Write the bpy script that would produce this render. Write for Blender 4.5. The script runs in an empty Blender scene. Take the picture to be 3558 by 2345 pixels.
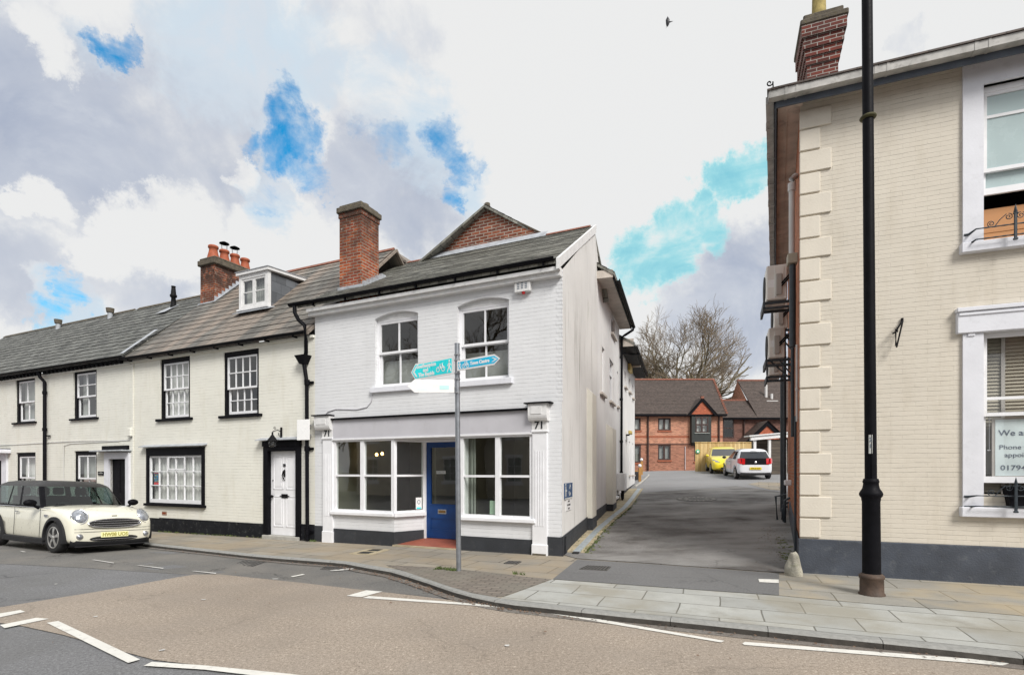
import bpy, bmesh, math, random
from mathutils import Vector, Matrix
random.seed(7)
SC = bpy.context.scene
R = math.radians
F = 1850.0; CX = 1779.0; HY = 1635.0; EYE = 1.6        # focal length and horizon of the 3558 px wide photograph, eye height

# ------------------------------------------------------------------ camera
cam = bpy.data.cameras.new('camera'); camo = bpy.data.objects.new('camera', cam); SC.collection.objects.link(camo)
camo.location = (0, 0, EYE); camo.rotation_euler = (R(90), 0, 0)
cam.sensor_width = 36; cam.lens = F / 3558 * 36; cam.shift_y = (HY - 1172.5) / 3558; cam.shift_x = 0
cam.clip_start = .05; cam.clip_end = 2000
SC.camera = camo
SC.view_settings.view_transform = 'Standard'; SC.view_settings.look = 'None'
SC.view_settings.gamma = 1; SC.view_settings.use_curve_mapping = False
SC.view_settings.exposure = 0.76
SC.cycles.max_bounces = 8; SC.cycles.transparent_max_bounces = 16
SC.cycles.sample_clamp_indirect = 6

# ------------------------------------------------------------------ node helpers
def NN(nt, kind, **kw):
    n = nt.nodes.new('ShaderNode' + kind)
    for k, v in kw.items():
        if k in ('operation', 'blend_type', 'data_type', 'interpolation_type', 'noise_dimensions', 'feature', 'sky_type', 'offset',
                 'offset_frequency', 'squash', 'sun_disc', 'sun_elevation', 'sun_rotation', 'clamp', 'use_clamp', 'air_density',
                 'dust_density', 'ozone_density', 'distance', 'invert', 'wave_type', 'bands_direction', 'vector_type', 'normalize'):
            setattr(n, k, v); continue
        if k.startswith('i') and k[1:].isdigit(): sock = n.inputs[int(k[1:])]
        else: sock = n.inputs[k.replace('_', ' ')]
        if isinstance(v, bpy.types.NodeSocket): nt.links.new(v, sock)
        elif isinstance(v, (tuple, list)) and len(v) == 3 and sock.type == 'RGBA': sock.default_value = (*v, 1)
        else: sock.default_value = v
    return n
def MIXC(nt, f, a, b, bt='MIX'):
    n = nt.nodes.new('ShaderNodeMix'); n.data_type = 'RGBA'; n.blend_type = bt
    for i, v in ((0, f), (6, a), (7, b)):
        if isinstance(v, bpy.types.NodeSocket): nt.links.new(v, n.inputs[i])
        elif isinstance(v, (tuple, list)): n.inputs[i].default_value = (*v[:3], 1)
        else: n.inputs[i].default_value = v
    return n.outputs[2]
def MATH(nt, op, a, b=0.0, c=0.0, cl=False):
    n = nt.nodes.new('ShaderNodeMath'); n.operation = op; n.use_clamp = cl
    for i, v in enumerate((a, b, c)):
        if isinstance(v, bpy.types.NodeSocket): nt.links.new(v, n.inputs[i])
        else: n.inputs[i].default_value = v
    return n.outputs[0]
def MR(nt, v, a, b, c=0.0, d=1.0, smooth=False):
    n = NN(nt, 'MapRange', i0=v, i1=a, i2=b, i3=c, i4=d)
    if smooth: n.interpolation_type = 'SMOOTHSTEP'
    return n.outputs[0]

# ------------------------------------------------------------------ sky and sun
SUN_EL, SUN_AZ = R(42), R(152)           # azimuth clockwise from +Y: behind the camera, a little to its right
W = bpy.data.worlds.new('World'); SC.world = W; W.use_nodes = True
nt = W.node_tree; nt.nodes.clear()
def pdir(px, py): return Vector(((px - CX) / F, 1, (HY - py) / F)).normalized()
tc = nt.nodes.new('ShaderNodeTexCoord'); D = tc.outputs['Generated']
sep = NN(nt, 'SeparateXYZ', Vector=D); dz = MATH(nt, 'ADD', MATH(nt, 'MAXIMUM', sep.outputs[2], 0.0), 0.22)
comb = NN(nt, 'CombineXYZ', X=MATH(nt, 'DIVIDE', sep.outputs[0], dz), Y=MATH(nt, 'DIVIDE', sep.outputs[1], dz), Z=0.0).outputs[0]
def noise(v, sc, det=6, rough=.55, dist=0.0):
    return NN(nt, 'TexNoise', Vector=v, Scale=sc, Detail=det, Roughness=rough, Distortion=dist).outputs[0]
nbig = noise(comb, 1.3, 8, .6, .6); nfine = noise(D, 7.0, 8, .62, .4); nmid = noise(D, 3.0, 6, .6, .7)
nfine2 = noise(comb, 4.5, 9, .66, .9)
wv = NN(nt, 'VectorMath', operation='SUBTRACT', i0=NN(nt, 'TexNoise', Vector=D, Scale=4.5, Detail=7, Roughness=.62, Distortion=.5).outputs[1], i1=(.5, .5, .5)).outputs[0]
wv2 = NN(nt, 'VectorMath', operation='SUBTRACT', i0=NN(nt, 'TexNoise', Vector=D, Scale=19, Detail=7, Roughness=.7).outputs[1], i1=(.5, .5, .5)).outputs[0]
DW = NN(nt, 'VectorMath', operation='NORMALIZE', i0=NN(nt, 'VectorMath', operation='ADD', i0=D, i1=NN(nt, 'VectorMath', operation='ADD', i0=NN(nt, 'VectorMath', operation='SCALE', i0=wv, Scale=.13).outputs[0], i1=NN(nt, 'VectorMath', operation='SCALE', i0=wv2, Scale=.085).outputs[0]).outputs[0]).outputs[0]).outputs[0]
def blobs(lst):
    tot = None
    for px, py, r, w in lst:
        b = pdir(px, py); a = .5 * (b.angle(pdir(px + r, py)) + b.angle(pdir(px, py + r)))
        d = NN(nt, 'VectorMath', operation='DOT_PRODUCT', i0=DW, i1=tuple(b)).outputs['Value']
        v = MR(nt, d, math.cos(a * 1.7), math.cos(a * .3), 0, w, True)
        tot = v if tot is None else MATH(nt, 'MAXIMUM', tot, v)
    return tot
blue = blobs([(351, 67, 62, 1), (396, 97, 50, 1), (1002, 404, 80, .9), (1069, 479, 95, 1), (1010, 535, 80, .95), (1107, 610, 60, .8), (897, 538, 50, .9),
              (1047, 374, 50, .8), (950, 688, 60, .6), (1368, 501, 70, .75), (1300, 470, 50, .7), (1555, 516, 70, .85), (1590, 568, 60, .85), (1668, 591, 35, .8), (1578, 658, 45, .8),
              (224, 1039, 60, .7), (135, 1110, 70, .7), (330, 180, 60, .5)])
cyan = blobs([(2572, 613, 85, 1), (2639, 583, 75, 1), (2700, 560, 70, 1), (2440, 720, 70, 1), (2347, 830, 100, 1), (2422, 815, 95, 1), (2243, 920, 95, 1), (2325, 900, 80, 1), (2180, 960, 60, .9)])
grey = blobs([(75, 450, 330, 1), (374, 486, 330, 1), (700, 500, 270, .95), (785, 620, 160, .9), (187, 960, 150, .8), (449, 1000, 150, .8), (60, 960, 170, .95), (1309, 640, 170, .9),
              (1421, 718, 160, .9), (224, 760, 100, .6), (2600, 990, 190, 1), (2700, 900, 150, 1), (2415, 1084, 110, .7), (2660, 1120, 170, 1), (748, 170, 260, .55), (480, 230, 220, .5),
              (1300, 260, 230, .45), (2010, 0, 60, .0), (3100, 130, 60, .5), (1120, 40, 90, .5)])
white = blobs([(600, 830, 150, 1), (900, 850, 110, .9), (170, 700, 75, .9), (50, 700, 60, .9), (130, 80, 100, .9), (430, 770, 100, 1), (1130, 480, 60, .7), (1240, 900, 100, .8), (860, 620, 50, .8), (130, 1010, 60, .5), (350, 900, 100, .9), (520, 700, 60, .8)])
pale = blobs([(750, 120, 250, .9), (1050, 230, 170, .9), (1480, 500, 140, .8), (300, 60, 100, .7), (1010, 500, 130, .8), (950, 690, 90, .8), (1620, 620, 90, .7), (200, 1080, 100, .9), (1330, 330, 120, .7)])
nz = MATH(nt, 'SUBTRACT', nfine, .5); nz2 = MATH(nt, 'SUBTRACT', nfine2, .5); nzm = MATH(nt, 'SUBTRACT', nmid, .5)
bsum = MATH(nt, 'ADD', blue, MATH(nt, 'ADD', MATH(nt, 'MULTIPLY', nz, 1.8), MATH(nt, 'MULTIPLY', nz2, 1.6)))
csum = MATH(nt, 'ADD', cyan, MATH(nt, 'ADD', MATH(nt, 'MULTIPLY', nz, 1.6), MATH(nt, 'MULTIPLY', nz2, 1.2)))
gsum = MATH(nt, 'ADD', grey, MATH(nt, 'ADD', MATH(nt, 'MULTIPLY', nz, 1.5), MATH(nt, 'MULTIPLY', nzm, 2.0)))
bmask = MATH(nt, 'MULTIPLY', MR(nt, bsum, .40, 1.25, 0, 1, True), MR(nt, blue, 0, .25, 0, 1))
cmask = MATH(nt, 'MULTIPLY', MR(nt, csum, .38, .95, 0, .92, True), MR(nt, cyan, 0, .25, 0, 1))
gmask = MATH(nt, 'MULTIPLY', MR(nt, gsum, .2, 1.0, 0, 1, True), MR(nt, grey, 0, .3, 0, 1))
# rest of the sky (outside the view, seen in window reflections): broken cloud of the same kind
away = MR(nt, sep.outputs[1], .15, -.1, 0, 1)
gmask2 = MATH(nt, 'MULTIPLY', away, MR(nt, nbig, .45, .7, 0, .8, True))
bmask2 = MATH(nt, 'MULTIPLY', away, MR(nt, nbig, .36, .26, 0, .8, True))
gmask = MATH(nt, 'MULTIPLY', gmask, MATH(nt, 'SUBTRACT', 1.0, MR(nt, MATH(nt, 'ADD', white, MATH(nt, 'MULTIPLY', nz, 1.8)), .25, .75, 0, 1, True)))
gall = MATH(nt, 'MAXIMUM', gmask, gmask2)
pmask = MATH(nt, 'MULTIPLY', MR(nt, MATH(nt, 'ADD', pale, MATH(nt, 'ADD', MATH(nt, 'MULTIPLY', nz, 1.6), MATH(nt, 'MULTIPLY', nz2, 1.2))), .25, .95, 0, .8, True), MR(nt, pale, 0, .3))
cl = MIXC(nt, gall, (.86, .865, .865), (.41, .465, .59))
cl = MIXC(nt, pmask, cl, (.60, .74, .86))
cl = MIXC(nt, MATH(nt, 'MULTIPLY', MR(nt, nfine, .35, .65, 0, .75), MR(nt, gall, 0, .4, .0, 1)), cl, (.74, .77, .82))
sky = NN(nt, 'TexSky', sky_type='NISHITA', sun_disc=False, sun_elevation=SUN_EL, sun_rotation=SUN_AZ, air_density=1.6, dust_density=.4, ozone_density=4.0)
skyc = MIXC(nt, 1.0, sky.outputs[0], (.04, .70, .95), 'MULTIPLY')
bg_sky = NN(nt, 'Background', Color=skyc, Strength=.105)
bg_pale = NN(nt, 'Background', Color=MIXC(nt, MR(nt, csum, .6, 1.3), (.42, .82, .86), (.16, .56, .70)), Strength=.585)
bg_cl = NN(nt, 'Background', Color=cl, Strength=.575)
m1 = NN(nt, 'MixShader', i0=MATH(nt, 'MAXIMUM', bmask, bmask2), i1=bg_cl.outputs[0], i2=bg_sky.outputs[0])
m2 = NN(nt, 'MixShader', i0=cmask, i1=m1.outputs[0], i2=bg_pale.outputs[0])
wo = nt.nodes.new('ShaderNodeOutputWorld'); nt.links.new(m2.outputs[0], wo.inputs[0])
sl = bpy.data.lights.new('sun', 'SUN'); sl.energy = 2.3; sl.angle = R(22); sl.color = (1, .965, .91)
slo = bpy.data.objects.new('sun', sl); SC.collection.objects.link(slo)
sd = Vector((math.sin(SUN_AZ) * math.cos(SUN_EL), math.cos(SUN_AZ) * math.cos(SUN_EL), math.sin(SUN_EL)))
slo.rotation_euler = (-sd).to_track_quat('-Z', 'Y').to_euler()

# ------------------------------------------------------------------ frames: local x along a wall, y into the building, z up
class Frame:
    def __init__(s, ox, oy, dx, dy):
        n = math.hypot(dx, dy); s.o = (ox, oy); s.X = (dx / n, dy / n); s.Y = (-dy / n, dx / n); s.ang = math.atan2(dy, dx)
    def w(s, x, y): return (s.o[0] + x * s.X[0] + y * s.Y[0], s.o[1] + x * s.X[1] + y * s.Y[1])
    def loc(s, X, Y):
        a, b = X - s.o[0], Y - s.o[1]; return (a * s.X[0] + b * s.X[1], a * s.Y[0] + b * s.Y[1])
FW = Frame(0, 0, 1, 0)
FL = Frame(.937, 9.97, .9068, -.4216)       # left terrace front, origin at the passage corner
FS = Frame(.937, 9.97, .3043, .9526)        # its passage side
FR = Frame(4.51, 8.34, .9297, -.3684)       # right-hand house front, origin at its passage corner
FQ = Frame(4.51, 8.34, -.4433, -.8963)      # its passage side (x negative going back)
def gz(X, Y):
    x, y = FL.loc(X, Y); z = 0.0
    if y > 0:
        z = .063 * y if y < 24.5 else 1.5435 + .006 * (y - 24.5)
        k = max(0.0, min(1.0, (x + 6.5) / 2.0)) if x < -4.5 else 1.0
        z *= k
    if x < 0: z -= .0102 * min(-x, 40)
    return z
KY = [None]
def cz(X, Y, off):                            # ground height at an offset; the road (offset below the pavement) has a crown along the terrace
    z = gz(X, Y) + off
    if off < -.05 and KY[0] is not None:
        x, y = FL.loc(X, Y); wx = max(0.0, min(1.0, (-x - 4) / 3)); d = max(0.0, min(1.0, (KY[0] - y) / 2.2)); z += wx * d * (-.065 - (gz(X, Y) - .085))
    return z
def gp(px, py, off=0.0):                      # where the line of sight through a photo pixel meets the ground
    dx, dz = (px - CX) / F, (HY - py) / F; lo = 1.5; t = lo
    while t < 70:
        if EYE + dz * t - cz(dx * t, t, off) < 0: break
        lo = t; t += .1
    hi = t
    for _ in range(20):
        m = .5 * (lo + hi)
        if EYE + dz * m - cz(dx * m, m, off) < 0: hi = m
        else: lo = m
    return (dx * hi, hi)
KY[0] = FL.loc(*gp(494, 1887))[1]

# ------------------------------------------------------------------ mesh builder
class MB:
    def __init__(s): s.v = []; s.f = []; s.m = []; s.s = []; s.ngs = 0
    def add(s, vs, fs, m=0, sm=False):
        b = len(s.v); s.v += [tuple(v) for v in vs]
        for f in fs: s.f.append([b + i for i in f]); s.m.append(m); s.s.append(sm)
        return s
    def quad(s, a, b, c, d, m=0): return s.add([a, b, c, d], [(0, 1, 2, 3)], m)
    def box(s, x0, x1, y0, y1, z0, z1, m=0, tp=None):
        if x0 > x1: x0, x1 = x1, x0
        if y0 > y1: y0, y1 = y1, y0
        if z0 > z1: z0, z1 = z1, z0
        v = [(x0, y0, z0), (x1, y0, z0), (x1, y1, z0), (x0, y1, z0), (x0, y0, z1), (x1, y0, z1), (x1, y1, z1), (x0, y1, z1)]
        return s.add(v, [(3, 2, 1, 0), (4, 5, 6, 7), (0, 1, 5, 4), (1, 2, 6, 5), (2, 3, 7, 6), (3, 0, 4, 7)], m)
    def cbox(s, x0, x1, y0, y1, z0, z1, b=.008, m=0):          # box with chamfered edges
        bm = bmesh.new(); bmesh.ops.create_cube(bm, size=1)
        for v in bm.verts: v.co = Vector((x0 + (v.co.x + .5) * (x1 - x0), y0 + (v.co.y + .5) * (y1 - y0), z0 + (v.co.z + .5) * (z1 - z0)))
        bmesh.ops.bevel(bm, geom=bm.edges[:], offset=b, segments=1, affect='EDGES')
        return s.bm(bm, m)
    def bm(s, bm, m=0, sm=False):
        bm.verts.index_update(); s.add([v.co[:] for v in bm.verts], [[v.index for v in f.verts] for f in bm.faces], m, sm); bm.free(); return s
    def prism(s, pts, ax, a0, a1, m=0):                         # polygon pts in the two other axes, pushed along ax
        def mk(p, a): return {'y': (p[0], a, p[1]), 'x': (a, p[0], p[1]), 'z': (p[0], p[1], a)}[ax]
        n = len(pts); v = [mk(p, a0) for p in pts] + [mk(p, a1) for p in pts]
        ar = sum(pts[i][0] * pts[(i + 1) % n][1] - pts[(i + 1) % n][0] * pts[i][1] for i in range(n))
        flip = (ar > 0) == (a1 > a0)
        if ax == 'y': flip = not flip
        fs = [list(range(n))[::-1], list(range(n, 2 * n))] + [(i, (i + 1) % n, n + (i + 1) % n, n + i) for i in range(n)]
        if not flip: fs = [f[::-1] for f in fs]
        return s.add(v, fs, m)
    def cyl(s, p0, p1, r0, r1=None, n=12, m=0, caps=True, sm=True):
        r1 = r0 if r1 is None else r1; p0, p1 = Vector(p0), Vector(p1); d = (p1 - p0)
        if d.length < 1e-6: return s
        q = d.to_track_quat('Z', 'Y'); v = []
        for p, r in ((p0, r0), (p1, r1)):
            for i in range(n):
                a = 2 * math.pi * i / n; v.append(p + q @ Vector((r * math.cos(a), r * math.sin(a), 0)))
        s.add(v, [(i, (i + 1) % n, n + (i + 1) % n, n + i) for i in range(n)], m, sm)
        if caps: s.add(v[:n], [tuple(range(n))[::-1]], m); s.add(v[n:], [tuple(range(n))], m)
        return s
    def tube(s, pts, r, n=8, m=0, caps=True):
        pts = [Vector(p) for p in pts]; rs = r if isinstance(r, (list, tuple)) else [r] * len(pts); v = []
        for k, p in enumerate(pts):
            a = pts[max(0, k - 1)]; b = pts[min(len(pts) - 1, k + 1)]; q = (b - a).to_track_quat('Z', 'Y')
            for i in range(n):
                t = 2 * math.pi * i / n; v.append(p + q @ Vector((rs[k] * math.cos(t), rs[k] * math.sin(t), 0)))
        fs = []
        for k in range(len(pts) - 1):
            for i in range(n): fs.append((k * n + i, k * n + (i + 1) % n, (k + 1) * n + (i + 1) % n, (k + 1) * n + i))
        s.add(v, fs, m, True)
        if caps: s.add(v[:n], [tuple(range(n))[::-1]], m); s.add(v[-n:], [tuple(range(n))], m)
        return s
    def lathe(s, prof, c=(0, 0, 0), n=24, m=0, axis='z', sm=True):
        v = []
        for r, h in prof:
            for i in range(n):
                a = 2 * math.pi * i / n; x, y = r * math.cos(a), r * math.sin(a)
                v.append({'z': (c[0] + x, c[1] + y, c[2] + h), 'y': (c[0] + x, c[1] + h, c[2] + y), 'x': (c[0] + h, c[1] + x, c[2] + y)}[axis])
        fs = []
        for k in range(len(prof) - 1):
            for i in range(n):
                f = (k * n + i, k * n + (i + 1) % n, (k + 1) * n + (i + 1) % n, (k + 1) * n + i)
                fs.append(f if axis != 'y' else f[::-1])
        s.add(v, fs, m, sm)
        for k, rev in ((0, True), (len(prof) - 1, False)):
            if prof[k][0] > 1e-4:
                f = tuple(range(n)); s.add(v[k * n:(k + 1) * n], [f[::-1] if rev != (axis == 'y') else f], m)
        return s
    def wall(s, x0, x1, z0, z1, y, th, holes, m=0):             # wall facing -y with rectangular openings and their reveals
        xs = sorted({x0, x1} | {h[i] for h in holes for i in (0, 1)}); zs = sorted({z0, z1} | {h[i] for h in holes for i in (2, 3)})
        xs = [x for x in xs if x0 <= x <= x1]; zs = [z for z in zs if z0 <= z <= z1]
        for i in range(len(xs) - 1):
            for k in range(len(zs) - 1):
                cx, cz = (xs[i] + xs[i + 1]) / 2, (zs[k] + zs[k + 1]) / 2
                if any(h[0] < cx < h[1] and h[2] < cz < h[3] for h in holes): continue
                s.quad((xs[i], y, zs[k]), (xs[i + 1], y, zs[k]), (xs[i + 1], y, zs[k + 1]), (xs[i], y, zs[k + 1]), m)
        for a, b, c, d in holes:
            s.quad((a, y, c), (a, y, d), (a, y + th, d), (a, y + th, c), m); s.quad((b, y, c), (b, y + th, c), (b, y + th, d), (b, y, d), m)
            s.quad((a, y, d), (b, y, d), (b, y + th, d), (a, y + th, d), m); s.quad((a, y, c), (a, y + th, c), (b, y + th, c), (b, y, c), m)
        return s

def uvs(me, basis=None, v0=0.0):
    uv = me.uv_layers.new(name='UVMap').data
    for p in me.polygons:
        n = p.normal
        if basis and n.dot(basis) > -.35: n = basis
        if abs(n.z) > .94: t = Vector((1, 0, 0)); b = Vector((0, 1, 0))
        else: t = Vector((-n.y, n.x, 0)).normalized(); b = n.cross(t)
        for li in p.loop_indices:
            c = me.vertices[me.loops[li].vertex_index].co; uv[li].uv = (c.dot(t), c.dot(b) - (v0 if basis and n is basis else 0))
ORG = {}
def mesh_of(name, mb, mats, origin, fix=False):
    me = bpy.data.meshes.new(name); me.from_pydata(mb.v, [], mb.f)
    if not isinstance(mats, (list, tuple)): mats = [mats]
    for m in mats: me.materials.append(m)
    for p, mi, sm in zip(me.polygons, mb.m, mb.s): p.material_index = mi; p.use_smooth = sm
    me.update(); uvs(me, getattr(mb, 'basis', None), getattr(mb, 'v0', 0.0))
    if any(origin):
        for v in me.vertices: v.co = (v.co.x - origin[0], v.co.y - origin[1], v.co.z - origin[2])
    if fix:
        bm = bmesh.new(); bm.from_mesh(me); bmesh.ops.recalc_face_normals(bm, faces=bm.faces[:]); bm.to_mesh(me); bm.free()
    return me
def tag(o, label=None, cat=None, group=None, kind=None):
    for k, v in (('label', label), ('category', cat), ('group', group), ('kind', kind)):
        if v: o[k] = v
    return o
def thing(name, label, cat, fr=FW, org=(0, 0, 0), group=None, kind=None):
    o = bpy.data.objects.new(name, None); SC.collection.objects.link(o); o.empty_display_size = .2
    x, y = fr.w(org[0], org[1]); o.location = (x, y, org[2]); o.rotation_euler = (0, 0, fr.ang)
    ORG[o.name] = org; return tag(o, label, cat, group, kind)
def part(par, name, mb, mats, label=None, fix=False, kind=None):
    org = ORG[par.name]; o = bpy.data.objects.new(name, mesh_of(name, mb, mats, org, fix)); SC.collection.objects.link(o)
    o.parent = par; ORG[o.name] = org
    return tag(o, label, kind=kind)
def solo(name, label, cat, mb, mats, fr=FW, org=(0, 0, 0), group=None, kind=None, fix=False):
    o = bpy.data.objects.new(name, mesh_of(name, mb, mats, org, fix)); SC.collection.objects.link(o)
    x, y = fr.w(org[0], org[1]); o.location = (x, y, org[2]); o.rotation_euler = (0, 0, fr.ang); ORG[o.name] = org
    return tag(o, label, cat, group, kind)
def mesh_obj(par, name, me, label=None):
    o = bpy.data.objects.new(name, me); SC.collection.objects.link(o); o.parent = par; ORG[o.name] = ORG[par.name]; return tag(o, label)
def text_mb(s, size, x, z, y, depth=.003, align='CENTER', flipx=1, bold=0.0, sx=1.0):
    cu = bpy.data.curves.new('t', 'FONT'); cu.body = s; cu.size = size; cu.align_x = align; cu.align_y = 'CENTER'; cu.extrude = depth / 2; cu.offset = bold; cu.resolution_u = 3
    o = bpy.data.objects.new('t', cu); SC.collection.objects.link(o); dg = bpy.context.evaluated_depsgraph_get(); me = bpy.data.meshes.new_from_object(o.evaluated_get(dg))
    mb = MB(); mb.add([(x + v.co.x * sx, y - v.co.z, z + v.co.y) for v in me.vertices], [tuple(p.vertices) for p in me.polygons])
    bpy.data.objects.remove(o); bpy.data.curves.remove(cu); bpy.data.meshes.remove(me); return mb
def join(*mbs):
    r = MB()
    for m in mbs: r.add(m.v, [], 0); b = len(r.v) - len(m.v); r.f += [[b + i for i in f] for f in m.f]; r.m += m.m; r.s += m.s
    return r
def xform(mb, M):
    mb.v = [tuple(M @ Vector(v)) for v in mb.v]; return mb

# ------------------------------------------------------------------ materials
def srgb(r, g, b):
    f = lambda c: (c / 255 / 12.92) if c / 255 <= .04045 else ((c / 255 + .055) / 1.055) ** 2.4
    return (f(r), f(g), f(b))
def newmat(name):
    m = bpy.data.materials.new(name); m.use_nodes = True; nt = m.node_tree; nt.nodes.clear()
    out = nt.nodes.new('ShaderNodeOutputMaterial'); p = nt.nodes.new('ShaderNodeBsdfPrincipled'); nt.links.new(p.outputs[0], out.inputs[0])
    return m, nt, p
def setp(nt, p, **kw):
    for k, v in kw.items():
        s = p.inputs[k.replace('_', ' ')]
        if isinstance(v, bpy.types.NodeSocket): nt.links.new(v, s)
        elif isinstance(v, (tuple, list)) and len(v) == 3: s.default_value = (*v, 1)
        else: s.default_value = v
def bump(nt, p, h, strength=.4, dist=.01):
    b = NN(nt, 'Bump', Strength=strength, Distance=dist, Height=h); nt.links.new(b.outputs[0], p.inputs['Normal']); return b
def UV(nt, sx=1, sy=1, rot=0):
    t = nt.nodes.new('ShaderNodeTexCoord')
    return NN(nt, 'Mapping', Vector=t.outputs['UV'], Scale=(sx, sy, 1), Rotation=(0, 0, rot)).outputs[0]
def OC(nt, s=(1, 1, 1)):
    t = nt.nodes.new('ShaderNodeTexCoord'); return NN(nt, 'Mapping', Vector=t.outputs['Object'], Scale=s).outputs[0]
def tn(nt, v, sc, det=4, ro=.55): return NN(nt, 'TexNoise', Vector=v, Scale=sc, Detail=det, Roughness=ro).outputs[0]
def plain(name, col, rough=.6, var=.12, metal=0.0, sc=3.0, coat=0.0, bmp=.0, spec=.5, dirt=None):
    m, nt, p = newmat(name); o = OC(nt); n = tn(nt, o, sc, 6)
    c = MIXC(nt, MR(nt, n, .3, .7), tuple(x * (1 - var) for x in col), tuple(min(1, x * (1 + var)) for x in col))
    if dirt: c = MIXC(nt, MR(nt, tn(nt, o, sc * 2.3, 8, .7), .55, .72, 0, dirt[3]), c, dirt[:3])
    setp(nt, p, Base_Color=c, Roughness=MR(nt, tn(nt, o, sc * 4), .3, .7, max(0, rough - .08), min(1, rough + .08)), Metallic=metal, Coat_Weight=coat, Specular_IOR_Level=spec)
    if bmp: bump(nt, p, tn(nt, o, 40, 5), bmp, .01)
    return m
def painted_brick(name, col, joint=.80, jamt=.6, bw=.225, bh=.075, soot=.25, warm=(.50, .46, .33), bstr=.5):
    m, nt, p = newmat(name); uv = UV(nt); o = OC(nt)
    wob = NN(nt, 'VectorMath', operation='SCALE', i0=NN(nt, 'TexNoise', Vector=uv, Scale=2.2, Detail=3).outputs[1], Scale=.022).outputs[0]
    v = NN(nt, 'VectorMath', operation='ADD', i0=uv, i1=wob).outputs[0]
    b = NN(nt, 'TexBrick', Vector=v, Color1=(.45, .45, .45), Color2=(.55, .55, .55), Mortar=(0, 0, 0), Scale=1, Mortar_Size=.0045, Mortar_Smooth=.9, Brick_Width=bw, Row_Height=bh)
    n1 = tn(nt, uv, 1.1, 7, .62); n2 = tn(nt, uv, 9, 6, .65)
    b2 = NN(nt, 'TexBrick', Vector=v, Color1=(.45, .45, .45), Color2=(.55, .55, .55), Mortar=(0, 0, 0), Scale=1, Mortar_Size=.0055, Mortar_Smooth=.8, Brick_Width=40.0, Row_Height=bh)
    jf = MATH(nt, 'MAXIMUM', b2.outputs['Fac'], MATH(nt, 'MULTIPLY', b.outputs['Fac'], .35))
    jm = MATH(nt, 'MULTIPLY', MATH(nt, 'MULTIPLY', jf, MR(nt, tn(nt, UV(nt, 1.6, 5), 1.6, 6, .7), .45, .62)), jamt)
    c = MIXC(nt, MR(nt, n1, .35, .7), col, tuple(x * .93 for x in col))
    c = MIXC(nt, MATH(nt, 'MULTIPLY', MR(nt, b.outputs['Color'], .45, .55), .10), c, tuple(x * .8 for x in col))
    c = MIXC(nt, MATH(nt, 'MULTIPLY', MR(nt, tn(nt, UV(nt, 3, .6), 1, 7, .7), .5, .8), soot), c, warm)
    c = MIXC(nt, MR(nt, n2, .68, .78, 0, .35), c, tuple(x * .55 for x in col))
    c = MIXC(nt, jm, c, tuple(x * joint * .55 for x in col))
    setp(nt, p, Base_Color=c, Roughness=.75, Specular_IOR_Level=.3)
    h = MATH(nt, 'ADD', MATH(nt, 'MULTIPLY', jf, -1.0), MATH(nt, 'ADD', MATH(nt, 'MULTIPLY', n2, .9), MATH(nt, 'MULTIPLY', b.outputs['Color'], .5)))
    bump(nt, p, h, bstr, .007); return m
def raw_brick(name, c1, c2, mortar, bw=.225, bh=.075, dark=(.05, .04, .035), damt=.5, ms=.006, white=0.0, big=1.6, soot=False):
    m, nt, p = newmat(name); uv = UV(nt)
    b = NN(nt, 'TexBrick', Vector=uv, Color1=c1, Color2=c2, Mortar=mortar, Scale=1, Mortar_Size=ms, Mortar_Smooth=.4, Bias=.1, Brick_Width=bw, Row_Height=bh)
    n = tn(nt, uv, big, 8, .7); c = b.outputs['Color']
    cell = NN(nt, 'TexWhiteNoise', noise_dimensions='2D', Vector=NN(nt, 'VectorMath', operation='FLOOR', i0=NN(nt, 'Mapping', Vector=uv, Scale=(1 / bw, 1 / bh, 1)).outputs[0]).outputs[0]).outputs[0]
    c = MIXC(nt, MATH(nt, 'MULTIPLY', MATH(nt, 'GREATER_THAN', cell, .72), MATH(nt, 'MULTIPLY', .55, MATH(nt, 'SUBTRACT', 1.0, b.outputs['Fac']))), c, tuple(x * .4 for x in c1))
    c = MIXC(nt, MATH(nt, 'MULTIPLY', MR(nt, n, .45, .68), damt), c, dark)
    if soot:
        vv = NN(nt, 'SeparateXYZ', Vector=uv).outputs[1]; c = MIXC(nt, MATH(nt, 'MULTIPLY', MR(nt, vv, 6.9, 8.0), MR(nt, tn(nt, uv, 3, 6, .7), .35, .52, 0, .95)), c, (.045, .028, .022))
    if white: c = MIXC(nt, MR(nt, tn(nt, uv, 5, 8, .7), .6, .7, 0, white), c, (.5, .47, .42))
    setp(nt, p, Base_Color=c, Roughness=.88, Specular_IOR_Level=.25)
    bump(nt, p, MATH(nt, 'ADD', MATH(nt, 'MULTIPLY', b.outputs['Fac'], -1), MATH(nt, 'MULTIPLY', tn(nt, uv, 30, 5), .7)), .6, .008); return m
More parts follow.
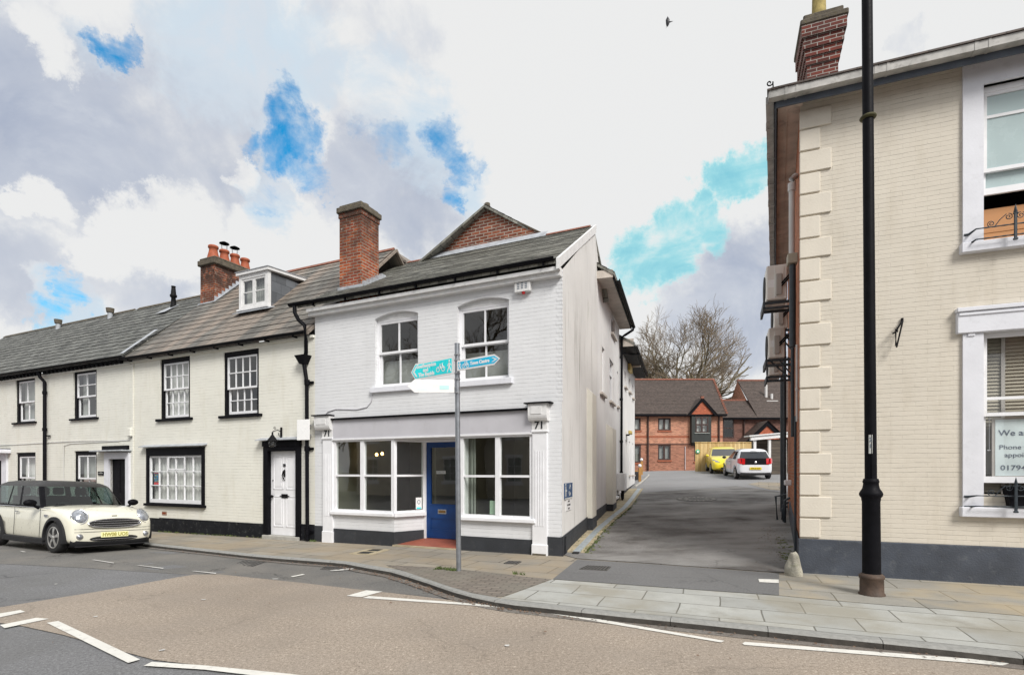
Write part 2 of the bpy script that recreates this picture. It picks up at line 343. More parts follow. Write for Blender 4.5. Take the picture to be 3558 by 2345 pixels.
def slate(name, col, bw=.25, bh=.19, stain=None, samt=.0, lich=.25, light=1.35, flecks=False, ms=.006):
    m, nt, p = newmat(name); uv = UV(nt)
    b = NN(nt, 'TexBrick', Vector=uv, Color1=(0, 0, 0), Color2=(1, 1, 1), Mortar=(.4, .4, .4), Scale=1, Mortar_Size=ms, Mortar_Smooth=.3, Brick_Width=bw, Row_Height=bh)
    cell = b.outputs['Color']
    c = MIXC(nt, cell, tuple(x * .68 for x in col), tuple(x * light for x in col))
    c = MIXC(nt, MATH(nt, 'MULTIPLY', MR(nt, tn(nt, uv, 1.3, 7, .65), .4, .7), .5), c, tuple(x * .6 for x in col))
    if stain: c = MIXC(nt, MATH(nt, 'MULTIPLY', MR(nt, tn(nt, UV(nt, 1.5, .16), 1, 4, .5), .42, .62), samt), c, stain)
    if flecks:
        fk = tn(nt, UV(nt, 2.2, 11), 1, 7, .8); c = MIXC(nt, MR(nt, fk, .54, .68, 0, .85), c, (.42, .42, .38)); c = MIXC(nt, MR(nt, tn(nt, UV(nt, 2.6, 13, .05), 1.3, 7, .8), .53, .66, 0, .8), c, tuple(x * .3 for x in col))
    c = MIXC(nt, MR(nt, tn(nt, uv, 14, 8, .75), .60, .72, 0, lich), c, (.36, .36, .31))
    c = MIXC(nt, MATH(nt, 'MULTIPLY', b.outputs['Fac'], .8), c, tuple(x * .3 for x in col))
    setp(nt, p, Base_Color=c, Roughness=MR(nt, tn(nt, uv, 6), .3, .7, .45, .75), Specular_IOR_Level=.45)
    bump(nt, p, MATH(nt, 'ADD', MATH(nt, 'MULTIPLY', b.outputs['Fac'], -1), MATH(nt, 'ADD', MATH(nt, 'MULTIPLY', cell, .8), MATH(nt, 'MULTIPLY', tn(nt, uv, 25, 5), .6))), .6, .007); return m
def asphalt(name, c1, c2, speck=.35, patch=None, pamt=.5, streak=None, grain=130, cracks=0.0):
    m, nt, p = newmat(name); uv = UV(nt)
    g = tn(nt, uv, grain * .55, 3, .8); g2 = tn(nt, uv, grain * .22, 4, .75); n = tn(nt, uv, .9, 7, .62)
    c = MIXC(nt, MR(nt, MATH(nt, 'ADD', MATH(nt, 'MULTIPLY', g, .6), MATH(nt, 'MULTIPLY', g2, .4)), .40, .60), c1, c2)
    c = MIXC(nt, MR(nt, g2, .62, .7, 0, speck), c, tuple(min(1, x * 2.2) for x in c2))
    if patch: c = MIXC(nt, MATH(nt, 'MULTIPLY', MR(nt, n, .42, .66), pamt), c, patch)
    c = MIXC(nt, MATH(nt, 'MULTIPLY', MR(nt, tn(nt, uv, .35, 5, .6), .4, .65), .25), c, tuple(x * .6 for x in c1))
    if streak: c = MIXC(nt, MATH(nt, 'MULTIPLY', MR(nt, tn(nt, UV(nt, streak[3], streak[4], streak[5]), 1, 5, .6), .42, .65), streak[6]), c, streak[:3])
    if cracks:
        wv_ = NN(nt, 'VectorMath', operation='ADD', i0=uv, i1=NN(nt, 'VectorMath', operation='SCALE', i0=NN(nt, 'TexNoise', Vector=uv, Scale=1.5, Detail=5, Roughness=.6).outputs[1], Scale=.9).outputs[0]).outputs[0]
        v = NN(nt, 'TexVoronoi', Vector=wv_, Scale=.55, feature='DISTANCE_TO_EDGE').outputs[0]; c = MIXC(nt, MATH(nt, 'MULTIPLY', MR(nt, v, .012, .002), MATH(nt, 'MULTIPLY', MR(nt, tn(nt, uv, .7, 3), .48, .56), cracks)), c, tuple(x * .35 for x in c1))
    c = MIXC(nt, MR(nt, tn(nt, uv, 55, 2, .5), .74, .8, 0, .35), c, (.35, .34, .32))
    setp(nt, p, Base_Color=c, Roughness=MR(nt, n, .3, .7, .75, .93), Specular_IOR_Level=.35)
    bump(nt, p, MATH(nt, 'ADD', g, g2), .55, .006); return m
def paving(name, c1, c2, bw, bh, rot, mortar, ms=.006, patch=None, pamt=.3, off=.5):
    m, nt, p = newmat(name); uv = UV(nt, 1, 1, rot)
    wob = NN(nt, 'VectorMath', operation='SCALE', i0=NN(nt, 'TexNoise', Vector=uv, Scale=1.2, Detail=3).outputs[1], Scale=.05).outputs[0]
    v = NN(nt, 'VectorMath', operation='ADD', i0=uv, i1=wob).outputs[0]
    b = NN(nt, 'TexBrick', Vector=v, Color1=c1, Color2=c2, Mortar=mortar, Scale=1, Mortar_Size=ms, Mortar_Smooth=.5, Brick_Width=bw, Row_Height=bh, offset=off)
    c = MIXC(nt, MR(nt, tn(nt, uv, 60, 4, .7), .35, .65, 0, .35), b.outputs['Color'], tuple(x * .62 for x in c1))
    c = MIXC(nt, MR(nt, tn(nt, uv, 2.2, 7, .7), .42, .7, 0, .45), c, tuple(x * .6 for x in c1))
    if patch: c = MIXC(nt, MATH(nt, 'MULTIPLY', MR(nt, tn(nt, uv, .8, 5), .45, .6), pamt), c, patch)
    c = MIXC(nt, MR(nt, tn(nt, uv, 19, 8, .75), .62, .72, 0, .55), c, (.10, .095, .08))
    c = MIXC(nt, MR(nt, tn(nt, UV(nt, 1.2, 1.2), 1, 8, .72), .55, .72, 0, .45), c, (.13, .115, .085))
    setp(nt, p, Base_Color=c, Roughness=.85, Specular_IOR_Level=.3)
    bump(nt, p, MATH(nt, 'ADD', MATH(nt, 'MULTIPLY', b.outputs['Fac'], -2), MATH(nt, 'MULTIPLY', tn(nt, uv, 40, 5), .8)), .5, .007); return m
def render_wall(name, col, streak=(.17, .16, .125), amt=.95, green=(.22, .24, .13)):
    m, nt, p = newmat(name); uv = UV(nt)
    c = MIXC(nt, MR(nt, tn(nt, uv, .8, 6), .35, .7), col, tuple(x * .88 for x in col))
    c = MIXC(nt, MATH(nt, 'MULTIPLY', MR(nt, tn(nt, UV(nt, 7, .35), 1, 7, .65), .56, .74), amt), c, streak)
    c = MIXC(nt, MATH(nt, 'MULTIPLY', MR(nt, tn(nt, UV(nt, 2.2, .45), 1.3, 7, .7), .62, .78), amt * .6), c, green)
    c = MIXC(nt, MR(nt, tn(nt, uv, 12, 8, .7), .67, .75, 0, .3), c, (.3, .29, .27))
    setp(nt, p, Base_Color=c, Roughness=.85, Specular_IOR_Level=.25)
    bump(nt, p, tn(nt, uv, 22, 7, .65), .35, .008); return m
def glass(name, tint=(.97, .98, .975), refl=.85, trans=1.0):
    m = bpy.data.materials.new(name); m.use_nodes = True; nt = m.node_tree; nt.nodes.clear()
    out = nt.nodes.new('ShaderNodeOutputMaterial'); tr = NN(nt, 'BsdfTransparent', Color=tint); gl = NN(nt, 'BsdfGlossy', Color=(1, 1, 1), Roughness=.015)
    df = NN(nt, 'BsdfDiffuse', Color=(.03, .035, .04)); fr = NN(nt, 'Fresnel', IOR=1.5)
    wb = NN(nt, 'Bump', Strength=.06, Distance=.01, Height=tn(nt, UV(nt), 1.6, 2)); nt.links.new(wb.outputs[0], gl.inputs['Normal'])
    base = NN(nt, 'MixShader', i0=trans, i1=df.outputs[0], i2=tr.outputs[0])
    bf = NN(nt, 'NewGeometry').outputs['Backfacing']; fac = MATH(nt, 'ADD', MATH(nt, 'MULTIPLY', fr.outputs[0], 1.3 * refl), .04 * refl, cl=True)
    fac = MATH(nt, 'ADD', MATH(nt, 'MULTIPLY', fac, MATH(nt, 'SUBTRACT', 1.0, bf)), MATH(nt, 'MULTIPLY', bf, .07))      # from inside the glass passes the light
    mx = NN(nt, 'MixShader', i0=fac, i1=base.outputs[0], i2=gl.outputs[0])
    nt.links.new(mx.outputs[0], out.inputs[0]); return m
def emit(name, col, st):
    m = bpy.data.materials.new(name); m.use_nodes = True; nt = m.node_tree; nt.nodes.clear()
    out = nt.nodes.new('ShaderNodeOutputMaterial'); e = NN(nt, 'Emission', Color=col, Strength=st); nt.links.new(e.outputs[0], out.inputs[0]); return m

M = {}
M['cream_brick'] = painted_brick('cream_painted_brick', (.78, .77, .70), soot=.34, jamt=.7)
M['buff_quoin'] = plain('buff_painted_quoin', (.67, .62, .535), .75, .05, sc=2, bmp=.3, dirt=(.42, .37, .29, .3))
M['cream_brick2'] = painted_brick('ivory_painted_brick', (.77, .765, .70), soot=.34, jamt=.85)
M['white_brick'] = painted_brick('white_painted_brick', (.74, .75, .77), soot=.14, jamt=.75, warm=(.36, .36, .34))
M['buff_brick'] = painted_brick('buff_painted_brick', (.66, .61, .525), soot=.34, jamt=.75, bw=.30, bh=.069, warm=(.40, .34, .24))
M['plinth_blk'] = plain('black_plinth_paint', (.012, .013, .016), .8, .3, spec=.15, sc=4, bmp=.5, dirt=(.22, .22, .2, .35))
M['plinth_gry'] = plain('slate_grey_plinth_paint', (.055, .064, .083), .75, .25, sc=3, bmp=.6, dirt=(.16, .17, .18, .4))
M['plinth_dk'] = plain('charcoal_plinth_paint', (.028, .031, .037), .75, .2, sc=3, bmp=.4, dirt=(.12, .12, .12, .3))
M['black'] = plain('black_gloss_paint', (.005, .005, .007), .55, .3, sc=8, spec=.10)
M['iron'] = plain('black_iron', (.009, .009, .01), .6, .3, sc=20, spec=.12)
M['greyiron'] = plain('grey_blue_iron_paint', (.026, .036, .046), .5, .25, sc=15)
M['gutter_grey'] = plain('weathered_pale_gutter', (.42, .41, .39), .6, .3, sc=5, dirt=(.14, .13, .11, .6))
M['fascia_blue'] = plain('slate_blue_fascia_paint', (.07, .085, .11), .5, .2, sc=4)
M['white'] = plain('white_gloss_paint', (.78, .785, .81), .45, .05, sc=5)
M['white_d'] = plain('white_weathered_paint', (.70, .70, .70), .6, .08, sc=6, dirt=(.3, .29, .26, .35))
M['lilac'] = plain('pale_grey_fascia_paint', (.50, .495, .53), .55, .06, sc=2, dirt=(.34, .33, .33, .3))
M['white_r'] = plain('white_render_trim', (.70, .71, .76), .6, .05, sc=3, dirt=(.4, .4, .42, .3), bmp=.15)
M['blue_door'] = plain('navy_blue_gloss_paint', (.003, .040, .17), .4, .15, sc=4)
M['brass'] = plain('tarnished_brass', (.28, .17, .07), .4, .2, metal=.8, sc=10)
M['tile_red'] = plain('red_quarry_tile', (.30, .09, .055), .6, .15, sc=6)
M['stone'] = plain('weathered_stone', (.34, .31, .23), .9, .3, sc=6, bmp=.8, dirt=(.12, .12, .06, .6))
M['boulder'] = plain('pale_lichened_stone', (.38, .36, .30), .95, .35, sc=5, bmp=1.0, dirt=(.13, .15, .06, .7))
M['lead'] = plain('lead_flashing', (.36, .38, .41), .6, .25, sc=6)
M['conc'] = plain('pale_concrete', (.38, .37, .34), .9, .2, sc=5, bmp=.5, dirt=(.2, .19, .15, .4))
M['conc_y'] = plain('sandy_concrete_edging', (.40, .34, .23), .9, .25, sc=4, bmp=.7, dirt=(.16, .14, .09, .5))
M['steel'] = plain('galvanised_steel', (.30, .32, .35), .42, .15, metal=.7, sc=12)
M['grille_steel'] = plain('galvanised_channel_grating', (.42, .47, .50), .5, .2, metal=.4, sc=12)
M['slate71'] = slate('old_grey_slate', (.15, .148, .128), .20, .164, lich=.9, light=2.2, flecks=True)
M['slate73'] = slate('stained_grey_slate', (.125, .118, .105), .36, .309, stain=(.25, .205, .17), samt=1.0, ms=.010, lich=.35, light=1.6)
M['slate75'] = slate('dark_grey_slate', (.085, .087, .08), .30, .278, lich=.6, light=1.8, flecks=True)
M['slate_side'] = slate('dormer_cheek_slate', (.13, .14, .155), .34, .3, lich=.1)
M['ridge_red'] = plain('red_ridge_tile', (.22, .085, .055), .85, .35, sc=9, dirt=(.08, .06, .05, .6))
M['brick_or'] = raw_brick('orange_red_old_brick', (.46, .12, .04), (.27, .06, .03), (.36, .31, .25), damt=.8, white=.5, ms=.011, soot=True)
M['brick_gable'] = raw_brick('red_gable_brick', (.32, .10, .05), (.15, .05, .035), (.38, .34, .29), bw=.26, bh=.088, damt=.45, white=.45, ms=.013)
M['brick_side'] = raw_brick('orange_side_brick', (.52, .19, .09), (.40, .13, .065), (.40, .33, .26), damt=.2)
M['brick_dk'] = raw_brick('sooty_chimney_brick', (.20, .05, .035), (.11, .035, .03), (.36, .34, .31), damt=.5, ms=.010)
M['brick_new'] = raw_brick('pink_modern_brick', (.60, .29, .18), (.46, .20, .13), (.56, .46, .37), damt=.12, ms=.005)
M['brick_shade'] = raw_brick('shaded_brown_brick', (.20, .10, .08), (.15, .075, .06), (.21, .16, .13), damt=.2, ms=.005)  # dark brick colour includes the shadow on the set-back block
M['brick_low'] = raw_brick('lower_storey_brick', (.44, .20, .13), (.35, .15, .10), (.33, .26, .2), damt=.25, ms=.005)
M['brick_band'] = plain('red_brick_band', (.30, .095, .05), .9, .2, sc=12)
M['tilehung'] = slate('orange_hung_tile', (.42, .105, .045), .17, .12, lich=.0, light=1.15)
M['rooftile'] = slate('brown_plain_tile', (.085, .064, .055), .17, .11, lich=.12, light=1.3)
M['terracotta'] = plain('terracotta_pot', (.34, .085, .035), .7, .2, sc=8, dirt=(.15, .06, .04, .4))
M['moss_cap'] = plain('mossy_chimney_cap', (.10, .085, .065), .95, .4, sc=9, bmp=1.0, dirt=(.22, .19, .04, .6))
M['render_w'] = render_wall('stained_white_render', (.72, .715, .70))
M['render_w2'] = render_wall('white_render', (.74, .735, .73), amt=.25)
M['render_c'] = render_wall('cream_render_pier', (.70, .675, .60), amt=.45)
M['soffit'] = plain('weathered_brown_soffit', (.50, .40, .34), .8, .25, sc=3, dirt=(.10, .08, .07, .5))
M['soffit_w'] = plain('pale_soffit_board', (.52, .47, .42), .8, .2, sc=3, dirt=(.2, .17, .14, .4))
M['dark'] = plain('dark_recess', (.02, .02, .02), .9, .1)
M['shoproom'] = plain('dim_shop_room', (.19, .185, .14), .9, .2, sc=1)
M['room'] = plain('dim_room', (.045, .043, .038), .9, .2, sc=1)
M['curtain'] = plain('white_net_curtain', (.50, .51, .49), .9, .12, sc=2)
M['curtain_g'] = plain('grey_curtain', (.27, .285, .27), .9, .2, sc=2)
M['blind'] = plain('beige_blind_slat', (.36, .33, .265), .7, .1, sc=4)
M['cardboard'] = plain('orange_brown_board', (.50, .25, .11), .8, .08, sc=1.5)
M['glass'] = glass('window_glass'); M['glass_s'] = glass('shop_glass', (.80, .84, .80), 1.4)
M['frost'] = plain('frosted_pale_glass', (.42, .52, .53), .25, .05, sc=1)
M['ac'] = plain('beige_grey_casing', (.74, .72, .68), .5, .07, sc=3)
M['acdk'] = plain('brown_grey_cover', (.38, .355, .33), .5, .07, sc=3)
M['pipe_w'] = plain('white_plastic_pipe', (.55, .54, .53), .5, .08, sc=3)
M['alu'] = plain('sign_back_aluminium', (.32, .33, .35), .45, .1, metal=.6)
M['signblue'] = plain('blue_sign_face', (.0, .50, .80), .3, .1, sc=2)
M['signcyan'] = plain('turquoise_sign_face', (.0, .80, .85), .3, .12, sc=3)
M['plate_blank'] = plain('blank_white_plate', (.92, .92, .92), .3, .0)
M['signwhite'] = plain('white_sign_face', (.84, .84, .84), .3, .02)
M['signfaint'] = plain('very_faint_patch', (.78, .92, .92), .4, .05)
M['signpale'] = plain('faded_turquoise_patch', (.55, .82, .82), .4, .05)
M['navy'] = plain('navy_sign_face', (.03, .07, .16), .5, .15, sc=8)
M['ink'] = plain('black_lettering', (.012, .012, .018), .5, .1)
M['inkgrey'] = plain('grey_lettering', (.12, .15, .2), .5, .1)
M['wood_new'] = None
M['tarmac'] = asphalt('grey_asphalt', (.095, .096, .10), (.25, .252, .26), patch=(.135, .135, .132), pamt=.5, cracks=.5)
M['tarmac_bay'] = asphalt('worn_parking_bay_asphalt', (.09, .088, .085), (.21, .205, .195), patch=(.22, .205, .185), pamt=.7, cracks=.6)
M['buff'] = asphalt('buff_surface_dressing', (.175, .14, .108), (.46, .395, .33), speck=.45, patch=(.28, .245, .21), pamt=.5, grain=130, cracks=.25)
M['lane'] = asphalt('dark_wet_asphalt', (.10, .096, .092), (.27, .262, .255), patch=(.055, .046, .04), pamt=.9, streak=(.30, .295, .285, .3, .9, R(-72), .85), cracks=.3)
M['lane2'] = asphalt('grey_asphalt_apron', (.11, .11, .112), (.21, .21, .21), patch=(.15, .15, .15), pamt=.5, cracks=.4)
M['gutterdirt'] = asphalt('dirty_channel', (.13, .118, .105), (.26, .24, .22), patch=(.13, .10, .08), pamt=.5)
M['yard'] = asphalt('pale_worn_yard_asphalt', (.18, .18, .185), (.31, .31, .315), patch=(.24, .24, .24), pamt=.4)
M['slab_l'] = paving('buff_paving_slabs', (.34, .31, .26), (.235, .215, .185), .75, .60, R(24.9), (.06, .05, .038), ms=.014, patch=(.32, .26, .18), pamt=.6)
M['slab_r'] = paving('grey_paving_slabs', (.45, .455, .43), (.34, .345, .33), .9, .52, R(21.5), (.11, .105, .085), ms=.011, patch=(.27, .25, .20), pamt=.7)
M['slab_y'] = paving('yellowed_paving_slabs', (.33, .318, .285), (.27, .258, .23), .9, .62, R(21.5), (.10, .09, .06), ms=.010, patch=(.42, .34, .22), pamt=.6)
M['setts'] = paving('worn_block_paving', (.25, .215, .185), (.17, .15, .13), .20, .10, R(14), (.10, .09, .075), ms=.014, patch=(.2, .19, .16), pamt=.5)
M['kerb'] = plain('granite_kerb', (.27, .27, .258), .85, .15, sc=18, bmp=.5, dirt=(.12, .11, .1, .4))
M['kerb_face'] = plain('dark_kerb_face', (.055, .05, .044), .9, .3, sc=10, bmp=.6)  # front faces and joints, coloured darker than the kerb tops
M['marking'] = plain('white_road_paint', (.66, .65, .61), .7, .05, sc=6, dirt=(.33, .31, .28, .8))
M['marking_w'] = plain('worn_road_paint', (.52, .51, .49), .8, .2, sc=30, dirt=(.24, .235, .22, .9))
M['castiron'] = plain('cast_iron_cover', (.09, .085, .08), .7, .3, sc=20, bmp=.6)
M['leaf_litter'] = plain('dead_leaf', (.16, .10, .065), .9, .4, sc=3)
M['grass'] = plain('verge_grass', (.09, .13, .03), .8, .4, sc=5)
M['moss'] = plain('moss', (.12, .14, .04), .95, .4, sc=20)
M['bark'] = plain('bare_tree_bark', (.20, .17, .11), .95, .25, sc=1, dirt=(.20, .18, .06, .6))
M['twig'] = plain('bare_twig', (.24, .19, .135), .95, .2, sc=1)
M['rubber'] = plain('tyre_rubber', (.02, .02, .021), .8, .2, sc=10)
M['alloy'] = plain('alloy_wheel', (.50, .49, .47), .35, .08, metal=.7)
M['chrome'] = plain('chrome', (.75, .75, .77), .12, .03, metal=1)
M['trim'] = plain('black_plastic_trim', (.022, .022, .024), .65, .1, spec=.25)
M['carroof'] = plain('dark_grey_car_roof', (.018, .017, .017), .5, .05, coat=.08)
M['plate_y'] = plain('yellow_number_plate', (.85, .66, .03), .35, .03)
M['plate_w'] = plain('pale_yellow_number_plate', (.95, .93, .52), .35, .03)
M['seat'] = plain('dark_seat_fabric', (.05, .05, .055), .9, .1)
M['lampglass'] = plain('headlamp_lens', (.34, .36, .40), .12, .5, metal=.5, sc=14, coat=1)
M['amber'] = plain('dark_amber_trim', (.3, .1, .02), .4, .1)
M['red_lens'] = plain('red_lamp_lens', (.55, .01, .015), .2, .1, coat=1)
M['carglass'] = glass('car_glass', (.34, .42, .40), .6, 1.0); M['carglass_d'] = glass('dark_car_glass', (.1, .1, .1), 1.0, .5)
def carpaint(name, col): return plain(name, col, .32, .02, coat=1.0, spec=.5)
M['mini'] = carpaint('cream_car_paint', (.76, .74, .62)); M['wcar'] = carpaint('white_car_paint', (.74, .76, .80))
M['ycar'] = carpaint('yellow_car_paint', (.80, .64, .015)); M['rcar'] = carpaint('red_car_paint', (.42, .02, .02))
M['lens_y'] = plain('amber_alarm_box', (.55, .42, .14), .5, .1)
M['brown_frame'] = plain('dark_brown_window_frame', (.045, .022, .018), .6, .2)
M['dkgreen'] = plain('green_black_panel', (.02, .024, .022), .6, .2)
M['warm'] = emit('warm_bulb', (1.0, .55, .16), 9.0)
def wood():
    m, nt, p = newmat('new_pine_boards'); uv = UV(nt)
    cell = NN(nt, 'TexBrick', Vector=uv, Color1=(0, 0, 0), Color2=(1, 1, 1), Mortar=(.5, .5, .5), Scale=1, Mortar_Size=.005, Brick_Width=.13, Row_Height=40, offset=0)
    c = MIXC(nt, cell.outputs['Color'], (.52, .36, .15), (.70, .54, .28))
    c = MIXC(nt, MR(nt, tn(nt, UV(nt, 8, 1.2), 1, 6), .4, .7, 0, .5), c, (.40, .24, .09)); c = MIXC(nt, cell.outputs['Fac'], c, (.14, .09, .04))
    setp(nt, p, Base_Color=c, Roughness=.8); return m
M['wood_new'] = wood()
M['wood'] = plain('orange_brown_timber', (.38, .20, .06), .8, .2, sc=5)
def darkboards():
    m, nt, p = newmat('weathered_dark_boards'); uv = UV(nt)
    b = NN(nt, 'TexBrick', Vector=uv, Color1=(.075, .062, .05), Color2=(.115, .095, .075), Mortar=(.02, .018, .015), Scale=1, Mortar_Size=.01, Brick_Width=3, Row_Height=.16)
    c = MIXC(nt, MR(nt, tn(nt, UV(nt, 2, 12), 1, 6), .4, .7, 0, .6), b.outputs['Color'], (.05, .04, .033)); setp(nt, p, Base_Color=c, Roughness=.9); return m
M['dkboards'] = darkboards()
# ------------------------------------------------------------------ window and wall pieces shared by the houses
def bars(mb, x0, x1, z0, z1, y0, y1, cols, rows, fw=.045, bw=.022, botw=None, m=0):
    botw = botw or fw
    mb.box(x0, x0 + fw, y0, y1, z0, z1, m); mb.box(x1 - fw, x1, y0, y1, z0, z1, m)
    mb.box(x0 + fw, x1 - fw, y0, y1, z0, z0 + botw, m); mb.box(x0 + fw, x1 - fw, y0, y1, z1 - fw, z1, m)
    gx0, gx1, gz0, gz1 = x0 + fw, x1 - fw, z0 + botw, z1 - fw
    zs = [gz0 + (gz1 - gz0) * k / rows for k in range(rows + 1)]
    for k in range(1, cols):
        x = gx0 + (gx1 - gx0) * k / cols; mb.box(x - bw / 2, x + bw / 2, y0 + .006, y1 - .004, gz0, gz1, m)
    for k in range(1, rows): mb.box(gx0, gx1, y0 + .003, y1 - .006, zs[k] - bw / 2, zs[k] + bw / 2, m)
    return gx0, gx1, gz0, gz1
def pane_mb(x0, x1, z0, z1, y): return MB().quad((x0, y, z0), (x1, y, z0), (x1, y, z1), (x0, y, z1))
def curtain_mb(x0, x1, z0, z1, y, folds=9, amp=.03):
    mb = MB(); n = folds * 6; rnd = random.Random(int(x0 * 100) + 3)
    ph = [rnd.uniform(.6, 1.4) for _ in range(n + 1)]; v = []
    for i in range(n + 1):
        x = x0 + (x1 - x0) * i / n; d = amp * math.sin(i / n * folds * 2 * math.pi) * ph[i]
        v += [(x, y + d * .6, z1), (x + d * .15, y + d, z0)]
    return mb.add(v, [(2 * i + 1, 2 * i + 3, 2 * i + 2, 2 * i) for i in range(n)], 0, True)
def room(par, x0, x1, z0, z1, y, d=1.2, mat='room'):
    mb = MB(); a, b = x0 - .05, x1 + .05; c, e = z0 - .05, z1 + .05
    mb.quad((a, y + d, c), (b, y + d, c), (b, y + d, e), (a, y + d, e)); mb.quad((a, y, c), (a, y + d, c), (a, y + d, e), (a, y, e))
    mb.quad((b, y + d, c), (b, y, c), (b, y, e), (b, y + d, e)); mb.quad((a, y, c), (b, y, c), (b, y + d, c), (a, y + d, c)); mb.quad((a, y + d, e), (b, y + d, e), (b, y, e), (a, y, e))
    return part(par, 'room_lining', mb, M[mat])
def sash_window(par, x0, x1, z0, z1, y, cols, ru, rl, split=.5, curtain=None, frame='white', surround=None, sill=None, fw=.045, bw=.022, glassm='glass', label=None, blind=None):
    """sliding sash window in the opening x0..x1, z0..z1; y is the plane of the wall face"""
    fb = MB(); ym = y + .05
    if surround:
        sw, st, yy = surround[1], surround[2], y + surround[3]
        fb.box(x0, x0 + sw, yy, y + .14, z0, z1); fb.box(x1 - sw, x1, yy, y + .14, z0, z1); fb.box(x0 + sw, x1 - sw, yy, y + .14, z1 - st, z1)
        fb.box(x0 + sw, x1 - sw, yy, y + .14, z0, z0 + .03)
        a, b, c, d = x0 + sw, x1 - sw, z0 + .03, z1 - st; ym = yy + .015; w = part(par, 'window', fb, M[surround[0]], label)
    else:
        ym = y + .10; fb.box(x0, x0 + .035, ym - .01, ym + .1, z0, z1); fb.box(x1 - .035, x1, ym - .01, ym + .1, z0, z1); fb.box(x0 + .035, x1 - .035, ym - .01, ym + .1, z1 - .035, z1)
        a, b, c, d = x0 + .035, x1 - .035, z0, z1 - .035; w = part(par, 'window', fb, M[frame], label)
    zm = c + (d - c) * split
    up = MB(); g1 = bars(up, a, b, zm - .02, d, ym, ym + .04, cols, ru, fw, bw); part(w, 'sash', up, M[frame])
    lo = MB(); g2 = bars(lo, a + .004, b - .004, c, zm + .02, ym + .045, ym + .085, cols, rl, fw, bw, fw * 1.7); part(w, 'sash', lo, M[frame])
    part(w, 'pane', pane_mb(*g1, ym + .02), M[glassm]); part(w, 'pane', pane_mb(*g2, ym + .065), M[glassm])
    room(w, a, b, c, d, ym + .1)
    yc = ym + .17
    if curtain == 'full': part(w, 'curtain', curtain_mb(a, b, c, d, yc, 9, .03), M['curtain'])
    elif curtain == 'net': part(w, 'curtain', curtain_mb(a, b, c, d, yc, 14, .012), M['curtain_g'])
    elif curtain == 'sides':
        part(w, 'curtain', curtain_mb(a, a + (b - a) * .28, c, d, yc, 3, .03), M['curtain_g']); part(w, 'curtain', curtain_mb(b - (b - a) * .35, b, c, d, yc, 3, .03), M['curtain'])
    elif curtain == 'half': part(w, 'blind', MB().box(a, b, yc, yc + .01, c, c + (d - c) * .42), M['curtain_g'])
    if sill:
        sb = MB(); sb.cbox(x0 - sill[1], x1 + sill[1], y - sill[2], y + .12, z0 - sill[3], z0 - .002, .008); part(w, 'sill', sb, M[sill[0]])
    return w
def slope(mb, x0, x1, y0, z0, y1, z1, rows, lift=.012, shift=(0, 0), m=0, jit=.003, seed=1, xe=None):
    """slated slope in raised courses; x0..x1 at the eaves, shifted by `shift` (left, right) at the top"""
    rnd = random.Random(seed); L = math.hypot(y1 - y0, z1 - z0); ny, nz_ = -(z1 - z0) / L, (y1 - y0) / L; mb.basis = Vector((0, ny, nz_)); mb.v0 = y0 * nz_ - z0 * ny
    for r in range(rows):
        a, b = r / rows, (r + 1) / rows; xa0, xa1 = x0 + shift[0] * a, x1 + shift[1] * a; xb0, xb1 = x0 + shift[0] * b, x1 + shift[1] * b
        la = lift + rnd.uniform(-jit, jit); segs = 10
        for k in range(segs):
            u, v = k / segs, (k + 1) / segs; l2 = la + rnd.uniform(-jit, jit) * .7
            p = lambda X0, X1, t, f, l: (X0 + (X1 - X0) * t, y0 + (y1 - y0) * f + ny * l, z0 + (z1 - z0) * f + nz_ * l)
            A, B = p(xa0, xa1, u, a, l2), p(xa0, xa1, v, a, l2); Cc, Dd = p(xb0, xb1, v, b + .12 / rows, .0), p(xb0, xb1, u, b + .12 / rows, .0)
            E0, E1 = p(xa0, xa1, u, a, -.004), p(xa0, xa1, v, a, -.004)
            mb.quad(A, B, Cc, Dd, m); mb.quad(E0, E1, B, A, m)
    return mb
def roof_under(mb, x0, x1, y0, z0, y1, z1, th=.06, shift=(0, 0), m=0):
    a = [(x0, y0, z0 - .006), (x1, y0, z0 - .006), (x1 + shift[1], y1, z1 - .006), (x0 + shift[0], y1, z1 - .006)]; b = [(p[0], p[1], p[2] - th) for p in a]
    mb.add(a + b, [(0, 1, 2, 3), (7, 6, 5, 4), (0, 4, 5, 1), (1, 5, 6, 2), (2, 6, 7, 3), (3, 7, 4, 0)], m)
def gutter(mb, x0, x1, y, z, r=.055, m=0):                         # half-round gutter hung at its rim height z
    n = 8; v = []
    for x in (x0, x1):
        for R_ in (r, r - .01):
            for i in range(n + 1):
                a = math.pi + math.pi * i / n; v.append((x, y + R_ * math.cos(a), z + R_ * math.sin(a)))
    k = n + 1; fs = []
    for i in range(n): fs += [(i, i + 1, 2 * k + i + 1, 2 * k + i), (k + i, 3 * k + i, 3 * k + i + 1, k + i + 1), (i, k + i, k + i + 1, i + 1), (2 * k + i, 2 * k + i + 1, 3 * k + i + 1, 3 * k + i)]
    mb.add(v, fs, m)
def chimney_mb(x0, x1, y0, y1, z0, z1, band=.06, capz=.16, rows=((.0, .0),)):
    mb = MB(); mb.box(x0, x1, y0, y1, z0, z1); return mb
def scroll(mb, cx, cz, y, r, turns=1.6, tr=.006, d=1, a0=0.0, n=22):
    pts = []
    for i in range(n + 1):
        t = i / n; a = a0 + d * turns * 2 * math.pi * t; rr = r * (1 - .82 * t); pts.append((cx + rr * math.cos(a), y, cz + rr * math.sin(a)))
    mb.tube(pts, tr, 5)

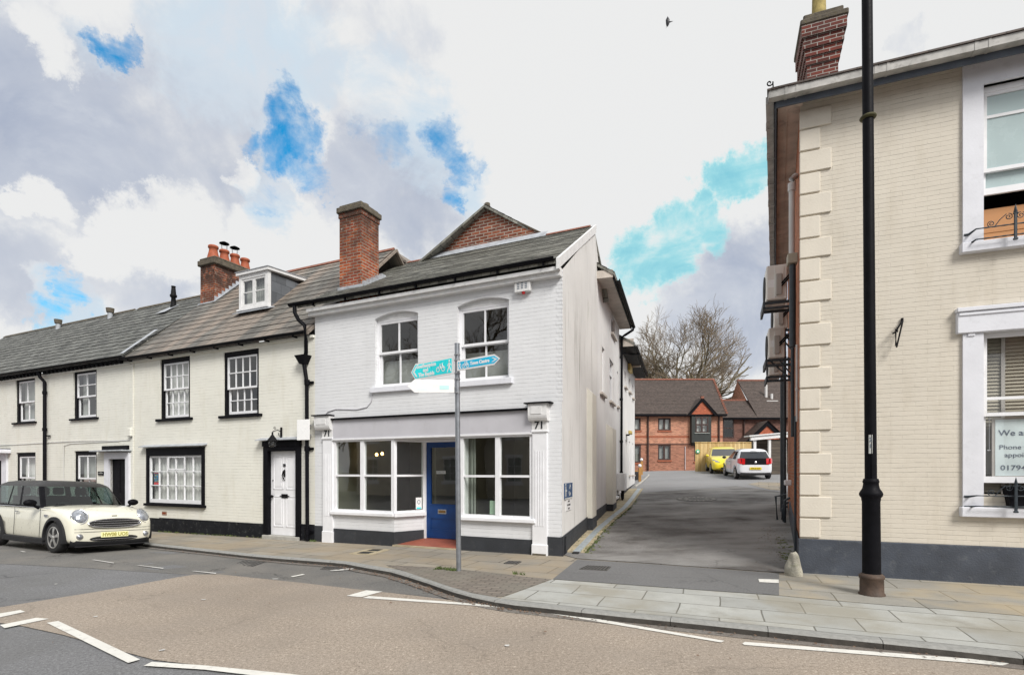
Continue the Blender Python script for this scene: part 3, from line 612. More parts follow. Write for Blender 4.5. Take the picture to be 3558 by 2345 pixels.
# ================================================================== the white corner shop, number 71
T = thing('corner_shop', 'white painted brick corner shop numbered 71 with a blue door and two shop windows', 'shop', FL, (-6.16, 0, -.06))
w = MB(); Z0 = -.35
w.wall(-6.16, 0, 2.78, 5.36, 0, .22, [(-4.39, -3.24, 3.44, 5.06), (-2.27, -1.10, 3.42, 5.06)])
for (a, b) in ((-4.39, -3.24), (-2.27, -1.10)):                    # segmental arch heads
    mx, hw = (a + b) / 2, (b - a) / 2
    for s_ in (-1, 1):
        pts = [(mx + s_ * hw, 5.06)]
        for i in range(9):
            t = i / 8; pts.append((mx + s_ * hw * (1 - t), 4.96 + .10 * (1 - (1 - t) ** 2)))
        if s_ < 0: pts = pts[::-1]
        v = [(p[0], 0, p[1]) for p in pts] + [(p[0], .1, p[1]) for p in pts]; n = len(pts)
        w.add(v, [tuple(range(n))] if s_ > 0 else [tuple(range(n))], 0); w.add(v, [(i, i + 1, n + i + 1, n + i) for i in range(n - 1)], 0)
w.quad((-6.16, 0, Z0), (-5.87, 0, Z0), (-5.87, 0, 2.78), (-6.16, 0, 2.78)); w.quad((-.29, 0, Z0), (0, 0, Z0), (0, 0, 2.78), (-.29, 0, 2.78))
w.box(-6.16, -6.10, .002, .25, 4.8, 5.36)
# bulkheads below the shop windows, white above a dark plinth
w.box(-5.58, -3.86, -.002, .2, .27, .60); w.box(-2.19, -.58, -.002, .2, .27, .60)
w.prism([(-3.86, -.002), (-3.53, .675), (-3.53, .8), (-3.86, .3)], 'z', .27, .60)
part(T, 'front_wall', w, M['white_brick'], fix=False)
part(T, 'plinth', MB().box(-6.165, -5.87, -.012, .2, Z0, .31), M['plinth_dk']); pl = MB(); pl.box(-5.58, -3.86, -.014, .2, Z0, .27)
pl.prism([(-3.86, -.014), (-3.515, .675), (-3.53, .8), (-3.86, .3)], 'z', Z0, .27)
part(T, 'plinth', MB().box(-2.195, -.58, -.014, .2, Z0, .275), M['plinth_dk']); part(T, 'plinth', pl, M['plinth_dk']); pl = MB(); pl.box(-.29, .012, -.012, .2, Z0, .355)
pl.prism([(.012, -.012), (.012, .2), (-.115, 1.0), (-.13, 1.0)], 'z', Z0, .36)
part(T, 'plinth', pl, M['plinth_dk'])
side = MB()                                                         # gable wall on the passage; top follows the roof
def sx(y): return -.1257 / .9921 * y
gp_ = [(0, 0), (4.9, 0)]
z_at = lambda y: 5.36 + .605 * y
side.add([(0, 0, Z0), (sx(5.2), 5.2, Z0), (sx(5.2), 5.2, 6.6), (sx(3.9), 3.9, 7.78), (0, 0, 5.36)], [(0, 1, 2, 3, 4)])
part(T, 'side_wall', side, M['render_w'], 'stained white rendered gable wall on the alley')
tooth = MB()                                                        # ragged brick edge showing on the corner arris
rnd = random.Random(5)
for k in range(33):
    z = 2.9 + k * .075; l = .05 + (.05 if k % 2 else 0) + rnd.uniform(0, .02)
    tooth.box(-l, .006, -.004, .02 + rnd.uniform(0, .015), z + .006, z + .066)
part(T, 'corner_bricks', tooth, M['white_brick'])
sp = MB(); sp.add([(.004, .17, .38), (.004 + sx(2.6), 2.6, .52), (.004 + sx(2.6), 2.6, .10), (.004, .17, -.3)], [(3, 2, 1, 0)]); 
sp.prism([(.014, .0), (sx(3) + .02, 3.0), (sx(3) - .1, 3.0), (-.1, 0)], 'z', Z0, .36)
part(T, 'side_plinth', MB().add([(.02, 0, Z0), (.02 + sx(2.75), 2.75, Z0), (.02 + sx(2.75), 2.75, .51), (.02, 0, .365), (-.03, 0, .372), (-.03 + sx(2.75), 2.75, .517), (-.03, 0, Z0)], [(0, 1, 2, 3), (3, 2, 5, 4), (0, 3, 4, 6)]), M['plinth_dk'])
# eaves
ev = MB(); ev.box(-6.24, .0, -.13, .02, 5.22, 5.38); ev.box(-6.24, .02, -.19, -.13, 5.30, 5.37); part(T, 'fascia', ev, M['white_d'])
gt = MB(); gutter(gt, -6.72, -.06, -.245, 5.52, .06)
for k in range(7): gt.box(-6.0 + k * .95, -5.97 + k * .95, -.26, -.18, 5.40, 5.47)
part(T, 'gutter', gt, M['black'])
rf = MB(); slope(rf, -6.5, -.02, -.21, 5.50, 3.90, 7.90, 29, .010, (0, -.49), seed=2); roof_under(rf, -6.5, -.02, -.21, 5.49, 3.90, 7.89, .07, (0, -.49))
roof_under(rf, -6.4, -.52, 5.4, 6.45, 3.90, 7.89, .07, (0, 0))
roof = part(T, 'roof', rf, M['slate71'])
vb = MB(); vb.add([(-.03, -.24, 5.30), (.03, -.24, 5.30), (.03, -.24, 5.50), (-.03, -.24, 5.50), (-.52, 3.92, 7.73), (-.46, 3.92, 7.73), (-.46, 3.92, 7.93), (-.52, 3.92, 7.93)],
    [(0, 1, 2, 3), (1, 5, 6, 2), (3, 2, 6, 7), (0, 4, 5, 1), (4, 7, 6, 5), (0, 3, 7, 4)]); part(roof, 'verge_board', vb, M['white_d'])
rd = MB()
for k in range(20):
    x = -6.3 + k * .3
    if x < -.75: rd.prism([(3.78, 7.86), (3.9, 7.95), (4.02, 7.86)], 'x', x, x + .29)
part(roof, 'ridge_tiles', rd, M['ridge_red'])
fl = MB(); fl.quad((-5.5, 3.74, 7.83), (-1.8, 3.74, 7.83), (-1.8, 3.94, 8.04), (-5.5, 3.94, 8.04)); part(roof, 'flashing', fl, M['lead'])
# chimney near the eaves on the party wall
ch = MB(); ch.box(-6.19, -5.50, .84, 1.50, 5.6, 8.02); ch.box(-6.21, -5.48, .82, 1.52, 7.9, 8.02); c71 = part(T, 'chimney', ch, M['brick_or'])
cc = MB(); cc.cbox(-6.25, -5.44, .78, 1.56, 8.02, 8.16, .015); cc.cbox(-6.20, -5.50, .83, 1.50, 8.16, 8.22, .015); part(c71, 'cap', cc, M['moss_cap'])
cp = MB(); cp.lathe([(.0, 0), (.13, 0), (.12, .12), (.0, .14)], (-5.72, 1.2, 8.2), 12); part(c71, 'stub_pot', cp, M['moss_cap'])
cf = MB()
for k in range(5):
    y = .86 + k * .16; z = 6.13 + k * .097; cf.box(-5.49, -5.40 + .02 * (k % 2), y, y + .17, z - .02, z + .12)
cf.box(-6.2, -5.45, .78, .84, 6.06, 6.16); part(c71, 'stepped_flashing', cf, M['lead'])
# upper windows
for (a, b, zb, zs) in ((-4.39, -3.24, 3.44, 4.20), (-2.27, -1.10, 3.42, 4.17)):
    ww = sash_window(T, a, b, zb, 4.93, 0, 2, 1, 1, (zs - zb) / (4.93 - .035 - zb), curtain='half', sill=('white_r', .09, .07, .12), fw=.05, bw=.032)
    hd = MB(); pts = [(a, 4.93)] + [(b, 4.93)] + [((a + b) / 2 + (b - a) / 2 * (1 - 2 * i / 12), 4.96 + .10 * (1 - (1 - 2 * i / 12) ** 2)) for i in range(13)]
    hd.prism(pts, 'y', .085, .15); part(ww, 'arched_head', hd, M['white_d'])
# shopfront
fs = MB(); fs.box(-5.59, -.56, -.05, .02, 2.32, 2.76); part(T, 'fascia_board', fs, M['lilac'])
lf = MB(); lf.box(-5.62, -.62, -.11, .0, 2.765, 2.80); lf.box(-6.09, -5.56, -.20, .0, 2.865, 2.89); lf.box(-.70, -.17, -.20, .0, 2.865, 2.89); part(T, 'lead_capping', lf, M['black'])
co = MB(); co.box(-5.59, -.58, -.065, .01, 2.30, 2.335)
for x0, x1 in ((-6.04, -5.62), (-.63, -.25)):
    pass
part(T, 'cornice', co, M['white'])
for k, (x0, x1) in enumerate(((-5.87, -5.58), (-.58, -.29))):
    pb = MB(); pb.box(x0, x1, -.05, .02, .18, 2.33)
    for i in range(4):
        x = x0 + .055 + i * .05; pb.box(x, x + .022, -.058, -.05, .55, 1.98)
    pb.cbox(x0 - .015, x1 + .015, -.07, .02, -.2 if k else -.2, .20, .008); pb.cbox(x0 - .02, x1 + .02, -.075, .02, 2.33, 2.37, .006)
    pi = part(T, 'pilaster', pb, M['white'])
    cb = MB(); cb.box(x0 - .01, x1 + .01, -.062, .02, 2.37, 2.58)
    a0, a1 = (x0 - .16, x1 + .0) if k == 0 else (x0 - .05, x1 + .04)
    prof = [(.02, 2.54), (-.09, 2.54), (-.13, 2.56), (-.15, 2.60), (-.16, 2.64), (-.16, 2.865), (.02, 2.865)]
    cb.prism(prof, 'x', a0, a1); cb.box(a0 + .06, a1 - .1, -.172, -.16, 2.67, 2.82); part(pi, 'corbel', cb, M['white_d'])
    tx = text_mb('71', .20, (x0 + x1) / 2 + .0, 2.46, -.066, .01, bold=.004); part(pi, 'number', tx, M['ink'])
rot = MB(); rot.box(-.575, -.295, -.073, -.068, -.08, .03); part(T, 'rotten_foot', rot, M['moss_cap'])
def shopwin(x0, x1, z0, z1, mull, y=-.02):
    fb = MB(); fw = .07
    fb.box(x0, x0 + fw, y, y + .09, z0, z1); fb.box(x1 - fw, x1, y, y + .09, z0, z1); fb.box(x0 + fw, x1 - fw, y, y + .09, z0, z0 + .05); fb.box(x0 + fw, x1 - fw, y, y + .09, z1 - .04, z1)
    fb.box(mull - .05, mull + .05, y - .004, y + .086, z0 + .05, z1 - .04)
    for a, b in ((x0 + fw, mull - .05), (mull + .05, x1 - fw)): fb.box(a, b, y + .01, y + .07, 1.47, 1.515)
    w = part(T, 'shop_window', fb, M['white'])
    part(w, 'pane', pane_mb(x0 + fw, x1 - fw, z0 + .05, z1 - .04, y + .05), M['glass_s']); return w
sw1 = shopwin(-5.58, -3.86, .67, 2.30, -4.735); sw2 = shopwin(-2.19, -.58, .67, 2.30, -1.34)
# splayed light beside the door
ax = Vector((-3.86, 0, 0)); bx_ = Vector((-3.53, .675, 0)); d = (bx_ - ax).normalized(); nrm = Vector((d.y, -d.x, 0))
def spl(mb, t0, t1, z0, z1, o0, o1):
    p = [ax + d * t + nrm * o for t, o in ((t0, o0), (t1, o0), (t1, o1), (t0, o1))]; mb.prism([(q.x, q.y) for q in p], 'z', z0, z1)
Ls = (bx_ - ax).length; sf = MB(); spl(sf, -.02, .05, .62, 2.30, .02, -.06); spl(sf, Ls - .05, Ls, .62, 2.30, .02, -.06); spl(sf, .05, Ls - .05, .67, .72, .018, -.06); spl(sf, .05, Ls - .05, 2.24, 2.30, .018, -.06); spl(sf, .05, Ls - .05, 1.47, 1.515, .01, -.05)
sw3 = part(T, 'shop_window', sf, M['white'], 'narrow splayed shop window beside the door', fix=True)
g = MB(); p0, p1 = ax + d * .05, bx_ - d * .05; g.quad((p0.x, p0.y, .72), (p1.x, p1.y, .72), (p1.x, p1.y, 2.24), (p0.x, p0.y, 2.24)); part(sw3, 'pane', g, M['glass_s'])
part(T, 'window_sill', MB().cbox(-2.20, -.52, -.09, .03, .595, .675, .012), M['white']); sl_ = MB(); sl_.cbox(-5.62, -3.84, -.09, .03, .595, .675, .012); spl(sl_, -.03, Ls, .597, .675, .085, -.05); part(T, 'window_sill', sl_, M['white'])
# entrance
DY = .675; dr = MB(); dr.box(-3.48, -3.37, DY, DY + .05, .09, 2.24); dr.box(-2.72, -2.61, DY, DY + .05, .09, 2.24); dr.box(-3.37, -2.72, DY, DY + .05, .09, .28); dr.box(-3.37, -2.72, DY, DY + .05, .53, .84); dr.box(-3.37, -2.72, DY, DY + .05, 2.12, 2.24)
dr.box(-3.37, -2.72, DY + .015, DY + .045, .28, .53); dr.box(-3.37, -2.72, DY - .007, DY, .835, .855)
door = part(T, 'door', dr, M['blue_door'], 'navy blue half glazed shop door')
part(door, 'pane', pane_mb(-3.37, -2.72, .84, 2.12, DY + .03), M['glass_s'])
lb = MB(); lb.box(-3.17, -2.95, DY - .012, DY, .64, .74); lp = part(door, 'letter_box', lb, M['chrome']); part(door, 'letter_flap', MB().box(-3.15, -2.97, DY - .018, DY - .012, .66, .72), M['brass'])
cs = MB(); cs.box(-3.23, -2.99, DY + .02, DY + .025, 1.53, 1.60); part(door, 'notice', cs, M['curtain'])
part(door, 'notice_lettering', text_mb('CALL US', .05, -3.11, 1.565, DY + .018, .002), M['inkgrey'])
df = MB(); df.box(-3.55, -3.48, DY - .03, DY + .08, .0, 2.32); df.box(-2.61, -2.52, DY - .03, DY + .08, .0, 2.32); df.box(-3.48, -2.61, DY - .03, DY + .08, 2.24, 2.32); df.prism([(-2.19, -.0), (-2.52, DY), (-2.52, DY + .08), (-2.12, .2)], 'z', -.1, 2.3)
part(T, 'door_frame', df, M['white'])
ce = MB(); ce.prism([(-3.86, .0), (-2.19, .0), (-2.52, .72), (-3.53, .72)], 'z', 2.28, 2.31); part(T, 'porch_ceiling', ce, M['white_d'])
st = MB(); st.prism([(-3.88, -.04), (-2.19, -.04), (-2.19, .05), (-3.84, .05)], 'z', -.3, -.005); stp = part(T, 'entrance_step', st, M['conc_y'])
st = MB(); st.add([(-3.83, .05, -.004), (-2.19, .05, -.004), (-2.50, DY + .04, .085), (-3.56, DY + .04, .085)], [(0, 1, 2, 3)]); part(stp, 'tiles', st, M['tile_red'])
# shop interior: deep dim room with a pale back wall
rm = MB(); a, b, c, e = -5.75, -.35, 0.1, 2.6
rm.quad((a, 3.2, c), (b, 3.2, c), (b, 3.2, e), (a, 3.2, e)); rm.quad((a, .1, c), (a, 3.2, c), (a, 3.2, e), (a, .1, e)); rm.quad((b, 3.2, c), (b, .1, c), (b, .1, e), (b, 3.2, e)); rm.quad((a, .1, c), (-3.9, .1, c), (-3.5, 3.2, c), (a, 3.2, c)); rm.quad((-2.2, .1, c), (b, .1, c), (b, 3.2, c), (-2.4, 3.2, c)); rm.quad((-3.5, .75, c), (-2.4, .75, c), (-2.4, 3.2, c), (-3.5, 3.2, c)); rm.quad((a, 3.2, e), (b, 3.2, e), (b, .1, e), (a, .1, e))
ri = part(T, 'room_lining', rm, M['shoproom'])
dv = MB(); dv.box(-3.62, -3.57, 1.2, 3.2, .1, 2.6); dv.box(-2.50, -2.45, .8, 3.2, .1, 2.6); part(ri, 'partition', dv, M['shoproom'])
part(ri, 'pale_door_frame', MB().box(-4.35, -4.25, 2.6, 2.7, .1, 2.3).box(-3.75, -3.65, 1.9, 2.0, .1, 2.5), M['curtain_g']); part(ri, 'sill_reflection', MB().box(-5.7, -3.7, 3.15, 3.19, .1, .5), M['curtain_g'])  # the low pale strip stands in for a reflected window sill
cu_ = join(curtain_mb(-2.1, -1.95, .7, 2.3, .2, 2, .03), curtain_mb(-.75, -.6, .7, 2.3, .2, 2, .03)); part(ri, 'curtain', cu_, M['curtain_g'])
wl = MB(); wl.lathe([(0, -.04), (.03, -.02), (.035, .02), (0, .05)], (-5.15, 1.2, 2.02), 10); wl.lathe([(0, -.04), (.03, -.02), (.035, .02), (0, .05)], (-5.32, 1.2, 2.0), 10); part(ri, 'lit_wall_lamp', wl, M['warm'])
# rear wing: brick gable above the ridge, eaves over the passage
gb = MB(); gb.prism([(-5.45, 7.5), (-1.7, 7.5), (-1.86, 7.93), (-3.69, 9.06), (-5.43, 8.02)], 'y', 3.98, 4.2); gw = part(T, 'rear_gable', gb, M['brick_gable'])
cg = MB(); cg.prism([(-5.56, 7.95), (-3.69, 9.07), (-1.78, 7.87), (-1.77, 7.90), (-3.69, 9.12), (-5.57, 7.985)], 'y', 3.95, 4.03); cg.lathe([(.0, -.1), (.09, -.08), (.08, .05), (0, .09)], (-3.69, 4.05, 9.17), 8); part(gw, 'gable_coping', cg, M['moss_cap'])
for k, (px, py, mt) in enumerate(()): pass

# ------------------------------------------------------------------ rear ranges along the alley (frame FS: x runs up the alley, y into the block)
def pitched(mb, x0, x1, eave_y, eave_z, ridge_y, ridge_z, rows, seed):
    # the slope rises along +y of the alley frame
    slope(mb, x0, x1, eave_y, eave_z, ridge_y, ridge_z, rows, .014, seed=seed); roof_under(mb, x0, x1, eave_y, eave_z - .01, ridge_y, ridge_z - .01, .07)
T2 = thing('rear_range', 'tall white rendered rear range with wide eaves and tall windows along the alley', 'building', FS, (4.4, 0, .2))
hol = [(4.86, 5.72, 3.76, 5.10), (6.86, 7.90, 3.78, 5.10), (8.86, 9.2, 3.84, 5.05), (7.25, 8.2, 5.98, 6.6), (7.75, 8.55, .75, 2.4)]
w = MB(); w.wall(4.35, 9.5, -.3, 6.66, 0, .2, hol); w.quad((9.5, 0, -.3), (9.5, 3.2, -.3), (9.5, 3.2, 8.7), (9.5, 0, 6.66)) 
w.quad((4.35, 1.0, 5), (4.35, 0, 5), (4.35, 0, 6.66), (4.35, 1.0, 7.3)); part(T2, 'wall', w, M['render_w2'])
for (a, b, c, e) in hol[:4]:
    fb = MB(); g_ = bars(fb, a, b, c, e, .06, .12, 1, 1, .05, .03)
    if e - c > .8: zt = c + (e - c) * .68; fb.box(a, b, .055, .115, zt - .03, zt + .03); fb.box((a + b) / 2 - .02, (a + b) / 2 + .02, .06, .11, zt, e)
    wn = part(T2, 'window', fb, M['white']); part(wn, 'pane', pane_mb(a + .03, b - .03, c + .03, e - .03, .09), M['glass']); room(wn, a, b, c, e, .2, .6)
    part(wn, 'sill', MB().cbox(a - .06, b + .06, -.08, .1, c - .07, c, .008), M['soffit_w'])
fb = MB(); bars(fb, 7.75, 8.55, .75, 2.4, .04, .1, 1, 2, .06, .03); wn = part(T2, 'window', fb, M['white']); part(wn, 'pane', pane_mb(7.8, 8.5, .8, 2.35, .07), M['glass']); part(wn, 'sill', MB().cbox(7.7, 8.6, -.1, .1, .66, .745, .01), M['white_d']); room(wn, 7.75, 8.55, .75, 2.4, .2, .5)
pr = MB()
for (s0, s1, zt, pj) in ((2.72, 3.35, 3.55, .13), (6.08, 6.9, 2.97, .20)):
    pb = MB(); pb.add([(s0, -pj, -.2), (s1, -pj, -.2), (s1, -pj, zt - .12), (s0, -pj, zt - .12), (s0, .02, -.2), (s1, .02, -.2), (s1, .02, zt + .03), (s0, .02, zt + .03)],
        [(0, 1, 2, 3), (1, 5, 6, 2), (3, 2, 6, 7), (4, 0, 3, 7)]); b_ = part(T2, 'buttress', pb, M['render_c'])
    z0 = .38 + .038 * s0
    part(b_, 'buttress_plinth', MB().add([(s0 - .012, -pj - .012, -.2), (s1 + .01, -pj - .012, -.2), (s1 + .01, -pj - .012, z0 + .02), (s0 - .012, -pj - .012, z0), (s0 - .012, .0, -.2), (s0 - .012, .0, z0), (s1 + .01, 0, z0 + .02), (s1 + .01, 0, -.2)], [(0, 1, 2, 3), (4, 0, 3, 5), (3, 2, 6, 5), (1, 7, 6, 2)]), M['plinth_dk'])
part(T2, 'plinth', MB().add([(2.75, -.022, -.2), (9.5, -.022, -.2), (9.5, -.022, .76), (2.75, -.022, .51), (2.75, .05, .52), (9.5, .05, .77)], [(0, 1, 2, 3), (3, 2, 5, 4)]), M['plinth_dk'])
rf = MB(); pitched(rf, 4.25, 9.62, -.46, 6.78, 3.16, 9.10, 18, 4); roof_under(rf, 4.25, 9.62, 6.5, 6.9, 3.16, 9.09, .07); r2 = part(T2, 'roof', rf, M['slate71'])
sf = MB(); sf.quad((4.28, 0, 6.665), (4.28, -.40, 6.665), (9.6, -.40, 6.665), (9.6, 0, 6.665)); sf.box(4.27, 4.31, -.42, .3, 6.66, 6.86); part(r2, 'soffit', sf, M['soffit_w'])
gt = MB(); gt.box(4.4, 9.6, -.43, -.40, 6.64, 6.76); gutter(gt, 4.7, 9.75, -.49, 6.75, .06); r_ = part(r2, 'gutter', gt, M['black'])
dp = MB(); dp.tube([(9.55, -.49, 6.70), (9.55, -.48, 6.60), (9.5, -.2, 6.42), (9.48, -.09, 6.35), (9.48, -.08, .9)], .045, 8)
for z in (5.6, 4.1, 2.6, 1.5): dp.cyl((9.48, -.08, z), (9.48, -.08, z + .08), .06, n=10)
part(T2, 'downpipe', dp, M['black'])
T3 = thing('rear_cottage', 'lower white rendered cottage at the back of the alley with dark eaves and small windows', 'house', FS, (9.5, 0, .6))
hol = [(11.3, 11.95, 4.90, 5.52), (13.0, 13.75, 4.95, 5.55), (14.75, 15.3, 4.9, 5.5), (11.75, 12.35, .7, 2.85), (13.2, 13.65, 1.42, 2.85), (14.8, 15.3, 1.42, 2.85)]
w = MB(); w.wall(9.5, 16.05, -.3, 6.1, 0, .2, hol); w.quad((16.05, 0, -.3), (16.05, 5, -.3), (16.05, 5, 6.1), (16.05, 0, 6.1)); part(T3, 'wall', w, M['render_w2'])
for k, (a, b, c, e) in enumerate(hol):
    if k == 3:
        part(T3, 'door', MB().box(a, b, .12, .18, c, e), M['white_d']); continue
    fb = MB(); bars(fb, a, b, c, e, .05, .1, 1, 1, .05, .03); wn = part(T3, 'window', fb, M['white']); part(wn, 'pane', pane_mb(a + .03, b - .03, c + .03, e - .03, .08), M['glass']); part(wn, 'sill', MB().cbox(a - .06, b + .06, -.09, .1, c - .07, c, .008), M['soffit_w']); room(wn, a, b, c, e, .2, .5)
part(T3, 'plinth', MB().add([(9.9, -.02, -.2), (16.07, -.02, -.2), (16.07, -.02, 1.0), (9.9, -.02, .78), (9.9, .05, .79), (16.07, .05, 1.01)], [(0, 1, 2, 3), (3, 2, 5, 4)]), M['plinth_dk'])
rf = MB(); pitched(rf, 9.55, 16.3, -.52, 6.15, 2.6, 8.0, 14, 5); r3 = part(T3, 'roof', rf, M['slate71'])
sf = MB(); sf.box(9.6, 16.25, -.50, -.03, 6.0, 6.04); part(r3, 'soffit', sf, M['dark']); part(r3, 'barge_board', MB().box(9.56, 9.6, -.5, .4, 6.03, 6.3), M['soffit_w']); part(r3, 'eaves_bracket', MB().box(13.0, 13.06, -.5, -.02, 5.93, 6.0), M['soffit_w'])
gt = MB(); gutter(gt, 9.7, 16.3, -.56, 6.1, .055); gt.tube([(11.0, -.56, 6.04), (10.6, -.3, 5.95), (9.62, -.1, 5.8)], .04, 8); part(r3, 'gutter', gt, M['black'])
b_ = MB(); b_.cbox(12.5, 13.4, -.13, -.02, 5.72, 6.02, .02); solo('alarm_box', 'yellowed alarm box under the dark eaves of the alley cottage', 'alarm', b_, M['lens_y'], FS, (12.5, 0, 5.7))
b_ = MB(); b_.box(11.9, 11.98, -.14, 0, 3.0, 3.06); lt = thing('bulkhead_light', 'amber bulkhead light above the alley cottage door', 'light', FS, (11.9, 0, 3.0)); part(lt, 'bracket', b_, M['iron']); part(lt, 'lamp_box', MB().cbox(11.8, 12.3, -.22, -.10, 3.06, 3.2, .02), M['lens_y'])
cabm = MB(); cabm.cbox(8.75, 9.35, -.27, 0.0, .92, 1.52, .015); cb = thing('meter_cabinet', 'white meter cabinet beside the black downpipe in the alley', 'cabinet', FS, (8.75, 0, .3)); part(cb, 'housing', cabm, M['white_d']); part(cb, 'door', MB().cbox(8.8, 9.3, -.282, -.27, .96, 1.48, .005), M['white_d'])
lg = MB(); lg.box(8.9, 8.94, -.2, -.15, .4, .92); lg.cyl((9.1, -.15, .4), (9.1, -.15, .92), .04); lg.box(9.22, 9.26, -.2, -.15, .4, .92); part(cb, 'conduits', lg, M['iron'])

# ------------------------------------------------------------------ number 73 and its neighbours
T = thing('terraced_house', 'cream brick house numbered 73 with a white panelled door and a roof dormer', 'house', FL, (-13.19, 0, -.12))
w = MB(); h73 = [(-11.97, -10.69, 3.05, 4.73), (-9.34, -8.04, 3.03, 4.68), (-12.56, -10.07, .68, 2.24), (-7.72, -6.70, -.35, 2.22)]
w.wall(-13.19, -6.16, -.35, 4.80, 0, .2, h73); part(T, 'front_wall', w, M['cream_brick'])
SUR = ('black', .09, .13, .03)
sash_window(T, *h73[0], 0, 4, 2, 2, .52, 'full', surround=SUR, sill=('black', .13, .07, .07))
sash_window(T, *h73[1], 0, 4, 2, 2, .45, None, surround=SUR, sill=('black', .13, .07, .07))
x0, x1, z0, z1 = h73[2]; fb = MB()
for q in ((x0, x0 + .10, z0, z1), (x1 - .10, x1, z0, z1), (x0 + .1, x1 - .1, z1 - .22, z1), (x0 + .1, x1 - .1, z0, z0 + .02)): fb.box(q[0], q[1], -.04, .12, q[2], q[3])
wn = part(T, 'window', fb, M['black'], 'wide ground floor window of small panes in a black surround')
fb = MB(); g_ = bars(fb, x0 + .10, x1 - .10, z0 + .02, z1 - .22, .0, .05, 6, 3, .05, .022, .1); fb.box(-11.62, -10.88, -.012, .0, 1.96, 2.0); fb.box(-11.62, -10.88, -.012, .0, 1.62, 1.66); fb.box(-11.62, -11.58, -.012, .0, 1.66, 1.96); fb.box(-10.92, -10.88, -.012, .0, 1.66, 1.96)
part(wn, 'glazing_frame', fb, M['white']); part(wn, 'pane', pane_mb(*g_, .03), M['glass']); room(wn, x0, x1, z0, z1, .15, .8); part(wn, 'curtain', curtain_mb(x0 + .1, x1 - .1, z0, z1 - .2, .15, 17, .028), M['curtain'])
part(wn, 'sill', MB().cbox(x0 - .05, x1 + .05, -.09, .05, z0 - .07, z0 - .002, .008), M['black'])
ld = MB(); ld.prism([(.0, 2.34), (-.16, 2.28), (-.16, 2.265), (.0, 2.30)], 'x', -12.72, -9.98); part(wn, 'lead_hood', ld, M['lead'])
ps = thing('window_poster', 'small red and blue poster in the left pane of the wide curtained window', 'poster', FL, (-12.2, .06, 1.2))
part(ps, 'sheet', MB().box(-12.33, -12.06, .045, .05, 1.2, 1.56), M['navy']); pp = MB()
rnd = random.Random(9)
part(ps, 'red_strip', MB().box(-12.32, -12.07, .040, .044, 1.21, 1.27).box(-12.32, -12.07, .040, .044, 1.52, 1.55), plain('poster_red', (.6, .03, .03), .5))
bl = MB()
for k in range(16): x, z = rnd.uniform(-12.31, -12.12), rnd.uniform(1.28, 1.49); bl.box(x, x + .035, .041, .044, z, z + .022)
part(ps, 'blue_patches', bl, plain('poster_blue', (.03, .3, .5), .5)); bl = MB()
for k in range(9): x, z = rnd.uniform(-12.31, -12.12), rnd.uniform(1.28, 1.49); bl.box(x, x + .03, .036, .040, z, z + .018)
part(ps, 'yellow_patches', bl, plain('poster_yellow', (.55, .45, .05), .5))
# door 73
df = MB(); df.box(-7.83, -7.68, -.05, .14, -.3, 2.20); df.box(-6.74, -6.59, -.05, .14, -.3, 2.20); df.box(-7.68, -6.74, -.05, .14, 2.08, 2.20); df.box(-7.84, -6.58, -.075, .1, 2.20, 2.33); df.box(-7.66, -6.76, -.07, -.05, 2.10, 2.13)
part(T, 'door_surround', df, M['black']); part(T, 'door_hood', MB().prism([(.0, 2.42), (-.18, 2.355), (-.18, 2.34), (.0, 2.37)], 'x', -7.97, -6.56), M['lead'])
dr = MB(); X0, X1 = -7.68, -6.74; dr.box(X0, X1, .062, .10, .02, 2.08)
for (a, b, c, e) in ((.09, .42, 1.32 - .18, 1.96), (.52, .85, 1.32 - .18, 1.96), (.09, .42, .22, .98), (.52, .85, .22, .98)): 
    a += X0; b += X0
    for q in ((a, b, e - .022, e), (a, b, c, c + .022), (a, a + .022, c, e), (b - .022, b, c, e)): dr.box(q[0], q[1], .052, .062, q[2], q[3])
    dr.box(a + .06, b - .06, .055, .062, c + .07, e - .07)
door = part(T, 'door', dr, M['white'], 'white four panel door')
part(door, 'number', text_mb('73', .085, -7.21, 1.73, .045, .008, bold=.006), M['ink'])
kn = MB(); kn.tube([(-7.20, .05, 1.63), (-7.21, .02, 1.58), (-7.235, .0, 1.49), (-7.22, .02, 1.42), (-7.20, .05, 1.36)], [.010, .022, .012, .014, .008], 8); kn.cyl((-7.21, .05, 1.45), (-7.21, .05, 1.60), .022); part(door, 'knocker', kn, M['iron'])
lb = MB(); lb.cbox(-7.31, -7.10, .042, .056, .93, 1.03, .01); lb.cyl((-7.36, .05, .98), (-7.05, .05, .98), .012, n=6); part(door, 'letter_box', lb, M['iron'])
kb = MB(); kb.lathe([(.0, -.06), (.03, -.055), (.036, -.035), (.015, -.01), (.02, .0)], (-7.60, .05, .97), 14, axis='y'); kb.lathe([(0, -.01), (.018, -.01), (.018, .0)], (-7.60, .055, 1.36), 10, axis='y'); part(door, 'knob', kb, M['iron'])
part(T, 'threshold', MB().cbox(-7.82, -6.60, -.10, .12, -.3, .015, .01), M['conc'])
part(T, 'plinth', MB().box(-6.59, -6.17, -.012, .1, -.4, .33), M['plinth_blk']); pl = MB(); pl.box(-13.19, -12.0, -.012, .1, -.4, .26); pl.box(-12.0, -7.83, -.0125, .1, -.4, .28); part(T, 'plinth', pl, M['plinth_blk'])
ev = MB(); ev.box(-13.30, -6.17, -.06, .02, 4.74, 4.80); part(T, 'eaves_board', ev, M['cream_brick2'])
gt = MB(); gutter(gt, -13.5, -6.28, -.19, 4.86, .055)
for k in range(8): gt.box(-13.2 + k * .93, -13.17 + k * .93, -.2, -.0, 4.76, 4.80)
part(T, 'gutter', gt, M['black'])
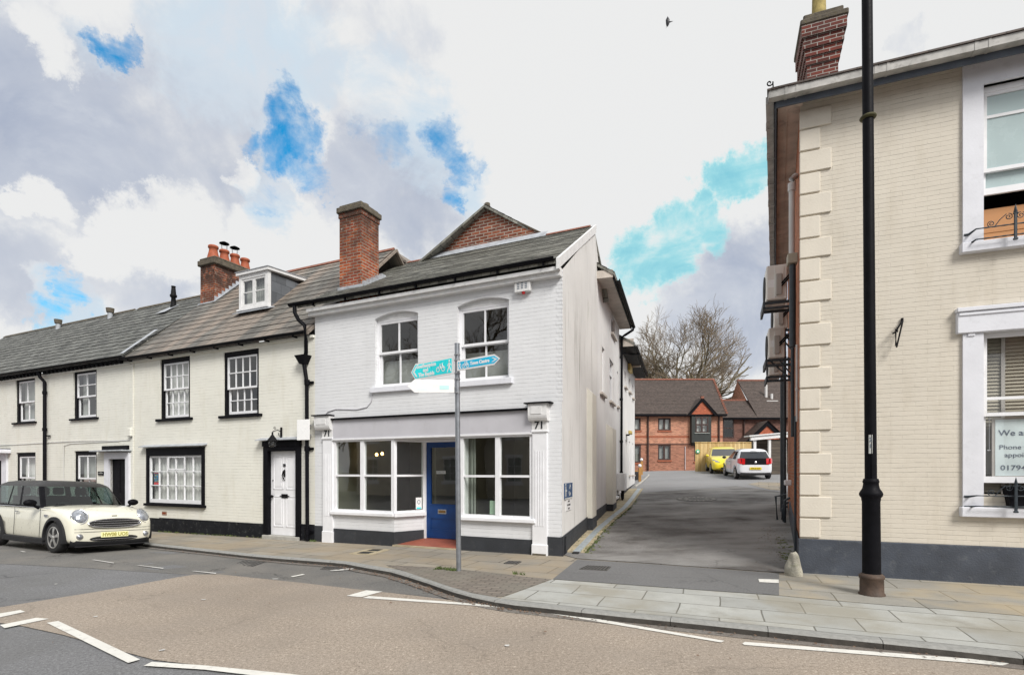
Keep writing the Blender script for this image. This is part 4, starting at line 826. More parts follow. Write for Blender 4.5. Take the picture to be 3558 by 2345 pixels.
rf = MB(); slope(rf, -13.35, -6.27, -.17, 4.88, 3.2, 8.06, 15, .014, (0, .0), seed=7); roof_under(rf, -13.35, -6.20, -.17, 4.87, 3.2, 8.05, .08); roof_under(rf, -13.35, -6.20, 6.6, 4.87, 3.2, 8.05, .08); roof = part(T, 'roof', rf, M['slate73'])
rd = MB()
for k in range(18):
    x = -12.6 + k * .35; rd.prism([(3.09, 8.0), (3.2, 8.11), (3.31, 8.0)], 'x', x, x + .34)
part(roof, 'ridge_tiles', rd, M['ridge_red'])
# dormer
dm = MB(); dm.box(-10.10, -8.97, 1.10, 1.20, 6.18, 7.14, 0)
dmo = MB(); dmo.prism([(1.14, 6.1), (1.14, 7.12), (2.4, 7.12)], 'x', -10.08, -10.04); dmo.prism([(1.14, 6.1), (1.14, 7.12), (2.4, 7.12)], 'x', -9.03, -8.99)
dme = part(T, 'dormer', dmo, M['slate_side'])
fb = MB(); 
for q in ((-10.12, -10.02, 6.18, 7.14), (-9.06, -8.96, 6.18, 7.14), (-10.02, -9.06, 6.18, 6.26), (-10.02, -9.06, 7.03, 7.14)): fb.box(q[0], q[1], 1.06, 1.16, q[2], q[3])
for a in (-10.02, -9.54): bars(fb, a, a + .48, 6.26, 7.03, 1.08, 1.12, 1, 2, .055, .022)
fb.cbox(-10.16, -8.92, 1.0, 1.14, 6.12, 6.18, .006); part(dme, 'casement_frame', fb, M['white_d'])
part(dme, 'pane', pane_mb(-10.0, -9.08, 6.28, 7.0, 1.10), M['glass']); part(dme, 'curtain', curtain_mb(-10.0, -9.08, 6.28, 7.0, 1.22, 10, .02), M['curtain_g'])
tp = MB(); tp.prism([(1.0, 7.14), (1.0, 7.22), (2.62, 7.34), (2.62, 7.26)], 'x', -10.18, -8.90); part(dme, 'flat_roof', tp, M['white_d']); tp = MB(); tp.prism([(.98, 7.222), (.98, 7.235), (2.64, 7.357), (2.64, 7.344)], 'x', -10.2, -8.88); tp.prism([(.9, 6.02), (.9, 6.04), (1.14, 6.16), (1.14, 6.12)], 'x', -10.2, -8.8); part(dme, 'lead_sheet', tp, M['lead'])
# the stack between 73 and the next house
ch = MB(); ch.box(-13.43, -12.75, 2.2, 3.85, 7.0, 8.34); cst = part(T, 'chimney', ch, M['brick_or'])
cc = MB(); cc.cbox(-13.50, -12.66, 2.13, 3.92, 8.34, 8.52, .02); cc.cbox(-13.46, -12.70, 2.17, 3.88, 8.52, 8.60, .03); part(cst, 'cap', cc, M['moss_cap'])
for k in range(4):
    y = 2.42 + k * .40; pt = MB(); pt.lathe([(.20, 0), (.18, .10), (.14, .26), (.125, .38), (.16, .40), (.16, .46), (.14, .48), (.11, .48)], (-13.1, y, 8.58), 16)
    pt.lathe([(.11, .47), (.0, .47)], (-13.1, y, 8.58), 16); part(cst, 'chimney_pot', pt, M['terracotta'])
cw = MB()
for y in (2.82, 3.22):
    cw.lathe([(.16, .70), (.15, .72), (.03, .78), (.0, .79)], (-13.1, y, 8.58), 14); cw.lathe([(.0, .70), (.16, .70)], (-13.1, y, 8.58), 14)
    for a in range(4): cw.cyl((-13.1 + .10 * math.cos(a * 1.57), y + .10 * math.sin(a * 1.57), 9.08), (-13.1 + .12 * math.cos(a * 1.57), y + .12 * math.sin(a * 1.57), 9.29), .006, n=4)
part(cst, 'cowl', cw, M['iron'])
fl = MB()
for k in range(8): y = 2.2 + k * .13; z = 7.12 + k * .124; fl.box(-12.748, -12.735, y, y + .16, z - .06, z + .17)
fl.quad((-12.75, 2.1, 7.06), (-12.58, 2.1, 7.06), (-12.58, 3.2, 8.10), (-12.75, 3.2, 8.10)); fl.box(-13.45, -12.7, 2.12, 2.2, 6.98, 7.1); part(cst, 'flashing', fl, M['lead'])
# downpipe with hopper at the junction with 71
dp = MB(); dp.tube([(-6.55, -.25, 5.46), (-6.54, -.25, 5.30), (-6.42, -.25, 5.12), (-6.24, -.24, 4.98), (-6.22, -.22, 4.62), (-6.30, -.14, 4.36), (-6.38, -.12, 4.25)], .046, 10)
dp.add([(-6.60, -.22, 4.32), (-6.26, -.22, 4.32), (-6.26, 0, 4.32), (-6.60, 0, 4.32), (-6.50, -.16, 4.12), (-6.36, -.16, 4.12), (-6.36, -.02, 4.12), (-6.50, -.02, 4.12)], [(0, 1, 2, 3), (4, 5, 1, 0), (5, 6, 2, 1), (7, 4, 0, 3), (7, 6, 5, 4)])
dp.cyl((-6.42, -.09, 4.15), (-6.33, -.09, 3.7), .05, .045); dp.cyl((-6.33, -.09, 3.72), (-6.31, -.09, -.05), .045)
for z in (3.62, 2.06, .1): dp.cyl((-6.32, -.09, z), (-6.32, -.09, z + .12), .065, n=12); dp.box(-6.45, -6.19, -.04, .0, z + .03, z + .09)
part(T, 'downpipe', dp, M['black'])
# next houses to the left
def cable(par, pts, r=.009, mat='white_d'): return part(par, 'cable', MB().tube(pts, r, 5), M[mat])
T75 = thing('terraced_house', 'ivory brick house with a black door and white door surround behind the cream car', 'house', FL, (-18.0, 0, -.2))
w = MB(); h75 = [(-16.36, -15.08, 3.24, 4.78), (-16.31, -15.08, .6, 2.22), (-14.36, -13.52, -.35, 1.95)]; w.wall(-17.95, -13.19, -.4, 4.82, 0, .2, h75); part(T75, 'front_wall', w, M['cream_brick2'])
SUR2 = ('black', .11, .13, .04)
sash_window(T75, *h75[0], 0, 2, 2, 1, .47, 'sides', surround=SUR2, sill=('black', .12, .07, .06), bw=.026); sash_window(T75, *h75[1], 0, 2, 1, 1, .5, 'net', surround=SUR2, sill=('black', .12, .07, .06), bw=.026)
df = MB(); df.box(-14.58, -14.36, -.06, .1, -.35, 2.14); df.box(-13.52, -13.36, -.06, .1, -.35, 2.14); df.box(-14.36, -13.52, -.06, .1, 1.95, 2.14); part(T75, 'door_surround', df, M['white_r'])
hd = MB(); hd.cbox(-14.95, -13.30, -.28, .0, 2.17, 2.21, .008); part(T75, 'door_hood', hd, M['lead']); part(T75, 'name_board', MB().box(-14.7, -13.42, -.06, 0, 2.225, 2.345), M['black'])
dr = MB(); dr.box(-14.36, -13.52, .06, .1, -.2, 1.95)
for a in (-14.28, -13.90):
    for c, e in ((.1, .75), (.95, 1.85)): dr.box(a, a + .30, .052, .06, c, e)
door = part(T75, 'door', dr, M['black']); part(door, 'knob', MB().lathe([(0, -.05), (.025, -.04), (.01, 0)], (-13.62, .055, .95), 10, axis='y'), M['brass'])
T77 = thing('terraced_house', 'leftmost ivory brick house with net curtained windows left of the tall black downpipe', 'house', FL, (-25, 0, -.25))
w = MB(); h77 = [(-19.92, -18.65, 3.25, 4.78), (-19.88, -18.62, .6, 2.22), (-21.6, -20.75, -.35, 1.96), (-24.2, -22.9, 3.25, 4.78)]; w.wall(-28, -17.95, -.5, 4.82, 0, .2, h77); part(T77, 'front_wall', w, M['cream_brick2'])
sash_window(T77, *h77[0], 0, 2, 1, 1, .48, 'net', surround=SUR2, sill=('black', .12, .07, .06), bw=.026); sash_window(T77, *h77[1], 0, 2, 1, 1, .5, 'full', surround=SUR2, sill=('black', .12, .07, .06), bw=.026); sash_window(T77, *h77[3], 0, 2, 1, 1, .48, 'net', surround=SUR2, sill=('black', .12, .07, .06), bw=.026)
df = MB(); df.box(-21.85, -21.6, -.06, .1, -.35, 2.2); df.box(-20.75, -20.42, -.06, .1, -.35, 2.2); df.box(-21.6, -20.75, -.06, .1, 1.96, 2.2); df.cbox(-22.2, -20.2, -.3, 0, 2.2, 2.34, .02); part(T77, 'door_surround', df, M['white_r']); part(T77, 'door', MB().box(-21.6, -20.75, .06, .1, -.2, 1.96), M['black'])
part(T77, 'hood_lead', MB().box(-22.2, -20.25, -.31, 0, 2.345, 2.37), M['iron'])
pp = MB(); pp.tube([(-18.0, -.2, 4.82), (-17.98, -.15, 4.65), (-17.87, -.08, 4.5), (-17.87, -.08, -.2)], .05, 10)
for z in (4.1, 2.9): pp.cyl((-17.87, -.08, z), (-17.87, -.08, z + .1), .065)
pp.box(-17.8, -17.62, -.06, -.03, 2.72, 2.76); part(T77, 'downpipe', pp, M['black'])
for TT, xa, xb, sd_ in ((T75, -17.95, -13.35, 11), (T77, -28, -17.95, 12)):
    rf = MB(); slope(rf, xa, xb, -.2, 4.94, 2.9, 7.72, 15, .016, seed=sd_); roof_under(rf, xa, xb, -.2, 4.93, 2.9, 7.71, .08); roof_under(rf, xa, xb, 6, 4.93, 2.9, 7.71, .08); ro = part(TT, 'roof', rf, M['slate75'])
    gt = MB(); gutter(gt, xa, xb + .05, -.24, 4.92, .055); part(TT, 'gutter', gt, M['black'])
    de = MB(); n = int((xb - xa) / .23)
    for k in range(n): de.box(xa + k * .23, xa + k * .23 + .10, -.10, .0, 4.76, 4.85)
    de.box(xa, xb, -.115, .0, 4.85, 4.90); part(TT, 'dentil_course', de, M['plinth_blk']); part(TT, 'eaves_band', MB().box(xa, xb, -.03, .0, 4.70, 4.76), M['cream_brick2'])
    rd = MB()
    for k in range(int((xb - xa) / .35)): rd.prism([(2.8, 7.67), (2.9, 7.77), (3.0, 7.67)], 'x', xa + k * .35, xa + k * .35 + .34)
    part(ro, 'ridge_tiles', rd, M['moss_cap'])
fl = MB(); fl.quad((-13.62, -.16, 5.02), (-13.42, -.16, 5.02), (-13.30, .75, 5.92), (-13.48, .75, 5.92)); part(T75, 'flashing', fl, M['lead'])
fl = MB(); fl.quad((-15.5, 2.0, 7.0), (-15.0, 2.0, 7.0), (-15.0, 2.55, 7.42), (-15.4, 2.55, 7.42)); part(T75, 'flue_flashing', fl, M['lead'])
fu = MB(); fu.lathe([(.10, 0), (.10, .1), (.085, .12), (.07, .36), (.105, .38), (.115, .44), (.085, .48), (.065, .70), (.05, .72), (.075, .73), (.07, .76), (0, .76)], (-15.22, 2.45, 7.28), 14); solo('roof_flue', 'black flue terminal on the dark slate roof', 'flue', fu, M['iron'], FL, (-15.22, 2.45, 7.28))
for k, (x, y, z, mt, lb) in enumerate(((-19.3, 2.62, 7.42, 'lead', 'short grey vent pipe with a cowl by the roof ridge, nearer the black flue'), (-22.95, 2.62, 7.42, 'lead', 'short grey vent pipe with a cowl by the roof ridge, farther from the black flue'))):
    v = thing('vent_pipe', lb, 'vent', FL, (x, y, z), 'vent pipes on the slate roof'); part(v, 'pipe', MB().cyl((x, y, z - .1), (x, y, z + .25), .085, n=12), M[mt]); part(v, 'cowl', MB().cyl((x, y, z + .26), (x, y, z + .42), .12, .14, n=12), M['moss_cap'])
cable(T75, [(-17.9, -.015, 2.52), (-16, -.015, 2.53), (-14, -.015, 2.50), (-13.4, -.015, 2.5), (-13.3, -.02, 2.62)]); cable(T75, [(-13.9, -.015, 2.48), (-16.5, -.015, 2.46), (-16.85, -.015, 2.4), (-16.88, -.015, 1.0)]); cable(T77, [(-25, -.015, 2.5), (-20, -.015, 2.5), (-17.96, -.015, 2.52)])
part(T75, 'party_wall_pipe', MB().cyl((-13.20, -.02, -.1), (-13.20, -.02, 4.75), .018, n=8), M['cream_brick'])
bx = MB(); bx.cbox(-13.38, -13.22, -.09, 0, 2.60, 2.84, .02); solo('junction_box', 'cream junction box on the wall above the black door', 'box', bx, M['cream_brick2'], FL, (-13.3, 0, 2.6))
pq = thing('name_plaque', 'small black name plaque left of the black door', 'plaque', FL, (-14.8, 0, 1.46)); part(pq, 'board', MB().cbox(-14.97, -14.66, -.03, -.0, 1.465, 1.58, .006), M['black']); part(pq, 'lettering', MB().box(-14.93, -14.70, -.034, -.03, 1.515, 1.53).box(-14.86, -14.76, -.034, -.03, 1.545, 1.555), M['curtain'])
part(T, 'air_brick', MB().box(-11.88, -11.68, -.012, .0, .36, .46), M['brick_or'])
# small gable peeping above the ridge behind the tall chimney, far roof at the end of the terrace
rg = thing('rear_gable_house', 'small brick gable with slate roof showing between the tall chimney and the ridge', 'house', FL, (-7, 5, 0)); part(rg, 'gable_wall', MB().prism([(-7.9, 6.5), (-6.1, 6.5), (-6.1, 7.72), (-6.28, 7.9), (-6.95, 8.36), (-7.9, 7.72)], 'y', 4.05, 4.2), M['brick_or'])
q = MB(); roof_under(q, -7.95, -6.9, 4.0, 7.65, 4.0, 7.65); q = MB()
q.add([(-6.95, 3.98, 8.44), (-6.95, 8, 8.44), (-8.1, 8, 7.6), (-8.1, 3.98, 7.6), (-5.95, 8, 7.6), (-5.95, 3.98, 7.6), (-6.95, 3.98, 8.36), (-8.1, 3.98, 7.52), (-5.95, 3.98, 7.52)], [(0, 3, 2, 1), (0, 1, 4, 5), (0, 6, 7, 3), (0, 5, 8, 6)]); part(rg, 'roof', q, M['slate73'])
fr_ = thing('distant_house', 'dark slate roofed house beyond the far left end of the terrace', 'house', FL, (-34, 0, -.3)); q = MB(); q.wall(-40, -28.2, -.6, 4.75, .1, .2, []); part(fr_, 'front_wall', q, M['cream_brick2']); q = MB(); slope(q, -40, -28.05, -.05, 4.85, 3.0, 7.35, 14, .016, seed=21); roof_under(q, -40, -28.05, 6, 4.85, 3.0, 7.34, .08); part(fr_, 'roof', q, M['slate71'])

# ------------------------------------------------------------------ things fixed to the terrace
wl = thing('wall_lantern', 'black iron lantern on a scrolled bracket over the white door', 'lantern', FL, (-7.25, 0, 2.3))
b_ = MB(); b_.cbox(-7.27, -7.22, -.03, 0, 2.40, 2.66, .004); b_.tube([(-7.25, -.03, 2.56), (-7.25, -.12, 2.585), (-7.25, -.24, 2.55), (-7.25, -.27, 2.52)], .011, 6); b_.tube([(-7.25, -.03, 2.42), (-7.25, -.08, 2.45), (-7.25, -.10, 2.52)], .008, 6)
pts = []
for i in range(18): t = i / 17; a = t * 8; pts.append((-7.25, -.2 - .04 * (1 - t * .8) * math.cos(a), 2.62 + .04 * (1 - t * .8) * math.sin(a)))
b_.tube(pts, .006, 5); part(wl, 'bracket', b_, M['iron'])
b_ = MB(); b_.lathe([(.13, 2.31), (.115, 2.335), (.05, 2.42), (.02, 2.47), (.02, 2.52), (0, 2.53)], (-7.25, -.27, 0), 16); b_.lathe([(.0, 2.31), (.13, 2.31)], (-7.25, -.27, 0), 16); part(wl, 'shade', b_, M['iron'])
part(wl, 'glass', MB().lathe([(0, 2.17), (.07, 2.18), (.085, 2.22), (.08, 2.30)], (-7.25, -.27, 0), 16), M['glass'])
ps = thing('parking_sign', 'blank white rounded sign plate fixed to the black downpipe', 'sign', FL, (-6.36, 0, 2.3)); b_ = MB(); b_.cbox(-6.56, -6.16, -.17, -.16, 2.32, 2.80, .004); part(ps, 'plate', b_, M['plate_blank']); part(ps, 'clamp', MB().box(-6.4, -6.24, -.16, -.03, 2.42, 2.45).box(-6.4, -6.24, -.16, -.03, 2.65, 2.68), M['alu'])
al = thing('alarm_box', 'white alarm box with a red lens under the eaves of the corner shop', 'alarm', FL, (-.78, 0, 5.0)); b_ = MB(); b_.cbox(-.94, -.61, -.10, 0, 5.03, 5.24, .01); part(al, 'housing', b_, M['white_d']); b_ = MB()
for r in range(4):
    for c in range(3): b_.box(-.88 + c * .08, -.83 + c * .08, -.104, -.1, 5.09 + r * .032, 5.105 + r * .032)
part(al, 'louvres', b_, M['inkgrey']); part(al, 'strobe', MB().lathe([(.0, -.045), (.03, -.035), (.04, 0)], (-.76, -.06, 5.03), 12), M['red_lens'])
wr = MB(); wr.tube([(-4.45, -.012, 3.30), (-4.47, -.012, 3.15), (-4.6, -.012, 3.02), (-4.9, -.012, 2.98), (-5.5, -.012, 3.02), (-5.75, -.012, 2.97), (-5.85, -.012, 2.88)], .010, 6); solo('wall_cable', 'thin grey cable curving down the white wall from the left upper window sill', 'cable', wr, M['lilac'], FL, (-5, 0, 3))
sg = thing('info_sign', 'navy blue sign with worn white figures on the alley wall', 'sign', FS, (.2, 0, 1)); b_ = MB(); b_.box(.17, .93, -.018, 0, 1.06, 1.36); part(sg, 'board', b_, M['navy']); b_ = MB(); b_.box(.18, .93, -.022, -.018, 1.05, 1.075); b_.box(.90, .93, -.022, -.018, 1.08, 1.34)
b_.box(.22, .28, -.022, -.018, 1.10, 1.3); b_.box(.2, .34, -.0225, -.018, 1.2, 1.23); b_.lathe([(0, -.022), (.03, -.022), (.03, -.018)], (.25, 0, 1.325), 8, axis='y'); b_ = join(b_, text_mb('i P', .13, .65, 1.28, -.02, .004), text_mb('Car', .12, .62, 1.15, -.02, .004)); part(sg, 'lettering', b_, M['curtain'])
pn = thing('paper_notice', 'white paper notice below the navy sign on the alley wall', 'notice', FS, (.3, 0, .8)); part(pn, 'sheet', MB().box(.32, .82, -.012, 0, .82, 1.04), M['white_d'])
part(pn, 'lettering', join(text_mb('POLITE', .05, .57, 1.0, -.014, .002), text_mb('NO PARKING', .05, .57, .93, -.014, .002), text_mb('PLEASE', .05, .57, .86, -.014, .002)), M['ink'])
nt_ = thing('window_notice', 'small white notice with a round emblem in the splayed shop window', 'notice', FL, (-3.5, .4, .72)); 
b_ = MB(); P = lambda t, z, o=-.0: tuple((ax + d * t + nrm * o).to_tuple()[:2]) + (z,)
b_.quad(P(.52, .74, .01), P(.67, .74, .01), P(.67, 1.0, .01), P(.52, 1.0, .01)); part(nt_, 'sheet', b_, M['signwhite']); b_ = MB(); b_.quad(P(.54, .75, .013), P(.65, .75, .013), P(.65, .78, .013), P(.54, .78, .013)); part(nt_, 'blue_strip', b_, M['signcyan'])
b_ = MB(); v = [P(.595 + .04 * math.cos(i * .524), .90 + .05 * math.sin(i * .524), .013) for i in range(12)] + [P(.595 + .028 * math.cos(i * .524), .90 + .038 * math.sin(i * .524), .013) for i in range(12)]; b_.add(v, [(i, (i + 1) % 12, 12 + (i + 1) % 12, 12 + i) for i in range(12)]); part(nt_, 'emblem', b_, M['inkgrey'])
gc = MB(); gc.cbox(-1.55, -1.36, .05, .06, .73, 1.0, .004); solo('green_card', 'pale green card leaning in the right shop window', 'card', gc, plain('pale_green_card', (.45, .62, .48), .6), FL, (-1.5, .05, .73))
# ================================================================== the buff painted house on the right
T = thing('corner_house', 'large buff painted brick corner house with quoins and white window surrounds', 'house', FR, (0, 0, 0))
RT = 7.36; holes = [(2.28, 3.50, 1.27, 3.60), (2.28, 3.50, 4.82, 7.02), (5.6, 6.8, 1.27, 3.60), (5.6, 6.8, 4.82, 7.02)]
w = MB(); w.wall(0, 10, -.35, RT, 0, .22, holes); part(T, 'front_wall', w, M['buff_brick'])
rx = lambda y: .0819 / .9966 * y
w = MB(); w.quad((0, 0, -.35), (0, 0, RT), (rx(9), 9, RT), (rx(9), 9, -.2)); w.quad((rx(9), 9, -.2), (rx(9), 9, RT), (10, 9, RT), (10, 9, -.2)); part(T, 'side_wall', w, M['brick_side'], 'orange brick side wall on the alley')
pl = MB(); pl.add([(-.02, -.025, -.35), (10, -.025, -.35), (10, -.025, .53), (-.02, -.025, .53), (-.02, .02, .55), (10, .02, .55), (-.03 + rx(6), 6, -.2), (-.03 + rx(6), 6, .8), (0.03, .0, .56), (rx(6), 6, .82)],
   [(0, 1, 2, 3), (3, 2, 5, 4), (0, 3, 7, 6), (3, 4, 9, 7)]); part(T, 'plinth', pl, M['plinth_gry'])
qz = [7.21, 6.90, 6.56, 6.22, 5.89, 5.55, 5.20, 4.89, 4.54, 4.21, 3.88, 3.53, 3.20, 2.87, 2.54, 2.21, 1.87, 1.54, 1.20, .86, .545]
for k in range(len(qz) - 1):
    ln = k % 2 == 0; q = MB(); x1 = .425 if ln else .275
    q.cbox(-.006, x1, -.028, .012, qz[k + 1] + .022, qz[k] - .004, .008); part(T, 'quoin', q, M['buff_quoin'] if 'buff_quoin' in M else M['buff_brick'])
sb = MB(); sb.box(.0, .28, -.02, .0, 7.215, 7.33)
# surrounds
def surround(x0, x1, z0, z1, head, sillz, wd=.235):
    s = MB()
    if head: 
        s.cbox(x0 - .31, x1 + .31, -.07, .02, z1 - .06, z1 + .24, .01); s.cbox(x0 - .32, x1 + .32, -.10, .02, z1 + .24, z1 + .30, .008); s.box(x0 - .29, x1 + .29, -.085, .0, z1 + .19, z1 + .225)
        s.box(x0 - wd, x0, -.035, .1, sillz, z1 - .062); s.box(x1, x1 + wd, -.035, .1, sillz, z1 - .062); s.box(x0 - .18, x0 - .10, -.05, -.04, z1 - .10, z1 - .06)
    else:
        s.box(x0 - wd, x0, -.035, .1, sillz, RT - .03); s.box(x1, x1 + wd, -.035, .1, sillz, RT - .03); s.box(x0, x1, -.035, .1, z1, RT - .03)
    p_ = part(T, 'window_surround', s, M['white_r']); c = MB(); c.cbox(x0 - .27, x1 + .27, -.10, .1, sillz - .14, sillz, .01); part(p_, 'sill', c, M['white_r'])
    return p_
def rsash(x0, x1, z0, z1, zl, zm, zu, blind, low):
    y = .07; fb = MB()
    fb.box(x0, x0 + .03, y - .01, y + .12, z0, z1); fb.box(x1 - .03, x1, y - .01, y + .12, z0, z1); fb.box(x0 + .03, x1 - .03, y - .01, y + .12, z1 - .08, z1); wn = part(T, 'window', fb, M['white'])
    a, b = x0 + .03, x1 - .03
    up = MB(); g1 = bars(up, a, b, zm, z1 - .08, y, y + .04, 1, 1, .045, .03, .05); up.box(g1[0], g1[1], y + .005, y + .035, zu - .02, zu + .02); part(wn, 'sash', up, M['white'])
    lo = MB(); g2 = bars(lo, a, b, zl, zm + .05, y + .045, y + .085, 1, 1, .045, .03, .09); part(wn, 'sash', lo, M['white'])
    gm = 'frost' if not low else 'glass_s'
    part(wn, 'pane', pane_mb(*g1, y + .02), M[gm] if not low else M['glass']); part(wn, 'pane', pane_mb(*g2, y + .065), M[gm] if not low else M['glass'])
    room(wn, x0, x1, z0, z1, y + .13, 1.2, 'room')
    if blind:
        bl = MB(); n = int((z1 - z0) / .05)
        for k in range(n): z = z0 + .02 + k * .05; bl.add([(a, .26, z), (b, .26, z), (b, .285, z + .052), (a, .285, z + .052)], [(0, 1, 2, 3)])
        bd = part(wn, 'blind', bl, M['blind']); part(bd, 'tape', MB().box(x0 + .30, x0 + .345, .245, .25, z0, z1).box(x1 - .34, x1 - .30, .245, .25, z0, z1), M['acdk'])
    return wn
surround(2.28, 3.50, 1.10, 3.60, True, 1.09); rsash(2.28, 3.50, 1.27, 3.60, 1.43, 2.37, 2.62, True, True)
surround(2.28, 3.50, 4.82, 7.02, False, 4.81); rsash(2.28, 3.50, 4.82, 7.02, 5.52, 5.82, 6.60, False, False)
surround(5.6, 6.8, 1.10, 3.60, True, 1.09); rsash(5.6, 6.8, 1.27, 3.60, 1.35, 2.37, 2.62, True, True); surround(5.6, 6.8, 4.82, 7.02, False, 4.81); rsash(5.6, 6.8, 4.82, 7.02, 4.9, 5.82, 6.60, False, True)
part(T, 'apron_panel', MB().box(2.28, 3.50, .02, .2, 1.09, 1.27), M['white_r'])
cb = MB(); cb.box(2.29, 3.49, .24, .26, 4.83, 5.36); cb.box(2.29, 3.49, .232, .24, 5.02, 5.035); solo('board_panel', 'orange brown board propped inside the open upper window', 'board', cb, M['cardboard'], FR, (2.9, .25, 4.83))
def skewbox(mb, x0, x1, y0, y1, z0, z1):
    v = [(x0 + rx(y0), y0, z0), (x1 + rx(y0), y0, z0), (x1 + rx(y1), y1, z0), (x0 + rx(y1), y1, z0)]; v += [(p[0], p[1], z1) for p in v]; mb.add(v, [(3, 2, 1, 0), (4, 5, 6, 7), (0, 1, 5, 4), (1, 2, 6, 5), (2, 3, 7, 6), (3, 0, 4, 7)])
# eaves
ev = MB(); ev.box(-.36, 10, -.27, -.24, 7.20, 7.34); skewbox(ev, -.36, -.33, -.24, 8.5, 7.2, 7.34); part(T, 'fascia', ev, M['fascia_blue'])
so = MB(); so.quad((-.33, -.24, 7.30), (-.33 + rx(8.6), 8.6, 7.30), (.06 + rx(8.6), 8.6, 7.30), (.02, -.24, 7.30)); so.quad((.02, -.24, 7.345), (.02, .05, 7.345), (10, .05, 7.345), (10, -.24, 7.345)); skewbox(so, -.19, -.175, -.2, 8.4, 7.285, 7.30); part(T, 'soffit', so, M['soffit'])
gt = MB(); gt.box(-.47, 10, -.40, -.275, 7.29, 7.40)
for k in range(9): gt.box(-.25 + k * 1.15, -.21 + k * 1.15, -.405, -.27, 7.285, 7.405); gt.box(-.1 + k * 1.15, -.07 + k * 1.15, -.405, -.27, 7.285, 7.405)
skewbox(gt, -.48, -.37, -.27, 8.5, 7.287, 7.393)
for k in range(9): gt.box(-.485 + rx(.4 + k * .95), -.36 + rx(.4 + k * .95), .4 + k * .95, .44 + k * .95, 7.28, 7.40)
part(T, 'gutter', gt, M['gutter_grey'])
rf = MB(); A = (-.46, -.38, 7.41); B = (10.4, -.38, 7.41); Cn = (10.4, 8.7, 7.41); Dn = (-.46 + rx(9), 8.7, 7.41); zr = 7.41 + .655 * 4.7; e1, e2 = (4.4, 4.35, zr), (6.0, 4.35, zr)
rf.add([A, B, Cn, Dn, e1, e2], [(0, 1, 5, 4), (1, 2, 5), (2, 3, 4, 5), (3, 0, 4), (3, 2, 1, 0)]); rf.box(-.44, 10.3, -.42, -.3, 7.405, 7.43); skewbox(rf, -.46, -.3, -.42, 8.6, 7.40, 7.425); rr = part(T, 'roof', rf, M['rooftile'])
ch = MB(); cy0, cy1 = 3.1, 4.0
for (z0, z1, x0, x1) in ((8.8, 9.98, .50, 1.06), (9.98, 10.13, .475, 1.09), (10.13, 10.28, .45, 1.12), (10.28, 10.50, .42, 1.15), (10.50, 10.74, .385, 1.19)): ch.box(x0, x1, cy0 - (.50 - x0) * 1.2, cy1, z0, z1)
cst = part(T, 'chimney', ch, M['brick_dk']); cc = MB(); cc.cbox(.36, 1.22, 2.94, 4.05, 10.74, 10.86, .02); cc.cbox(.42, 1.14, 3.0, 3.98, 10.86, 10.98, .02); part(cst, 'cap', cc, M['moss_cap'])
part(cst, 'chimney_pot', MB().lathe([(.14, 0), (.13, .5), (.12, .9), (.15, .92), (.15, 1.0), (.1, 1.0)], (.76, 3.4, 10.95), 14), plain('lichened_buff_pot', (.34, .27, .10), .9, .4, sc=9))
hk = MB(); scroll(hk, -.455, 7.55, -.35, .05, 1.1, .010, -1, 0); hk.tube([(-.41, -.35, 7.56), (-.405, -.35, 7.47), (-.36, -.33, 7.42)], .010, 6); part(T, 'hip_hook', hk, M['iron'])
# pipes down the alley side
sp = MB(); sp.tube([(.02 + rx(.55) - .10, .55, 6.35), (rx(.55) - .10, .55, 6.45), (rx(.55) - .03, .6, 6.52)], .05, 8); sp.cyl((rx(.55) - .10, .55, 6.38), (rx(.55) - .10, .55, 5.15), .045); sp.cyl((rx(.55) - .10, .55, 6.38), (rx(.55) - .10, .55, 6.25), .06)
wp = part(T, 'vent_pipe', sp, M['pipe_w'])
part(T, 'pipe_coupling', MB().cbox(rx(.5) - .17, rx(.5) - .02, .42, .62, 5.02, 5.18, .01), M['blind'])
part(T, 'waste_pipe', MB().cyl((rx(.5) - .09, .5, 5.0), (rx(.5) - .09, .5, 3.65), .05), M['greyiron']); part(T, 'waste_pipe', MB().cyl((rx(7.2) - .15, 7.2, 7.2), (rx(7.2) - .15, 7.2, .35), .075, n=14), M['greyiron']); part(T, 'waste_pipe', MB().cyl((rx(.45) - .05, .45, 2.5), (rx(.45) - .05, .45, .1), .020), M['greyiron']); sp = MB(); sp.cyl((rx(1.2) - .07, 1.2, 4.6), (rx(1.2) - .07, 1.2, 2.2), .03); sp.cyl((rx(6.6) - .12, 6.6, 4.8), (rx(6.6) - .12, 6.6, .35), .04); sp.tube([(rx(5.6) - .1, 5.6, .3), (rx(5.6) - .3, 5.6, .32), (rx(5.6) - .34, 5.6, .95), (rx(5.6) - .1, 5.6, 1.0)], .028, 8)
for k in range(3): sp.tube([(rx(5) - .03, 5 + k * .3, .95 - k * .12), (rx(5) - .14, 5 + k * .3, .88 - k * .12), (rx(5) - .14, 5 + k * .3, .35)], .03, 8)
part(T, 'waste_pipes', sp, M['greyiron']); sp = MB(); sp.cyl((rx(.35) - .03, .35, 3.65), (rx(.35) - .03, .35, 2.4), .018); sp.cyl((rx(.35) - .03, .35, 2.9), (rx(.35) - .03, .35, 2.95), .024); part(T, 'conduit', sp, M['pipe_w'])
part(T, 'outside_tap_box', MB().cbox(rx(4.8) - .16, rx(4.8), 4.7, 4.85, 1.25, 1.38, .02), M['white'])
